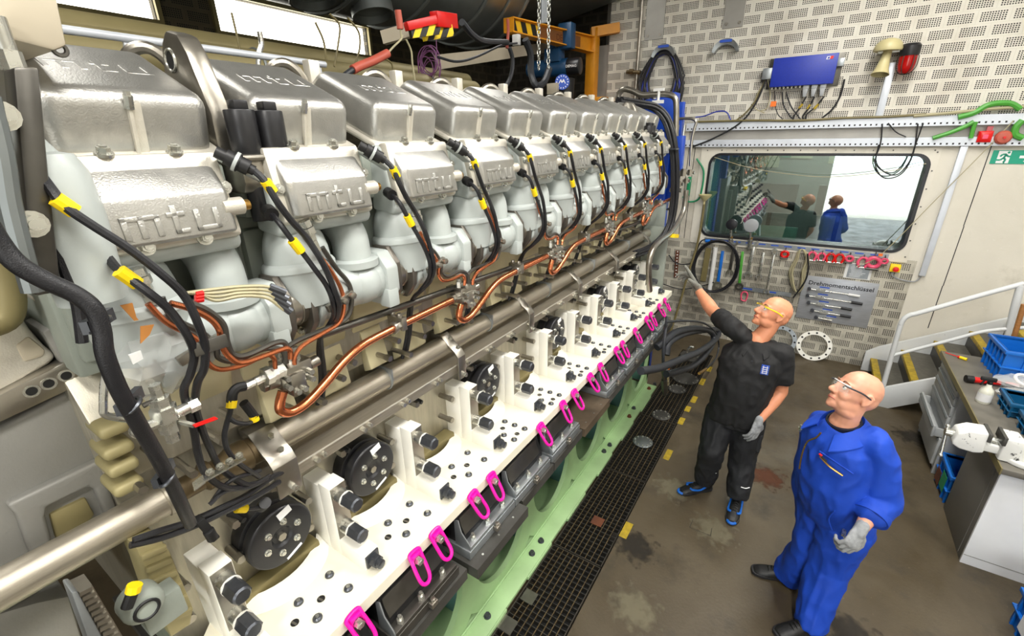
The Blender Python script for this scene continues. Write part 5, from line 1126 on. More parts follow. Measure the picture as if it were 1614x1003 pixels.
mb = MB(); mb.lathe([(0, 0), (.085, 0), (.09, .02), (.09, .09), (.07, .115), (0, .12)], wp(.555, 3.64, .14), (0, 0, 1), 24); mb.box(wp(.52, 3.68, .14), wp(.6, 3.72)); obj('cap', mb, 'black_paint', bc)
mb = MB(); mb.lathe([(0, 0), (.04, .004), (.066, .03), (.076, .08), (.08, .175), (0, .175)], wp(.555, 3.47, .14), (0, 0, 1), 24); obj('glass_dome', mb, 'red_glass', bc)
for k in range(6): a = 2 * PI * k / 6; c, s_ = math.cos(a), math.sin(a); mb = MB(); mb.tube([wp(.555, 3.64, .14) + V((.088 * c, .088 * s_, 0)), wp(.555, 3.54, .14) + V((.086 * c, .086 * s_, 0)), wp(.555, 3.48, .14) + V((.05 * c, .05 * s_, 0)), wp(.555, 3.462, .14)], .0045, 6); obj('cage_wire', mb, 'steel_dark', bc)
for x0, x1, z0, l in ((-2.36, -2.11, 4.11, 'long grey steel strip plate on the wall near the pipe'), (-1.37, -1.14, 4.13, 'long grey steel strip plate on the wall above the empty hose hanger')):
    t = thing('wall_plate', l, 'plate', wp((x0 + x1) / 2, z0)); mb = MB(); mb.box((x0, WY - .012, z0), (x1, WY, 6.3)); obj('plate', mb, 'panel_grey', t)
    for x in (x0 + .04, x1 - .04): mb = MB(); mb.cyl((x, WY - .02, z0 + .05), (x, WY - .012, z0 + .05), .018, n=12); obj('screw', mb, 'steel', t)
pp = thing('wall_pipe', 'thin vertical steel pipe on the perforated wall beside the hose hanger', 'pipe', wp(-2.42, 3.2)); mb = MB(); mb.cyl((-2.42, WY - .04, 3.15), (-2.42, WY - .04, 6.3), .022, n=14); obj('pipe', mb, 'steel', pp)
mb = MB(); q = wpx(1003, 112, .06); mb.cyl(q + V((-.14, 0, .0)), q + V((.06, 0, -.02)), .025, n=12); mb.hexa(q + V((-.1, 0, 0)), q + V((-.04, 0, -.005)), .038); obj('valve', mb, 'brass_dull', pp)
def hanger(x, z, l, grp):
    t = thing('hose_hanger', l, 'hose hanger', wp(x, z - .1), grp); mb = MB(); R = []
    for i in range(15):
        a = PI * (.12 + .76 * i / 14); r0, r1 = .135, .165 + .035 * math.sin(PI * i / 14)
        R.append([wp(x + r0 * math.cos(a), z - .12 + r0 * math.sin(a), 0), wp(x + r0 * math.cos(a), z - .12 + r0 * math.sin(a), .1), wp(x + r1 * math.cos(a), z - .12 + r1 * math.sin(a), .115), wp(x + r1 * math.cos(a), z - .12 + r1 * math.sin(a), 0)])
    mb.rings(R); obj('saddle', mb, 'galv', t); mb = MB(); mb.box(wp(x - .07, z + .035, .117), wp(x + .07, z + .065, .112)); obj('label', mb, 'label_blue', t); return t
hanger(-2.06, 3.95, 'grey curved hose hanger holding the big black cable loop', None); hanger(-1.29, 3.93, 'empty grey curved hose hanger on the wall', None)
lp_ = thing('cable_loop', 'large loop of black and blue cables hanging on the wall hanger', 'cable loop', wp(-2.06, 3.2)); rnd = random.Random(2)
for i in range(13):
    w_, h_ = .17 + .14 * rnd.random(), .30 + .14 * rnd.random(); d_ = .03 + .06 * rnd.random(); zc = 3.98 - h_ - .02 + rnd.uniform(-.05, .02)
    mb = MB(); mb.tube([wp(-2.06 + w_ * math.cos(a) * (1.0 if math.sin(a) < .3 else .85), zc + h_ * math.sin(a), d_) for a in np.linspace(0, 2 * PI, 13)[:-1]], .012, 7, 4, closed=True); obj('cable', mb, 'blue_box' if i % 5 == 2 else 'cable_black', lp_, label='blue cable' if i % 5 == 2 else None)
# cables on and between the rails
RB = [('black cable rising from the lower rail to the blue unit', [(1090, 232), (1125, 218), (1165, 195), (1190, 165), (1208, 125)], .011, 'cable_black'), ('blue thin cable curling on the upper rail', [(1096, 185), (1110, 183), (1130, 176), (1145, 177), (1152, 190)], .008, 'blue_box'), ('green hose lying on the upper rail at the right', [(1510, 185), (1535, 178), (1560, 165), (1590, 163), (1608, 172)], .028, 'green_hose'), ('green hose between the two rails at the right', [(1470, 218), (1495, 210), (1520, 200), (1535, 192)], .022, 'green_hose'), ('green hose hanging between the rails at the right edge', [(1612, 190), (1602, 200), (1600, 212), (1612, 218)], .03, 'green_hose'), ('short green hose dropping between the rails', [(1538, 192), (1534, 203), (1530, 218)], .02, 'green_hose'), ('black cable loop hanging over the window, outer one', [(1391, 195), (1388, 226), (1379, 255), (1388, 277), (1405, 281), (1425, 270), (1440, 240), (1447, 195)], .0065, 'cable_black'), ('black cable loop hanging over the window, inner one', [(1385, 228), (1381, 255), (1395, 272), (1415, 275), (1433, 255), (1443, 228), (1455, 195)], .0065, 'cable_black'), ('black cable sagging between the rails above the window', [(1400, 194), (1412, 208), (1428, 216)], .006, 'cable_black'), ('beige string stretched from the right rail down to the shackles', [(1598, 190), (1540, 250), (1470, 320), (1388, 402), (1350, 420)], .0045, 'cable_beige'), ('thin pale wire sagging across the top of the window', [(1126, 248), (1180, 264), (1240, 274), (1310, 279), (1400, 270), (1460, 258)], .0035, 'cable_beige'), ('brown cable bundle lying along the upper rail', [(1100, 192), (1180, 190), (1260, 190), (1330, 186), (1400, 184), (1460, 180)], .013, 'hose_brown'), ('beige cable bundle lying along the right part of the upper rail', [(1440, 183), (1500, 178), (1560, 172), (1620, 168)], .016, 'cable_beige')]
for l, L, r, m_ in RB: mb = MB(); mb.tube([wpx(x, y, .075) for x, y in L], r, 8); obj('wall_cable' if 'hose' not in l else 'green_hose', mb, m_, label=l, cat='hose' if 'hose' in l else 'string' if 'string' in l else 'cable')
mb = MB(); q = wpx(1388, 402, .09); mb.box(q + V((-.02, -.005, -.015)), q + V((.02, .005, .015))); obj('orange_tag', mb, 'orange', label='small orange tag on the beige string by the window corner', cat='tag')
al = thing('alarm_box', 'bright red square alarm box on the lower cable rail', 'alarm box', wp(1.37, 2.77)); q = wp(1.372, 2.835, .06)
mb = MB(); R_ = lambda s, d: [q + V((sx * s, -d, sz * s)) for sx, sz in ((-1, -1), (1, -1), (1, 1), (-1, 1))]; mb.rings([R_(.055, -.06), R_(.055, .02), R_(.03, .035)]); obj('housing', mb, 'red', al)
mb = MB(); mb.box(q + V((-.02, -.037, -.02)), q + V((.02, -.034, .02))); obj('call_button', mb, 'pink_light', al)
mb = MB(); mb.box(q + V((-.005, -.02, .05)), q + V((.04, .02, .10))); obj('flash_lamp', mb, 'red_glass', al)
be_ = thing('alarm_bell', 'round red alarm bell beside the red alarm box', 'bell', wp(1.51, 2.76)); mb = MB(); mb.lathe([(0, .05), (.02, .05), (.05, .045), (.064, .03), (.068, 0), (.06, 0), (0, 0)][::-1], wp(1.512, 2.825, .06), (0, -1, 0), 32); obj('gong', mb, 'red_bell' if 'red_bell' in M else 'red_sleeve', be_); mb = MB(); mb.cyl(wp(1.512, 2.825, .11), wp(1.512, 2.825, .125), .012, n=12); obj('screw', mb, 'red', be_)
# emergency exit sign
mat('exit_green', (.05, .60, .48), .4, 0, 0)
ex = thing('exit_sign', 'green and white emergency exit sign with running figure and arrow', 'exit sign', wp(1.7, 2.57)); mb = MB(); mb.box(wp(1.49, 2.565, .006), wp(1.90, 2.70)); obj('panel', mb, 'exit_green', ex)
mb = MB(); mb.box(wp(1.535, 2.572, .0075), wp(1.63, 2.693, .005)); obj('door_field', mb, 'label_white', ex)
def strokes(mb, segs, o, s, d, th):
    for a, b2 in segs: mb.bar(wp(o[0] + a[0] * s, o[1] + a[1] * s, d), wp(o[0] + b2[0] * s, o[1] + b2[1] * s, d), th, .002, (0, -1, 0))
mb = MB(); o_ = (1.545, 2.578); strokes(mb, [((.45, .72), (.35, .42)), ((.35, .42), (.50, .22)), ((.5, .22), (.40, .02)), ((.4, .02), (.5, .0)), ((.35, .42), (.15, .22)), ((.15, .22), (-.15, .22)), ((.45, .72), (.20, .70)), ((.2, .7), (.08, .52)), ((.45, .68), (.60, .52)), ((.6, .52), (.78, .55))], o_, .115, .0085, .016); mb.cyl(wp(1.611, 2.678, .009), wp(1.611, 2.678, .006), .011, n=16); obj('running_figure', mb, 'exit_green', ex)
mb = MB(); strokes(mb, [((0, .5), (.9, .5)), ((.45, 1.0), (.95, .48)), ((.45, .0), (.95, .52))], (1.70, 2.585), .1, .0085, .026); obj('arrow', mb, 'label_white', ex)
# label strip, tools and shackles under the window
mb = MB(); mb.box(wp(-1.23, 1.455, .02), wp(.89, 1.515)); ls = obj('tool_rail', mb, 'galv', label='long grey tool rail with blue labels under the window', cat='tool rail')
mb = MB(); 
for x in np.arange(-1.15, .85, .155): mb.box(wp(x, 1.485, .0215), wp(x + .09, 1.50, .02))
o = obj('label_marks', mb, 'label_blue', ls); o['kind'] = 'stuff'
mb = MB(); mb.box(wp(-.66, .81, .02), wp(-.02, .865)); l2 = obj('tool_rail', mb, 'galv', label='short lower grey tool rail below the spanners', cat='tool rail')
mb = MB(); mb.box(wp(-.63, .83, .0215), wp(-.5, .85, .02)); mb.box(wp(-.28, .83, .0215), wp(-.2, .85, .02)); o = obj('label_marks', mb, 'label_blue', l2); o['kind'] = 'stuff'
def spanner(lab, top, bot, w, m_, e0, e1, me='zinc', rad=.045):
    A_, B_ = wpx(*top, .04), wpx(*bot, .04); t = thing('spanner', lab, 'spanner', B_, 'spanners hanging under the window'); d = (B_ - A_).normalized(); n = V((0, -1, 0)); s = d.cross(n)
    mb = MB(); mb.bar(A_ + d * rad * .6, B_ - d * rad * .6, w, .014, n); obj('handle', mb, m_, t, bevel=.003)
    for c, k, sg in ((A_, e0, -1), (B_, e1, 1)):
        if k == 'open':
            mb = MB(); R = []
            for i in range(15):
                a = -PI * .78 + 1.56 * PI * i / 14; u = (d * -sg * math.cos(a) + s * math.sin(a)); r0, r1 = rad * .52, rad * (1.0 if 1 < i < 13 else .86); R.append([c + u * r0 - n * .008, c + u * r1 - n * .008, c + u * r1 + n * .008, c + u * r0 + n * .008])
            mb.rings(R); obj('open_jaw', mb, me, t)
        elif k == 'ring': mb = MB(); mb.lathe([(rad * .55, -.011), (rad, -.011), (rad, .011), (rad * .55, .011), (rad * .55, -.011)], c, n, 24, cap=False); obj('ring_end', mb, me, t)
    return t
spanner('blue handled ring spanner on the wall, nearest the black hose loop', (1140, 392), (1131, 450), .040, 'crate_blue', 'none', 'ring', 'steel', .060)
spanner('dark grey open spanner left of the green handled one', (1158, 383), (1150, 430), .038, 'steel_dark', 'open', 'open', 'steel', .046)
spanner('green handled ring spanner on the wall', (1171, 393), (1165, 452), .034, 'green_hose', 'none', 'ring', 'steel_dark', .055)
spanner('largest pale open ended spanner, its upper jaw reaching over the rail', (1189, 383), (1179, 434), .036, 'zinc', 'open', 'open', 'zinc', .056)
spanner('small pale combination spanner right of the largest one', (1204, 395), (1196, 437), .030, 'zinc', 'none', 'open', 'zinc', .044)
spanner('long thin twisted spanner hanging lowest on the wall', (1221, 397), (1208, 460), .022, 'zinc', 'ring', 'open', 'zinc', .040)
mb = MB(); mb.bar(wpx(1117, 391, .04), wpx(1108, 443, .04), .075, .02, (0, -1, 0)); obj('flat_bar', mb, 'hose_brown', label='flat brown steel bar hanging left of the spanners', cat='bar')
mb = MB(); mb.tube([wpx(1128, 390, .05), wpx(1124, 420, .05), wpx(1118, 460, .05)], .030, 10); obj('sling', mb, 'white_plastic', label='whitish rope sling hanging beside the blue spanner', cat='sling')
hl = thing('air_hose', 'loop of thin black hose hanging around the spanners', 'hose', wpx(1130, 460, .1))
for k in range(3):
    mb = MB(); mb.tube([wpx(1128 + (33 + k * 2) * math.cos(a) - 4 * math.sin(a), 420 + (39 + k) * math.sin(a), .09 + .012 * k) for a in np.linspace(0, 2 * PI, 17)[:-1]], .011, 8, 3, closed=True); obj('hose', mb, 'cable_black', hl)
mb = MB(); q = wpx(1112, 380, .09); mb.cyl(q, q + V((.06, 0, .01)), .022, n=12); obj('coupling', mb, 'crate_blue', hl, label='blue hose coupling')
for l, x, y, xs, ys_, m_, rr in (('black dial gauge on a stem in front of the window', 1153, 354, 1151, 384, 'black_paint', .072), ('grey backed dial gauge on a stem in front of the window', 1184, 356, 1182, 386, 'grey_plastic', .088)):
    q, s0 = wpx(x, y, .12), wpx(xs, ys_, .05); t = thing('dial_gauge', l, 'gauge', s0); mb = MB(); mb.cyl(q + V((0, .05, 0)), q + V((0, -.01, 0)), rr, n=32); obj('dial', mb, m_, t, bevel=.006)
    mb = MB(); mb.cyl(s0 + V((0, 0, -.05)), s0 + V((0, -.02, .07)), .028, n=14); mb.cyl(s0 + V((0, -.02, .06)), q + V((0, .02, -rr)), .016, n=12); obj('stem', mb, 'zinc', t); 
    mb = MB(); mb.hexa(s0 + V((0, -.02, .08)), s0 + V((0, -.02, .11)), .024); obj('union_nut', mb, 'brass', t)
def shackle(lab, x, y, r, m_, k):
    q = wpx(x, y, .05); t = thing('shackle', lab, 'shackle', q - V((0, 0, r)), 'red and pink shackles hung under the window')
    mb = MB()
    if k == 'ring': mb.torus(q, (0, 1, .15), r * .72, r * .30, 24, 10)
    else: mb.tube([q + V((-r * .5, 0, -r)), q + V((-r * .8, 0, 0)), q + V((-r * .5, 0, r * .75)), q + V((0, 0, r)), q + V((r * .5, 0, r * .75)), q + V((r * .8, 0, 0)), q + V((r * .5, 0, -r))], r * .26, 10)
    obj('bow', mb, m_, t)
    mb = MB(); mb.cyl(q + V((-r * .8, 0, -r * 1.0)), q + V((r * .8, 0, -r * 1.0)), r * .22, n=10); obj('pin', mb, 'zinc' if k != 'ring' else 'steel_dark', t)
    mb = MB(); mb.tube([q + V((0, .02, r * .6)), q + V((0, -.01, r * 1.1)), q + V((0, .03, r * 1.5))], .006, 6); obj('hook', mb, 'steel_dark', t)
for l, x, y, r, m_, k in (('red ring shackle, first from the left, right of the twisted spanner', 1237, 401, .055, 'red', 'ring'), ('pink ring shackle right of the beige cable bundle', 1280, 404, .055, 'pink_light', 'bow'), ('small pink shackle, second right of the beige cable bundle', 1295, 405, .048, 'pink_light', 'bow'), ('red shackle just above the torque wrench board, left of its twin', 1309, 407, .055, 'red', 'bow'), ('red shackle just above the torque wrench board, right of its twin', 1323, 408, .055, 'red', 'bow'), ('small pink ring shackle above the grey notice', 1339, 408, .048, 'pink_light', 'ring'), ('salmon pink swivel shackle on the beige string', 1360, 414, .062, 'pink_light', 'bow'), ('largest pink and orange ring shackle', 1377, 414, .082, 'pink_light', 'ring'), ('smallest pink ring shackle at the right end of the rail', 1394, 412, .042, 'pink_light', 'ring')): shackle(l, x, y, r, m_, k)
mb = MB(); q = wpx(1173, 467, .03); mb.tube([q + V((-.03, 0, -.06)), q + V((-.04, 0, .02)), q + V((-.02, 0, .06)), q + V((.02, 0, .06)), q + V((.04, 0, .02)), q + V((.03, 0, -.06)), q + V((0, 0, -.07))], .010, 8, 5, closed=True); obj('link_ring', mb, 'pink_light', label='single pink steel link hanging alone below the spanners', cat='link')
bl_ = thing('cable_bundle', 'hank of beige cables hanging between the shackles', 'cable bundle', wpx(1262, 462, .06)); rnd = random.Random(8)
for i in range(6):
    w_ = 7 + 6 * rnd.random(); mb = MB(); mb.tube([wpx(1260 + w_ * math.cos(a) + (4 if math.sin(a) < 0 else -3), 427 + 34 * math.sin(a), .05 + .01 * i) for a in np.linspace(0, 2 * PI, 13)[:-1]], .009, 7, 3, closed=True); obj('cable', mb, 'cable_beige', bl_)
mb = MB(); mb.tube([wpx(1273, 400, .12), wpx(1274, 425, .12), wpx(1268, 445, .12), wpx(1250, 470, .12)], .010, 8); obj('cable', mb, 'cable_black', bl_, label='black cable')
# torque wrench board
tw = thing('torque_wrench_board', 'brushed grey board titled for torque wrenches', 'tool board', wp(.48, .54)); mb = MB(); mb.box(wp(.085, .535, .012), wp(.885, 1.135)); obj('board', mb, 'sign_grey', tw, bevel=.002)
text('lettering', 'Drehmomentschlüssel', wp(.145, 1.02, .0125), (1, 0, 0), (0, 0, 1), .078, 'ink', tw, bold=.0012)
for i, (x0, x1, z, xh, m_) in enumerate(((.15, .72, .965, .60, 'white_plastic'), (.15, .77, .868, .65, 'rubber'), (.18, .68, .772, .56, 'rubber'), (.24, .69, .672, .57, 'rubber'), (.30, .50, .585, .40, 'steel'))):
    t = thing('torque_wrench', ('longest torque wrench at the top of the board with white handle', 'second torque wrench on the board with black handle', 'middle torque wrench on the board', 'fourth torque wrench on the board', 'shortest torque wrench at the bottom of the board')[i], 'torque wrench', wp((x0 + x1) / 2, z - .02), 'torque wrenches on the board')
    mb = MB(); mb.cyl(wp(x0 + .03, z, .035), wp(xh + .01, z - .008, .035), .009, n=10); mb.box(wp(x0 + .10, z - .016, .048), wp(x0 + .20, z + .014, .022)); obj('shaft', mb, 'zinc', t)
    mb = MB(); mb.cyl(wp(x0 + .02, z, .02), wp(x0 + .02, z, .05), .022, n=16); obj('ratchet_head', mb, 'bolt_grey', t); mb = MB(); mb.cyl(wp(xh, z - .008, .035), wp(x1, z - .012, .035), .017, n=12); obj('grip', mb, m_, t)
    mb = MB(); mb.box(wp(x0 + .13, z + .028, .0135), wp(x0 + .24, z + .045, .012)); obj('label', mb, 'label_blue', t)
mb = MB(); mb.box(wp(.50, 1.165, .01), wp(.775, 1.36)); pn = obj('notice', mb, 'white_plastic', label='notice sheet with fine printed lines above the torque wrench board', cat='notice')
mb = MB(); mb.box(wp(.53, 1.175, .012), wp(.75, 1.35, .009)); obj('print', mb, 'galv', pn)
mb = MB(); rnd = random.Random(4)
for i in range(9): z = 1.19 + i * .017; mb.box(wp(.55 + .02 * rnd.random(), z, .0132), wp(.66 + .07 * rnd.random(), z + .005, .012))
o = obj('printed_lines', mb, 'bench_white', pn); o['kind'] = 'stuff'
es = thing('emergency_stop', 'yellow box with red emergency stop button at the window corner', 'emergency stop', wp(.975, 1.30)); mb = MB(); mb.box(wp(.93, 1.315, .06), wp(1.03, 1.405)); obj('box', mb, 'yellow', es, bevel=.004); mb = MB(); mb.lathe([(0, 0), (.02, 0), (.02, .02), (.03, .025), (.028, .04), (0, .044)], wp(.985, 1.355, .06), (0, -1, 0), 20); obj('button', mb, 'red', es)
mb = MB(); mb.tube([wp(.97, 1.31, .03), wp(.98, 1.26, .03), wp(1.08, 1.22, .02), wp(1.20, 1.22, .02), wp(1.245, 1.29, .02)], .008, 8); obj('cable', mb, 'grey_plastic', es)
# flange rings leaning on the wall at floor level
for l, x, y, r, m_ in (('white painted flange ring leaning on the wall behind the two men', 1283, 545, .205, 'white_paint'), ('grey steel flange ring leaning on the wall, half hidden by the pointing man', 1229, 540, .20, 'galv')):
    q = wpx(x, y, .10); q.z = r * .985; t = thing('flange_ring', l, 'flange ring', V((q.x, q.y, 0)), None); nx = V((0, -1, .22)).normalized()
    mb = MB(); mb.lathe([(r * .74, -.012), (r, -.012), (r, .012), (r * .74, .012), (r * .74, -.012)], q, nx, 48, cap=False); obj('ring', mb, m_, t)
    fx, fy, fd = frame(nx)
    for k in range(12): a = 2 * PI * k / 12; c = q + fx * (r * .87 * math.cos(a)) + fy * (r * .87 * math.sin(a)); mb = MB(); mb.cyl(c - nx * .0128, c + nx * .0128, .013, n=12); obj('bolt_hole', mb, 'dark_void', t)
# left board by the window
fb = thing('funnel', 'beige funnel hung on the post left of the window', 'funnel', wpx(1110, 322, .08)); mb = MB(); mb.lathe([(.012, -.13), (.014, -.05), (.085, .03), (.088, .045), (.08, .045), (.012, -.04)], wpx(1111, 312, .1), (0, 0, 1), 24, cap=False); obj('cone', mb, 'horn_beige', fb)
mb = MB(); mb.tube([wpx(1110, 322, .1), wpx(1106, 350, .1), wpx(1098, 390, .11), wpx(1085, 430, .14), (-1.42, 6.86, .55), (-1.5, 6.8, .02)], .016, 10); obj('brown_hose', mb, 'hose_brown', label='long brown hose running down the wall behind the raised hand', cat='hose')
mb = MB(); mb.box(wpx(1086, 305, .05) + V((-.04, 0, -.03)), wpx(1087, 282, .0) + V((.03, 0, .03))); obj('green_cover', mb, 'green_plastic', label='dark green narrow plastic cover on the wall board', cat='cover', bevel=.004)
mb = MB(); mb.tube([wpx(1098, 250, .05), wpx(1109, 270, .05), wpx(1106, 300, .05), wpx(1100, 315, .05), wpx(1085, 318, .05), wpx(1076, 310, .05)], .012, 8); obj('green_cable', mb, 'green_plastic', label='green cable looping beside the window frame', cat='cable')
mb = MB(); mb.tube([wpx(1054, 402, .06), wpx(1062, 412, .06), wpx(1075, 417, .06), wpx(1092, 413, .06), wpx(1100, 390, .07), wpx(1110, 378, .07), wpx(1140, 383, .07)], .009, 8); obj('wall_cable', mb, 'cable_black', label='thin black cable sagging left of the tool rail', cat='cable')
mb = MB(); mb.tube([wpx(1024, 440, .3), wpx(1045, 448, .2), wpx(1075, 456, .08), wpx(1110, 450, .06), wpx(1125, 445, .06)], .008, 8); obj('wall_cable', mb, 'cable_black', label='thin black cable stretched across the wall behind the raised hand', cat='cable')
rb_ = thing('red_perforated_bar', 'narrow red perforated bar on the wall left of the raised hand', 'bar', wp(-1.58, .88)); mb = MB(); mb.bar(wpx(1068, 395, .02), wpx(1065, 437, .02), .05, .02, (0, -1, 0)); obj('bar', mb, 'rust', rb_)
mb = MB()
for i in range(9): q = wpx(1068 - 3 * i / 8, 397 + 39 * i / 8, .031); mb.cyl(q, q + V((0, -.002, 0)), .010, n=8)
o = obj('holes', mb, 'label_white', rb_); o['kind'] = 'stuff'
for x in (-1.52, -1.60, -1.68, -1.78): mb = MB(); mb.box(wp(x - .004, 1.47, .002), wp(x + .004, 2.74, -.002)); struct('trim_3', mb, ['ink'])
# control room furniture seen through the pane
cd = thing('control_desk', 'pale green fronted desk inside the control room', 'desk', (-.6, 7.9, .6)); mb = MB(); mb.box((-1.2, 7.75, 1.30), (.9, 8.5, 1.358)); mb.box((-1.15, 7.8, .603), (.85, 8.2, 1.30)); obj('body', mb, 'cab_grey', cd); mb = MB(); mb.box((-.72, 7.79, 1.38), (-.12, 7.84, 1.62)); obj('panel', mb, 'desk_green', cd, bevel=.004)
for x, l in ((-1.75, 'black monitor at the left inside the control room'), (-.55, 'black monitor in the middle inside the control room'), (.35, 'black monitor right of the middle inside the control room')):
    t = thing('monitor', l, 'monitor', (x, 8.15, 1.36)); mb = MB(); mb.box((x - .32, 8.3, 1.75), (x + .32, 8.36, 2.18)); mb.box((x - .12, 8.2, 1.36), (x + .12, 8.45, 1.38)); mb.box((x - .03, 8.32, 1.37), (x + .03, 8.36, 1.8)); obj('screen', mb, 'black_paint', t, bevel=.005)
for i, (x, z, m_, w_) in enumerate(((-.35, 2.6, 'paper', .18), (-.62, 2.75, 'label_blue', .1), (-.62, 2.55, 'exit_green', .1), (-.48, 2.65, 'red', .1), (-.9, 2.45, 'paper', .2), (.25, 2.5, 'paper', .16), (.62, 2.45, 'paper', .2), (.05, 2.75, 'galv', .25))):
    mb = MB(); mb.box((x - w_, 10.57, z - w_ * .8), (x + w_, 10.6, z + w_ * .8)); obj('wall_poster', mb, m_, label='small coloured sheet number %d pinned up inside the control room' % (i + 1) if False else ('pale sheet under the middle of the pane top', 'blue sheet on the control room wall', 'green sheet on the control room wall', 'red sheet on the control room wall', 'wide pale sheet on the left of the control room wall', 'pale sheet on the control room wall above the desk panel', 'pale sheet on the right of the control room wall', 'grey chart on the control room wall')[i], cat='wall sheet', group='sheets on the control room wall')
# ================================================================ stairs at the back right
def slabY(pts, Y, depth, mb=None):
    mb = mb or MB(); P = [atY(x, y, Y) for x, y in pts]; mb.prism([(p.x, p.z) for p in P], Y, Y + depth, 'y'); return mb
stt = thing('staircase', 'short white steel staircase with yellow edged steps at the back wall', 'staircase', (1.5, 6.4, 0))
A0 = atY(1384, 641, 5.95)
mb = MB(); mb.prism([(1.03, 0), (1.14, 0), (2.4, .80), (2.4, 1.06), (1.02, .22), (1.0, .14)], 5.95, 5.99, 'y'); obj('stringer', mb, 'stair_white', stt, bevel=.004)
mb = MB(); mb.prism([(.93, 0), (1.10, 0), (2.4, .80), (2.4, 1.16), (1.05, .36), (.93, .26)], 6.90, 6.94, 'y'); obj('stringer', mb, 'stair_white', stt, bevel=.004)
for i in range(6):
    x0, z = 1.0 + .265 * i, .19 + .185 * i; mb = MB(); mb.box((x0, 5.99, z - .03), (x0 + .29, 6.90, z)); t = obj('tread', mb, 'tread', stt, bevel=.003)
    mb = MB(); mb.box((x0 - .006, 5.995, z - .045), (x0 + .065, 6.895, z + .002)); obj('nosing', mb, 'yellow_dirty', t, bevel=.004, label='worn yellow step edge')
    mb = MB(); mb.box((x0 + .27, 5.99, z - .03), (x0 + .275, 6.90, z + .15)); obj('riser', mb, 'dark_plate', t)
ry = 5.97
hp = [atY(x, y, ry) for x, y in ((1391, 612), (1404, 566), (1418, 517), (1424, 504), (1434, 497), (1450, 493), (1530, 470), (1614, 447))]
mb = MB(); mb.tube(hp, .024, 14, 6); obj('handrail', mb, 'stair_white', stt)
mb = MB(); mb.tube([atY(1405, 561, ry), atY(1500, 536, ry), atY(1556, 522, ry), atY(1640, 515, ry)], .018, 12, 4); obj('mid_rail', mb, 'stair_white', stt)
mb = MB(); mb.tube([atY(1609, 450, ry), atY(1598, 490, ry), atY(1586, 545, ry)], .030, 14, 3); obj('rail_post', mb, 'stair_white', stt)
q0, q1 = atY(1614, 480, 5.8), atY(1588, 565, 5.8); q2 = q1 + (q1 - q0) * (q1.z / (q0.z - q1.z)); mb = MB(); mb.tube([q0, q1, q2], .020, 10, 2); obj('broom_handle', mb, 'wood', label='wooden broom handle leaning behind the blue crate', cat='broom')
# ================================================================ workbench
wb = thing('workbench', 'grey workbench with drawers along the right side of the hall', 'workbench', (1.8, 4.7, 0))
mb = MB(); mb.box((1.325, 3.62, .86), (2.35, 5.63, .90)); obj('worktop', mb, 'bench_top', wb, bevel=.003)
mb = MB(); mb.box((1.318, 3.62, .855), (1.3255, 5.63, .902)); obj('edge_strip', mb, 'hose_brown', wb)
mb = MB(); mb.box((1.36, 4.86, .05), (1.40, 5.60, .86)); mb.box((1.36, 4.84, 0), (2.2, 4.87, .86)); mb.box((1.36, 5.58, 0), (2.2, 5.61, .86)); mb.box((1.40, 4.9, .03), (2.2, 5.58, .06)); obj('carcass', mb, 'bench_grey', wb, bevel=.003)
for i, (z0, z1, out) in enumerate(((.77, .845, 0), (.68, .762, 0), (.575, .672, 0), (.46, .567, 0), (.345, .452, .065), (.07, .337, .0))):
    mb = MB(); mb.box((1.342 - out, 4.885, z0), (1.36 - out, 5.575, z1))
    if out: mb.box((1.36 - out, 4.90, z0), (1.40, 4.91, z1 - .02)); mb.box((1.36 - out, 5.55, z0), (1.40, 5.56, z1 - .02)); mb.box((1.36 - out, 4.9, z0), (1.40, 5.56, z0 + .006))
    d = obj('drawer', mb, 'bench_grey', wb, bevel=.002)
    mb = MB(); mb.box((1.330 - out, 4.90, z1 - .026), (1.342 - out, 5.56, z1 - .010)); obj('handle', mb, 'galv_dark', d, bevel=.002)
cb_ = thing('cabinet', 'white fronted floor cabinet with grey side below the vice', 'cabinet', (1.75, 4.05, 0))
mb = MB(); mb.box((1.375, 3.76, .0), (2.3, 4.36, .83)); obj('body', mb, 'cab_grey', cb_, bevel=.003)
mb = MB(); mb.box((1.372, 3.745, .0), (2.3, 3.765, .80)); obj('front_panel', mb, 'bench_white', cb_, bevel=.003)
mb = MB(); mb.box((1.376, 3.742, .078), (2.3, 3.747, .081)); mb.box((1.371, 3.83, .02), (1.3755, 3.834, .8)); obj('plinth_line', mb, 'cab_grey', cb_)
mb = MB(); mb.box((1.375, 3.738, .80), (2.3, 3.77, .858)); obj('rail', mb, 'dark_plate', cb_, bevel=.002); mb = MB(); mb.box((1.40, 3.733, .812), (2.3, 3.739, .848)); obj('wood_strip', mb, 'wood', cb_, label='orange wooden strip')
# vice
vc = thing('bench_vice', 'white chipped bench vice on the corner of the workbench', 'vice', (1.45, 3.78, .90))
vy, vz = 3.78, .985
mb = MB(); mb.prism([(1.085, vz - .02), (1.10, vz + .04), (1.15, vz + .075), (1.235, vz + .085), (1.245, vz + .07), (1.245, vz - .06), (1.20, vz - .075), (1.13, vz - .07), (1.09, vz - .05)], vy - .065, vy + .065, 'y'); mb.box((1.2, vy - .035, vz - .06), (1.45, vy + .035, vz + .0)); obj('moving_jaw', mb, 'vice_white', vc, bevel=.016, seg=3)
mb = MB(); mb.prism([(1.315, .905), (1.315, vz + .07), (1.325, vz + .085), (1.40, vz + .085), (1.43, vz + .05), (1.62, vz + .03), (1.64, vz), (1.62, .93), (1.66, .905)], vy - .07, vy + .07, 'y'); mb.cyl((1.45, vy, .902), (1.45, vy, .935), .11, n=28); obj('fixed_body', mb, 'vice_white', vc, bevel=.012, seg=3)
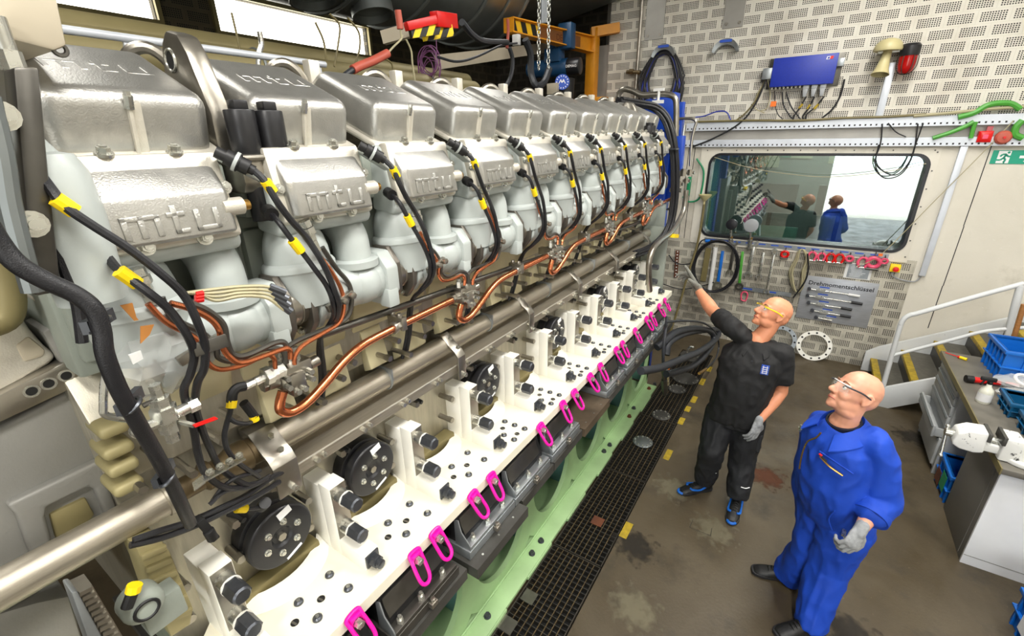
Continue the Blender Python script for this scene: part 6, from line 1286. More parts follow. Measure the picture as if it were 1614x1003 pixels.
for x0, x1 in ((1.236, 1.255), (1.305, 1.324)): mb = MB(); mb.box((x0, vy - .075, vz + .03), (x1, vy + .075, vz + .09)); obj('jaw_plate', mb, 'dark_plate', vc, bevel=.003)
mb = MB(); mb.cyl((1.05, vy, vz + .0), (1.10, vy, vz), .026, n=18); obj('spindle_head', mb, 'zinc', vc); mb = MB(); mb.cyl((1.245, vy - .0, vz + .02), (1.32, vy, vz + .02), .02, n=18); obj('spindle', mb, 'zinc', vc)
mb = MB(); mb.cyl((1.06, vy + .02, vz + .03), (1.06, vy - .05, vz - .16), .009, n=12); mb.ball((1.06, vy - .05, vz - .16), .014, 8); mb.ball((1.06, vy + .022, vz + .034), .013, 8); obj('handle', mb, 'zinc', vc)
# crates
def crate(name, lab, x0, y0, z0, w, d, h, m_, rot=0, lbl=None, n=5):
    t = thing(name, lab, 'crate', (x0 + w / 2, y0 + d / 2, z0)); mb = MB(); th = .008; x1, y1 = x0 + w, y0 + d
    tp = .018
    for a, b2, c, e in ((x0, y0, x1, y0 + th), (x0, y1 - th, x1, y1), (x0, y0, x0 + th, y1), (x1 - th, y0, x1, y1)): mb.box((a, b2, z0), (c, e, z0 + h))
    mb.box((x0, y0, z0), (x1, y1, z0 + .006)); obj('shell', mb, m_, t)
    mb = MB()
    for a, b2, c, e in ((x0 - tp, y0 - tp, x1 + tp, y0 + th), (x0 - tp, y1 - th, x1 + tp, y1 + tp), (x0 - tp, y0, x0 + th, y1), (x1 - th, y0, x1 + tp, y1)): mb.box((a, b2, z0 + h - .03), (c, e, z0 + h)); mb.box((a, b2, z0 + h * .42), (c, e, z0 + h * .47))
    obj('rim', mb, m_, t, bevel=.003)
    for k in range(n + 1):
        x = x0 + w * k / n; y = y0 + d * k / n
        mb = MB(); mb.box((x - .006, y0 - tp * .8, z0), (x + .006, y0, z0 + h - .01)); obj('rib', mb, m_, t)
        if k <= n - 1: mb = MB(); mb.box((x0 - tp * .8, y0 + d * (k + .5) / n - .006, z0), (x0, y0 + d * (k + .5) / n + .006, z0 + h - .01)); obj('rib', mb, m_, t)
    if lbl:
        for (u0, u1, v0, v1, mm) in lbl: mb = MB(); mb.box((x0 - tp - .003, y0 + d * u0, z0 + h * v0), (x0 - tp + .0, y0 + d * u1, z0 + h * v1)); obj('label', mb, mm, t, label='stuck on label')
    for o in [t]:
        if rot: o.rotation_euler = (0, 0, rot)
    return t
crate('crate', 'big bright blue plastic crate on the far end of the workbench', 1.60, 5.16, .90, .60, .40, .27, 'crate_blue', .05)
crate('crate', 'blue crate on the floor in the gap of the workbench with green and red label', 1.385, 4.44, 0, .45, .36, .26, 'crate_blue', 0, [(.1, .45, .25, .8, 'green_plastic'), (.5, .85, .1, .6, 'rust')], 3)
crate('crate', 'blue crate on the floor in the bottom right corner of the photo', 1.56, 2.98, 0, .60, .40, .26, 'crate_blue', .06, [(.35, .7, .25, .75, 'bench_white')])
crate('crate', 'small teal blue bin on the workbench behind the finned casting', 1.52, 4.42, .90, .40, .24, .12, 'crate_teal', 0, None, 3)
crate('crate', 'small teal blue bin under the finned casting beside the vice', 1.55, 4.05, .90, .42, .27, .12, 'crate_teal', 0, None, 3)
# loose things on the bench
sd = thing('screwdriver', 'screwdriver with red shaft and yellow handle on the far corner of the workbench', 'screwdriver', (1.42, 5.54, .90)); a_, c_ = atZ(1490, 556, .912), atZ(1524, 567, .912); d = (c_ - a_)
mb = MB(); mb.cyl(a_, a_ + d * .62, .004, n=8); obj('shaft', mb, 'red', sd); mb = MB(); mb.cyl(a_ + d * .60, a_ + d * .68, .013, n=10); obj('collar', mb, 'red', sd); mb = MB(); mb.cyl(a_ + d * .68, c_, .013, .015, n=10); obj('grip', mb, 'yellow', sd)
gt = thing('angle_tool', 'red and black hand tool lying on the workbench behind the spray bottle', 'hand tool', atZ(1548, 603, .9)); g0, g1 = atZ(1522, 597, .93), atZ(1576, 604, .93); d = g1 - g0
mb = MB(); mb.cyl(g0 + d * .2, g1, .026, .02, n=14); obj('body', mb, 'red', gt); mb = MB(); mb.cyl(g0, g0 + d * .22, .032, n=14); obj('head', mb, 'rubber', gt); mb = MB(); mb.cyl(g0 + d * .58, g0 + d * .72, .029, n=14); obj('band', mb, 'rubber', gt)
sb = thing('spray_bottle', 'translucent spray bottle with black trigger on the workbench', 'bottle', atZ(1548, 634, .9)); o_ = atZ(1548, 634, .9)
mb = MB(); mb.lathe([(0, 0), (.040, 0), (.044, .01), (.044, .09), (.038, .115), (.018, .14), (.014, .165), (0, .165)], o_, (0, 0, 1), 24); mat('milky', (.86, .86, .80), .3, 0, .03, 5); obj('bottle', mb, 'milky', sb)
mb = MB(); mb.lathe([(.0448, .02), (.0448, .085)], o_, (0, 0, 1), 24, cap=False); obj('label', mb, 'label_white', sb); mb = MB(); mb.cyl(o_ + V((0, 0, .16)), o_ + V((0, 0, .185)), .016, n=12); mb.box(o_ + V((-.06, -.012, .185)), o_ + V((.03, .012, .215))); mb.bar(o_ + V((-.035, 0, .185)), o_ + V((-.05, 0, .14)), .012, .010, (0, 1, 0)); obj('trigger', mb, 'rubber', sb, bevel=.003)
def bag(lab, c, s, seed):
    rnd = random.Random(seed); t = thing('plastic_bag', lab, 'bag', c); mb = MB(); R = []
    for i in range(1, 9):
        a = PI * i / 9; R.append([V((c.x + s[0] * math.sin(a) * math.cos(b) * rnd.uniform(.85, 1.12), c.y + s[1] * math.sin(a) * math.sin(b) * rnd.uniform(.85, 1.12), c.z + max(0.002, s[2] * (.45 - .55 * math.cos(a)) * rnd.uniform(.9, 1.08)))) for b in np.linspace(0, 2 * PI, 17)[:-1]])
    mb.rings(R); obj('film', mb, 'film', t, smooth=15); return t
b1 = bag('crumpled clear bag with papers on the workbench against the big blue crate', V((1.76, 5.02, .90)), (.22, .12, .11), 1)
mb = MB(); mb.torus(V((1.74, 5.0, .985)), (.2, -.3, 1), .075, .012, 24, 8); mb.box(V((1.68, 4.98, .93)), V((1.92, 5.08, .95))); obj('contents', mb, 'white_plastic', b1); mb = MB(); mb.tube([V((1.62, 4.98, .95)), V((1.72, 4.95, .96)), V((1.82, 4.97, .95))], .008, 6); obj('strap', mb, 'red', b1)
bag('crumpled greyish bag on the workbench behind the spray bottle', V((1.72, 4.78, .90)), (.2, .10, .09), 2)
fc = thing('finned_casting', 'silver finned cylinder casting standing in the teal bin', 'casting', (1.62, 4.2, .91))
mb = MB(); mb.box((1.60, 4.08, .95), (1.80, 4.30, 1.02)); mb.cyl((1.62, 4.10, .93), (1.62, 4.10, 1.04), .03, n=18); mb.cyl((1.62, 4.28, .93), (1.62, 4.28, 1.06), .03, n=18); obj('body', mb, 'cast_alu', fc, bevel=.006)
for i in range(7): mb = MB(); y = 4.085 + i * .033; mb.box((1.575, y, .94), (1.82, y + .007, 1.08)); obj('fin', mb, 'cast_alu_light', fc, bevel=.003)
mb = MB()
mb.lathe([(.016, 0), (.028, 0), (.028, .02), (.016, .02), (.016, 0)], (1.615, 4.30, 1.07), (-.3, .2, 1), 18, cap=False); obj('eye', mb, 'zinc', fc)
# ================================================================ people
from mathutils import noise as mnoise
NH = V((_f.x, _f.y, 0)).normalized()          # horizontal view direction
def limb(mb, pts, rad, n=14, flat=False):
    for i in range(len(pts) - 1): mb.cyl(pts[i], pts[i + 1], rad[i], rad[i + 1], n)
    for p, r in list(zip(pts, rad))[:len(pts) - (1 if flat else 0)]: mb.ball(p, r * .995, 7)
def ell(mb, c, ax, r, n=10):
    R = Matrix(ax).transposed(); mb.ball(c, 1.0, n, r, R)
def oval(c, a, b, ra, rb, n=28, p=2.3):
    out = []
    for i in range(n):
        t = 2 * PI * i / n; co, si = math.cos(t), math.sin(t)
        out.append(c + a * (ra * math.copysign(abs(co) ** (2 / p), co)) + b * (rb * math.copysign(abs(si) ** (2 / p), si)))
    return out
def fused(name, mb, m_, parent, vox=.008, sm=4, fold=0, fs=9.0, seed=0, label=None, fac=.5):
    me = mb.mesh('tmp', [m_]); o = bpy.data.objects.new('tmp', me); C.objects.link(o)
    md = o.modifiers.new('r', 'REMESH'); md.mode = 'VOXEL'; md.voxel_size = vox; md.use_smooth_shade = True
    if sm: s = o.modifiers.new('s', 'SMOOTH'); s.iterations = sm; s.factor = fac
    dg = bpy.context.evaluated_depsgraph_get(); dg.update(); m2 = bpy.data.meshes.new_from_object(o.evaluated_get(dg))
    bpy.data.objects.remove(o); bpy.data.meshes.remove(me)
    off = wl(parent)
    if fold:
        m2.update(); ns = [v.normal.copy() for v in m2.vertices]
        for v, n in zip(m2.vertices, ns):
            p = v.co; q = V((p.x * fs, p.y * fs, p.z * fs * .55)) + V((seed * 3.1, 0, 0))
            k = mnoise.noise(q + V((1, 1, 1)) * (1.6 * mnoise.noise(q * .45))); k = (1 - abs(k) * 2.6) * .75 + .5 * (1 - 2.6 * abs(mnoise.noise(q * 2.1 + V((7, 3, 1)))))
            v.co = p + n * (fold * k)
    for v in m2.vertices: v.co -= off
    m2.name = name; m2.materials.clear(); m2.materials.append(MATS[m_]); m2.shade_smooth()
    r = bpy.data.objects.new(name, m2); C.objects.link(r); r.parent = parent; WLOC[r.name] = off.copy()
    return props(r, label)
def reach(S_, x, y, L, far=True):
    """the point on a pixel's ray at distance L from S_"""
    d = ray(x, y).normalized(); w = S_ - EYE; t0 = w.dot(d); h2 = max(0, L * L - (w.length_squared - t0 * t0)); return EYE + d * (t0 + (1 if far else -1) * math.sqrt(h2))
def head(t, c, Fh, Uh, neck, skin, s=1.0, stub=False, mbody=None):
    Fh = Fh.normalized(); Uh = (Uh - Fh * Uh.dot(Fh)).normalized(); Lh = Uh.cross(Fh); ax = (Fh, Lh, Uh)
    def P(f, l, u): return c + (Fh * f + Lh * l + Uh * u) * s
    def E(f, l, u, rf, rl, ru): ell(mbody, P(f, l, u), ax, (rf * s, rl * s, ru * s))
    E(-.008, 0, .028, .102, .078, .092); E(.030, 0, .0, .070, .069, .085); E(-.045, 0, .0, .062, .068, .065)
    E(.040, 0, -.055, .052, .058, .050); E(.062, 0, -.088, .034, .036, .026); E(.078, 0, -.100, .019, .021, .016)
    E(.020, .035, -.068, .058, .026, .036); E(.020, -.035, -.068, .058, .026, .036)
    E(.060, .034, -.034, .030, .027, .026); E(.060, -.034, -.034, .030, .027, .026)
    E(.074, .030, .024, .022, .027, .010); E(.074, -.030, .024, .022, .027, .010); E(.080, 0, -.066, .018, .026, .018)
    limb(mbody, [P(.088, 0, .018), P(.100, 0, -.005), P(.116, 0, -.030)], [.010 * s, .0115 * s, .0145 * s], 10)
    E(.100, .012, -.036, .013, .010, .010); E(.100, -.012, -.036, .013, .010, .010)
    E(.094, 0, -.059, .010, .022, .007); E(.091, 0, -.074, .010, .019, .007)
    for sg in (1, -1):
        limb(mbody, [P(-.012, sg * .074, -.035), P(-.026, sg * .083, -.010), P(-.026, sg * .087, .016), P(-.010, sg * .084, .026), P(.002, sg * .079, .014), P(.004, sg * .076, -.012), P(-.006, sg * .075, -.034)], [.007 * s, .006 * s, .0065 * s, .006 * s, .005 * s, .005 * s, .007 * s], 8)
        E(-.012, sg * .076, -.004, .016, .007, .026)
    limb(mbody, [P(-.018, 0, -.055), P(-.028, 0, -.10), neck], [.060 * s, .059, .064], 16)
    # eyes, brows, mouth
    for sg in (1, -1):
        mb = MB(); mb.ball(P(.081, sg * .032, .002), .0125 * s, 8); e = obj('eye', mb, 'eye_white', t)
        mb = MB(); mb.ball(P(.0905, sg * .033, .0045), .0052 * s, 7); obj('iris', mb, 'iris', e)
        mb = MB(); mb.tube([P(.094, sg * .014, .026), P(.096, sg * .030, .033), P(.084, sg * .050, .027)], lambda q: .0035 * s * (1 - .5 * abs(q - .4)), 6); obj('eyebrow', mb, 'brow', t)
    mb = MB(); mb.tube([P(.086, .026, -.068), P(.099, .012, -.0665), P(.1025, 0, -.067), P(.099, -.012, -.0665), P(.086, -.026, -.068)], lambda q: .0042 * s * (1 - 1.1 * abs(q - .5)), 8); obj('lips', mb, 'lips', t)
    return P
def glasses(t, P, m_, m2):
    g = None
    for sg in (1, -1):
        mb = MB(); mb.tube([P(-.02, sg * .083, .010), P(.03, sg * .084, .018), P(.085, sg * .074, .016), P(.106, sg * .056, .014)], lambda q: .0045 - .0012 * abs(q - .5), 8); g = obj('glasses_temple', mb, m_ if sg > 0 else m_, t)
    R = []
    for i in range(13):
        a = -1 + 2 * i / 12; l = a * .060; f = .120 - .042 * a * a; dz = -.022 if abs(a) > .18 else -.006
        R.append([P(f, l, .020), P(f + .003, l, .0), P(f - .002, l, dz), P(f - .004, l, dz), P(f + .001, l, 0), P(f - .002, l, .020)])
    mb = MB(); mb.rings(R); obj('glasses_lens', mb, 'lens', t)
    mb = MB(); mb.tube([P(.120 - .042 * a * a, a * .060, .0205) for a in np.linspace(-1, 1, 11)], .003, 6, 2); obj('glasses_frame', mb, m2, t)
def hand(mb, wr, d, nrm, curls, side, s=1.0, spread=.10, thumb=.6, fat=1.0):
    """palm and five fingers: d along the hand, nrm out of the back of the hand, side +1 when the thumb is on d x nrm"""
    d = d.normalized(); nrm = (nrm - d * nrm.dot(d)).normalized(); k = d.cross(nrm) * side
    pal = wr + d * .045 * s; ell(mb, pal, (d, k, nrm), (.056 * s, .041 * s, .018 * s)); ell(mb, wr + d * .07 * s, (d, k, nrm), (.034 * s, .043 * s, .016 * s))
    limb(mb, [wr - d * .02, wr + d * .02 * s], [.028 * s, .029 * s], 12)
    L = ((.030, .046, .026, .022), (.010, .050, .030, .024), (-.011, .046, .028, .022), (-.031, .036, .022, .020))
    for (off, a, b, c), cu in zip(L, curls):
        base = wr + d * (.092 - abs(off - .008) * .3) * s + k * off * s; ang = off * spread * 60
        dd = (d + k * (off * spread * 40)).normalized(); pts = [base - dd * .02 * s, base]; th = 0
        for ln, q in ((a, cu * .9), (b, cu * 1.15), (c, cu * .8)):
            th += q; pts.append(pts[-1] + (dd * math.cos(th) - nrm * math.sin(th)) * ln * s)
        limb(mb, pts, [q * s * fat for q in (.0105, .0105, .0095, .0088, .0078)], 9)
    b0 = wr + d * .03 * s + k * .030 * s; td = (d * .75 + k * (.35 + .55 * thumb) - nrm * .25).normalized(); t2 = (d * 1.0 + k * .25 * thumb - nrm * .45).normalized()
    limb(mb, [wr + d * .02 * s + k * .012 * s, b0 + td * .012 * s, b0 + td * .046 * s, b0 + td * .046 * s + t2 * .034 * s], [q * s * (1 + (fat - 1) * .6) for q in (.018, .0155, .0118, .0095)], 10)
def shoe(t, heel, toe, name, m_, accents=None, z=0.0):
    d = V((toe.x - heel.x, toe.y - heel.y, 0)); L = .295; d.normalize(); k = V((-d.y, d.x, 0)); h = V((heel.x, heel.y, z)); mb = MB()
    sh = [(0, .030, .075), (.03, .038, .09), (.09, .040, .095), (.15, .042, .078), (.21, .048, .060), (.255, .044, .048), (.285, .030, .034)]
    R = []
    for f, w, hh in sh:
        c = h + d * f; R.append([c + k * (w * x) + V((0, 0, .012 + (hh - .012) * zz)) for x, zz in ((-1, 0), (-1.04, .35), (-.9, .72), (-.45, .97), (0, 1), (.45, .97), (.9, .72), (1.04, .35), (1, 0), (0, -.1))])
    mb.rings(R); s_ = fused(name, mb, m_, t, .006, 3)
    mb = MB(); R = []
    for f, w in ((-.008, .024), (.01, .038), (.06, .042), (.12, .038), (.18, .046), (.24, .050), (.28, .040), (.298, .022)):
        c = h + d * f; R.append([c + k * w + V((0, 0, 0)), c + k * (w + .003) + V((0, 0, .026)), c - k * (w + .003) + V((0, 0, .026)), c - k * w])
    mb.rings(R); obj('sole', mb, 'sole', s_, bevel=.004)
    if accents:
        mb = MB(); mb.tube([h + d * .283 + k * .030 + V((0, 0, .020)), h + d * .302 + k * .012 + V((0, 0, .022)), h + d * .304 - k * .012 + V((0, 0, .022)), h + d * .283 - k * .030 + V((0, 0, .020))], .011, 8); obj('toe_cap', mb, accents, s_, label='blue toe guard')
        for sg in (1, -1): mb = MB(); mb.tube([h + d * .06 + k * (sg * .041) + V((0, 0, .075)), h + d * .13 + k * (sg * .044) + V((0, 0, .045)), h + d * .20 + k * (sg * .044) + V((0, 0, .058)), h + d * .215 + k * (sg * .022) + V((0, 0, .062))], .009, 8); obj('side_stripe', mb, accents, s_, label='blue side stripe')
    for q in range(4): f = .13 + q * .022; mb = MB(); zt = .092 - q * .008; mb.tube([h + d * f + k * .024 + V((0, 0, zt - .010)), h + d * f + V((0, 0, zt + .006)), h + d * f - k * .024 + V((0, 0, zt - .010))], .0035, 6); obj('lace', mb, 'rubber', s_)
    return s_
def figure(feet_px):
    """a picture-facing plane through the feet; J(x, y, o) is the point seen at pixel x, y, o metres nearer the eye"""
    F = [atZ(x, y, 0) for x, y in feet_px]; c = sum((p.dot(NH) for p in F)) / len(F)
    def J(x, y, o=0.0): d = ray(x, y); return EYE + d * ((c - o - EYE.dot(NH)) / d.dot(NH))
    return F, J
UPV = V((0, 0, 1)); TOC = -_f
def gloves_on(t, name, mk, m_, seed): mb = MB(); mk(mb); return fused(name, mb, m_, t, .0042, 2, label=None)
def collar(m_, parent, c0, r0, w, top, span):
    for sg in (1, -1):
        R = []
        for a in np.linspace(0, 1, 11):
            dv = -fwd * math.cos(a * span) + sxh * (sg * math.sin(a * span)); ww = w * (.75 + .35 * a); c = c0 + V((0, 0, -.07 * a ** 2.2)) + fwd * (.03 * a)
            p0, p1, p2 = c + dv * (r0 - .004) + V((0, 0, -.01)), c + dv * (r0 + .006) + V((0, 0, top)), c + dv * (r0 + ww) + V((0, 0, .004 - .022 * a))
            R.append([p0, p1, p2, p2 + V((0, 0, -.010)), p1 + V((0, 0, -.018)) + dv * .004, p0 + dv * .006])
        mb = MB(); mb.rings(R); obj('collar', mb, m_, parent, bevel=.002, smooth=70)
# ---------------------------------------------------------------- the man in the black polo
F1, J = figure([(1116, 770), (1160, 796)])
base1 = (F1[0] + F1[1]) / 2
t1 = thing('person', 'bald man in black polo shirt pointing up at the engine with a grey gloved hand', 'person', base1)
nb, hd_c = J(1193, 536), J(1219, 495)
Rs, Ls = J(1152, 514, -.08), J(1233, 556, .10)
pel = J(1160, 648, 0); sax = (Ls - Rs); sax.z *= .6; sax.normalize(); fwd = V((-sax.y, sax.x, 0)).normalized(); fwd = fwd if fwd.dot(V((-.7, -.7, 0))) > 0 else -fwd
sxh = V((sax.x, sax.y, 0)).normalized()
Rh, Lhp = pel - sxh * .10 + V((0, 0, -.03)), pel + sxh * .10 + V((0, 0, -.03))
Rk, Lk = J(1122, 708, .03), J(1170, 724, .06)
Ra, La = J(1116, 758, .0), J(1161, 778, .0); 
def over(h, tx, ty, f=.07): d = atZ(tx, ty, 0) - h; d.z = 0; return h + d.normalized() * f + V((0, 0, .09))
Ra, La = over(F1[0] + V((.015, .01, 0)), 1072, 778), over(F1[1] + V((0, .045, 0)), 1153, 822)
Rw = reach(Rs, 1101, 458, .50); Re = (Rs + Rw) / 2 + V((0, 0, -.035)) + fwd * .0
Le, Lw = J(1232, 618, .13), J(1196, 664, .20)
body = MB()
Fh = (-_r2 * .89 + _u2 * .44 + TOC * .06); Uh = (_r2 * .44 + _u2 * .86 + TOC * .26)
P = head(t1, hd_c, Fh, Uh, nb + V((0, 0, -.02)), 'skin', 1.08, mbody=body)
limb(body, [Rs, Re, Re + (Rw - Re) * .30, Rw], [.056, .050, .052, .033], 18)
limb(body, [Ls, Le, Le + (Lw - Le) * .3, Lw], [.052, .043, .045, .029], 18)
limb(body, [nb, nb + V((0, 0, -.12))], [.07, .1]); limb(body, [Rs, nb + V((0, 0, -.08)), Ls], [.05, .07, .05])
fused('body', body, 'skin', t1, .005, 7)
glasses(t1, P, 'yellow', 'yellow_dirty')
sh = MB(); ch = nb + (pel - nb) * .30; wa = nb + (pel - nb) * .72
R = []
for c, ra, rb, f in ((nb + V((0, 0, .0)), .075, .075, 0), (nb + (pel - nb) * .08, .15, .10, .0), (nb + (pel - nb) * .18, .205, .125, .01), (ch, .215, .142, .02), (nb + (pel - nb) * .5, .20, .145, .03), (wa, .195, .145, .035), (nb + (pel - nb) * .95, .195, .140, .02), (nb + (pel - nb) * 1.10, .195, .138, .01)):
    R.append(oval(c + fwd * f, sxh, fwd, ra, rb))
sh.rings(R)
limb(sh, [nb + (Rs - nb) * .45 + V((0, 0, -.035)), Rs + V((0, 0, -.005)), Rs + (Re - Rs) * .66], [.068, .068, .066], 18, True)
limb(sh, [nb + (Ls - nb) * .45 + V((0, 0, -.035)), Ls + V((0, 0, -.01)), Ls + (Le - Ls) * .74], [.072, .074, .074], 18, True)
shirt = fused('polo_shirt', sh, 'polo_black', t1, .009, 4, .010, 8, 1)
collar('polo_black', shirt, nb, .076, .048, .035, 2.6)
def onchest(u, v, r=.0):
    """a point on the shirt front: u to his left, v down from the neck as a share of the trunk"""
    c = nb + (pel - nb) * v; return c + sxh * u + fwd * (.030 + .128 * math.sqrt(max(0, 1 - (u / .215) ** 2)) + r)
for v in (.10, .16): mb = MB(); q = onchest(0, v, .012); mb.cyl(q, q + fwd * .004, .006, n=10); obj('button', mb, 'bolt_grey', shirt)
q = onchest(.095, .24, .022); mb = MB(); mb.bar(q - V((0, 0, .038)), q + V((0, 0, .038)), .050, .004, fwd); bd = obj('badge', mb, 'label_blue', shirt, label='blue and white chest emblem')
mb = MB()
for dz in (-.026, -.012, .004, .020): mb.bar(q + fwd * .003 + sxh * -.019 + V((0, 0, dz)), q + fwd * .003 + sxh * .019 + V((0, 0, dz)), .004, .003, fwd)
for dx in (-.012, .012): mb.bar(q + fwd * .003 + sxh * dx + V((0, 0, -.032)), q + fwd * .003 + sxh * dx + V((0, 0, .032)), .004, .003, fwd)
obj('badge_marks', mb, 'label_white', bd)
tr = MB(); R = []
for c, ra, rb in ((pel + V((0, 0, .10)), .180, .130), (pel, .190, .140), (pel + V((0, 0, -.09)), .180, .135)): R.append(oval(c, sxh, fwd, ra, rb))
tr.rings(R)
limb(tr, [Rh + V((0, 0, -.02)), Rk, Rk + (Ra - Rk) * .5, Ra + V((0, 0, .03))], [.118, .094, .088, .082], 20, True); limb(tr, [Lhp + V((0, 0, -.02)), Lk, Lk + (La - Lk) * .5, La + V((0, 0, .03))], [.118, .096, .092, .086], 20, True)
trs = fused('trousers', tr, 'trouser_black', t1, .009, 4, .011, 7.5, 2)
for k_, a_ in ((Rk, Ra), (Lk, La)):
    q = k_ + (a_ - k_) * .62; mb = MB(); mb.tube([q + TOC * .096 - _r2 * .035 + V((0, 0, .008)), q + TOC * .106, q + TOC * .096 + _r2 * .035 + V((0, 0, .004))], .0035, 6); obj('reflective_stripe', mb, 'label_white', trs, label='white reflective stripe')
q = (Lhp + Lk) / 2; mb = MB(); mb.box(q + TOC * .07 + _r2 * .02 + V((-.05, -.02, -.09)), q + TOC * .07 + _r2 * .02 + V((.06, .03, .08))); fused('thigh_pocket', mb, 'trouser_black', trs, .010, 4)
shoe(t1, F1[0] + V((.015, .01, 0)), atZ(1072, 778, 0), 'shoe', 'shoe_black', 'shoe_blue'); shoe(t1, F1[1] + V((0, .045, 0)), atZ(1153, 822, 0), 'shoe', 'shoe_black', 'shoe_blue')
hdir = reach(Rw, 1080, 416, .19) - Rw
gloves_on(t1, 'glove', lambda mb: hand(mb, Rw, hdir, (_u2 * .5 + _r2 * .75 + TOC * .3), (.06, .55, .70, .80), -1, 1.30, .09, .9, 1.22), 'glove_dark', 3)
hd2 = J(1184, 699, .22) - Lw
gloves_on(t1, 'glove', lambda mb: hand(mb, Lw, hd2, TOC + _r2 * .3, (.28, .30, .34, .38), -1, 1.10, .10, .6), 'glove', 4)
# ---------------------------------------------------------------- the man in the blue coverall
F2, J = figure([(1258, 917), (1288, 990)])
base2 = (F2[0] + F2[1]) / 2
t2 = thing('person', 'bald man in blue coverall looking up at the engine with his gloved hand hanging down', 'person', base2)
nb, hd_c = J(1330, 668), J(1349, 621)
Rs, Ls = J(1298, 670, -.20), J(1380, 700, .13)
pel = J(1318, 800, .0); sax = Ls - Rs; sxh = V((sax.x, sax.y, 0)).normalized(); fwd = V((-sxh.y, sxh.x, 0)); fwd = fwd if fwd.dot(V((-.7, -.7, 0))) > 0 else -fwd
Rh, Lhp = pel - sxh * .10 + V((0, 0, -.03)), pel + sxh * .09 + V((0, 0, -.03))
Rk, Lk = J(1282, 868, -.05), J(1306, 888, .06); Ra, La = J(1264, 908, -.04), J(1277, 975, .04)
Ra, La = over(F2[0], 1214, 907), over(F2[1], 1222, 1003, .06)
Le, Lw = J(1388, 786, .18), J(1357, 834, .29)
Re, Rw = J(1270, 755, -.20), J(1276, 815, -.16)
body = MB(); Fh = (-_r2 * .89 + _u2 * .45 - TOC * .02); Uh = (_r2 * .46 + _u2 * .84 + TOC * .24)
P = head(t2, hd_c, Fh, Uh, nb + V((0, 0, -.02)), 'skin_pale', 1.07, mbody=body)
limb(body, [nb, nb + V((0, 0, -.1))], [.074, .1]); limb(body, [Rs, nb + V((0, 0, -.08)), Ls], [.05, .07, .05])
limb(body, [Ls, Le, Le + (Lw - Le) * .3, Lw], [.055, .048, .048, .031], 18); limb(body, [Rs, Re, Rw], [.055, .046, .03], 18)
ell(body, P(.0, 0, -.095), (Fh.normalized(), V((0, 0, 1)).cross(Fh).normalized(), UPV), (.07, .066, .045))
fused('body', body, 'skin_pale', t2, .005, 7)
glasses(t2, P, 'bolt_grey', 'white_plastic')
ca_ = MB(); R = []
for k, ra, rb, f in ((.02, .090, .088, 0), (.075, .14, .105, .0), (.16, .19, .13, .01), (.28, .205, .15, .015), (.45, .20, .165, .025), (.62, .195, .172, .035), (.80, .19, .165, .03), (1.0, .19, .155, .01), (1.14, .18, .145, 0)): R.append(oval(nb + (pel - nb) * k + fwd * f, sxh, fwd, ra, rb))
ca_.rings(R)
limb(ca_, [nb + (Rs - nb) * .5 + V((0, 0, -.04)), Rs, Re, Rw + (Re - Rw) * .25], [.072, .078, .072, .062], 18)
limb(ca_, [nb + (Ls - nb) * .5 + V((0, 0, -.04)), Ls + V((0, 0, -.01)), Le, Le + (Lw - Le) * .42], [.078, .086, .088, .082], 18)
limb(ca_, [Rh, Rk, Ra + V((0, 0, -.04))], [.128, .108, .094], 20, True); limb(ca_, [Lhp, Lk, La + V((0, 0, -.055))], [.132, .112, .084], 20, True)
cov_ = fused('coverall', ca_, 'blue_cloth', t2, .009, 4, .013, 6.5, 5)
c0_ = Le + (Lw - Le) * .40; c1_ = Le + (Lw - Le) * .62; mb = MB(); mb.lathe([(.060, 0), (.086, .0), (.090, .5 * (c1_ - c0_).length), (.088, (c1_ - c0_).length), (.050, (c1_ - c0_).length)], c0_, c1_ - c0_, 28); obj('rolled_cuff', mb, 'blue_cloth', cov_)
def front(u, v, r=0.0):
    c = nb + (pel - nb) * v; k = min(1, max(0, v)); dp = .125 + .085 * math.sin(PI * min(1, k * .95 + .08) * .62); return c + sxh * u + fwd * ((dp) * math.sqrt(max(.02, 1 - (u / .205) ** 2)) + .012 + r)
collar('blue_cloth', cov_, nb, .085, .070, .05, 2.45)
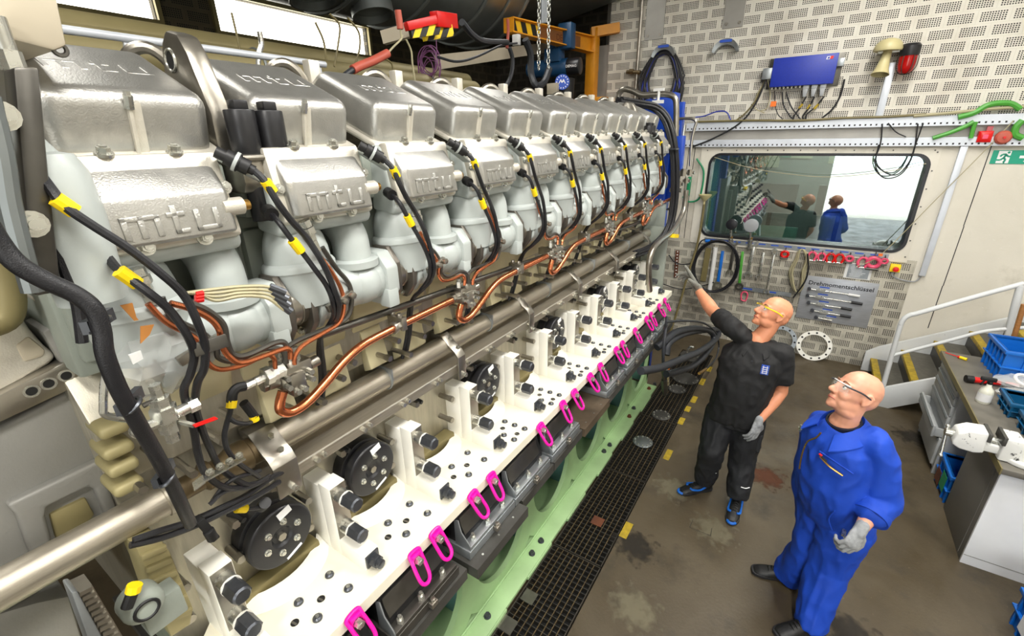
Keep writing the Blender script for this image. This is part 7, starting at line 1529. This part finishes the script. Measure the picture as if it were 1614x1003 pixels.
mb = MB(); mb.lathe([(.07, -.03), (.085, .0), (.082, .022), (.072, .024)], nb + V((0, 0, -.0)), (fwd * .25 + UPV), 28, cap=False); mb.lathe([(.0, -.08), (.09, -.05), (.085, 0)], nb + fwd * .035 + V((0, 0, -.03)), (fwd * .5 + UPV), 20, cap=False); obj('undershirt', mb, 'navy_cloth', t2)
mb = MB(); mb.tube([front(.045, .02, .02), front(.03, .09, .022), front(-.01, .18, .022), front(-.025, .30, .020), front(-.03, .42, .016), front(-.03, .52, .014)], .0045, 6); obj('zip', mb, 'brass', cov_, label='brass zip')
for a, b2, m_ in (((.075, .235), (.17, .33), 'brass'), ((.075, .225), (.11, .25), 'rubber'), ((.07, .215), (.085, .222), 'pen_red')): mb = MB(); mb.tube([front(*a, .02), front((a[0] + b2[0]) / 2, (a[1] + b2[1]) / 2, .021), front(*b2, .02)], .0055, 6); obj('pocket_pen' if m_ != 'brass' else 'pocket_zip', mb, m_, cov_)
mb = MB(); q = front(-.11, .16, .02); mb.bar(q - V((0, 0, .02)), q + V((0, 0, .025)), .008, .008, fwd); mb.bar(q - sxh * .012, q + sxh * .012, .006, .006, fwd); obj('pen_clip', mb, 'zinc', cov_)
mb = MB(); mb.tube([front(.165, .74, .022), front(.15, .86, .020), front(.165, .98, .03)], .0035, 6); mb2 = mb; obj('pocket_seam', mb2, 'blue_cloth', cov_)
mb = MB(); mb.tube([front(.06, .2, .012), front(.19, .29, .014)], .0035, 6); obj('yoke_seam', mb, 'blue_cloth', cov_)
for u in (.185, .200): mb = MB(); q = pel + sxh * u * .9 + fwd * .10 + V((0, 0, .02)) ; mb.cyl(q, q + (fwd + sxh).normalized() * .06, .006, n=8); obj('rivet', mb, 'zinc', cov_)
hd2 = J(1338, 866, .33) - Lw
gloves_on(t2, 'glove', lambda mb: hand(mb, Lw, hd2, TOC + _r2 * .2 + _u2 * .2, (.72, .75, .8, .85), -1, 1.14, .07, .35), 'glove', 6)
gloves_on(t2, 'glove', lambda mb: hand(mb, Rw, V((0, 0, -1)) + fwd * .2, -sxh, (.5, .5, .5, .5), -1, 1.1, .07, .35), 'glove', 7)
shoe(t2, F2[0], atZ(1214, 907, 0), 'shoe', 'shoe_black'); shoe(t2, F2[1], atZ(1222, 1003, 0), 'shoe', 'shoe_black')
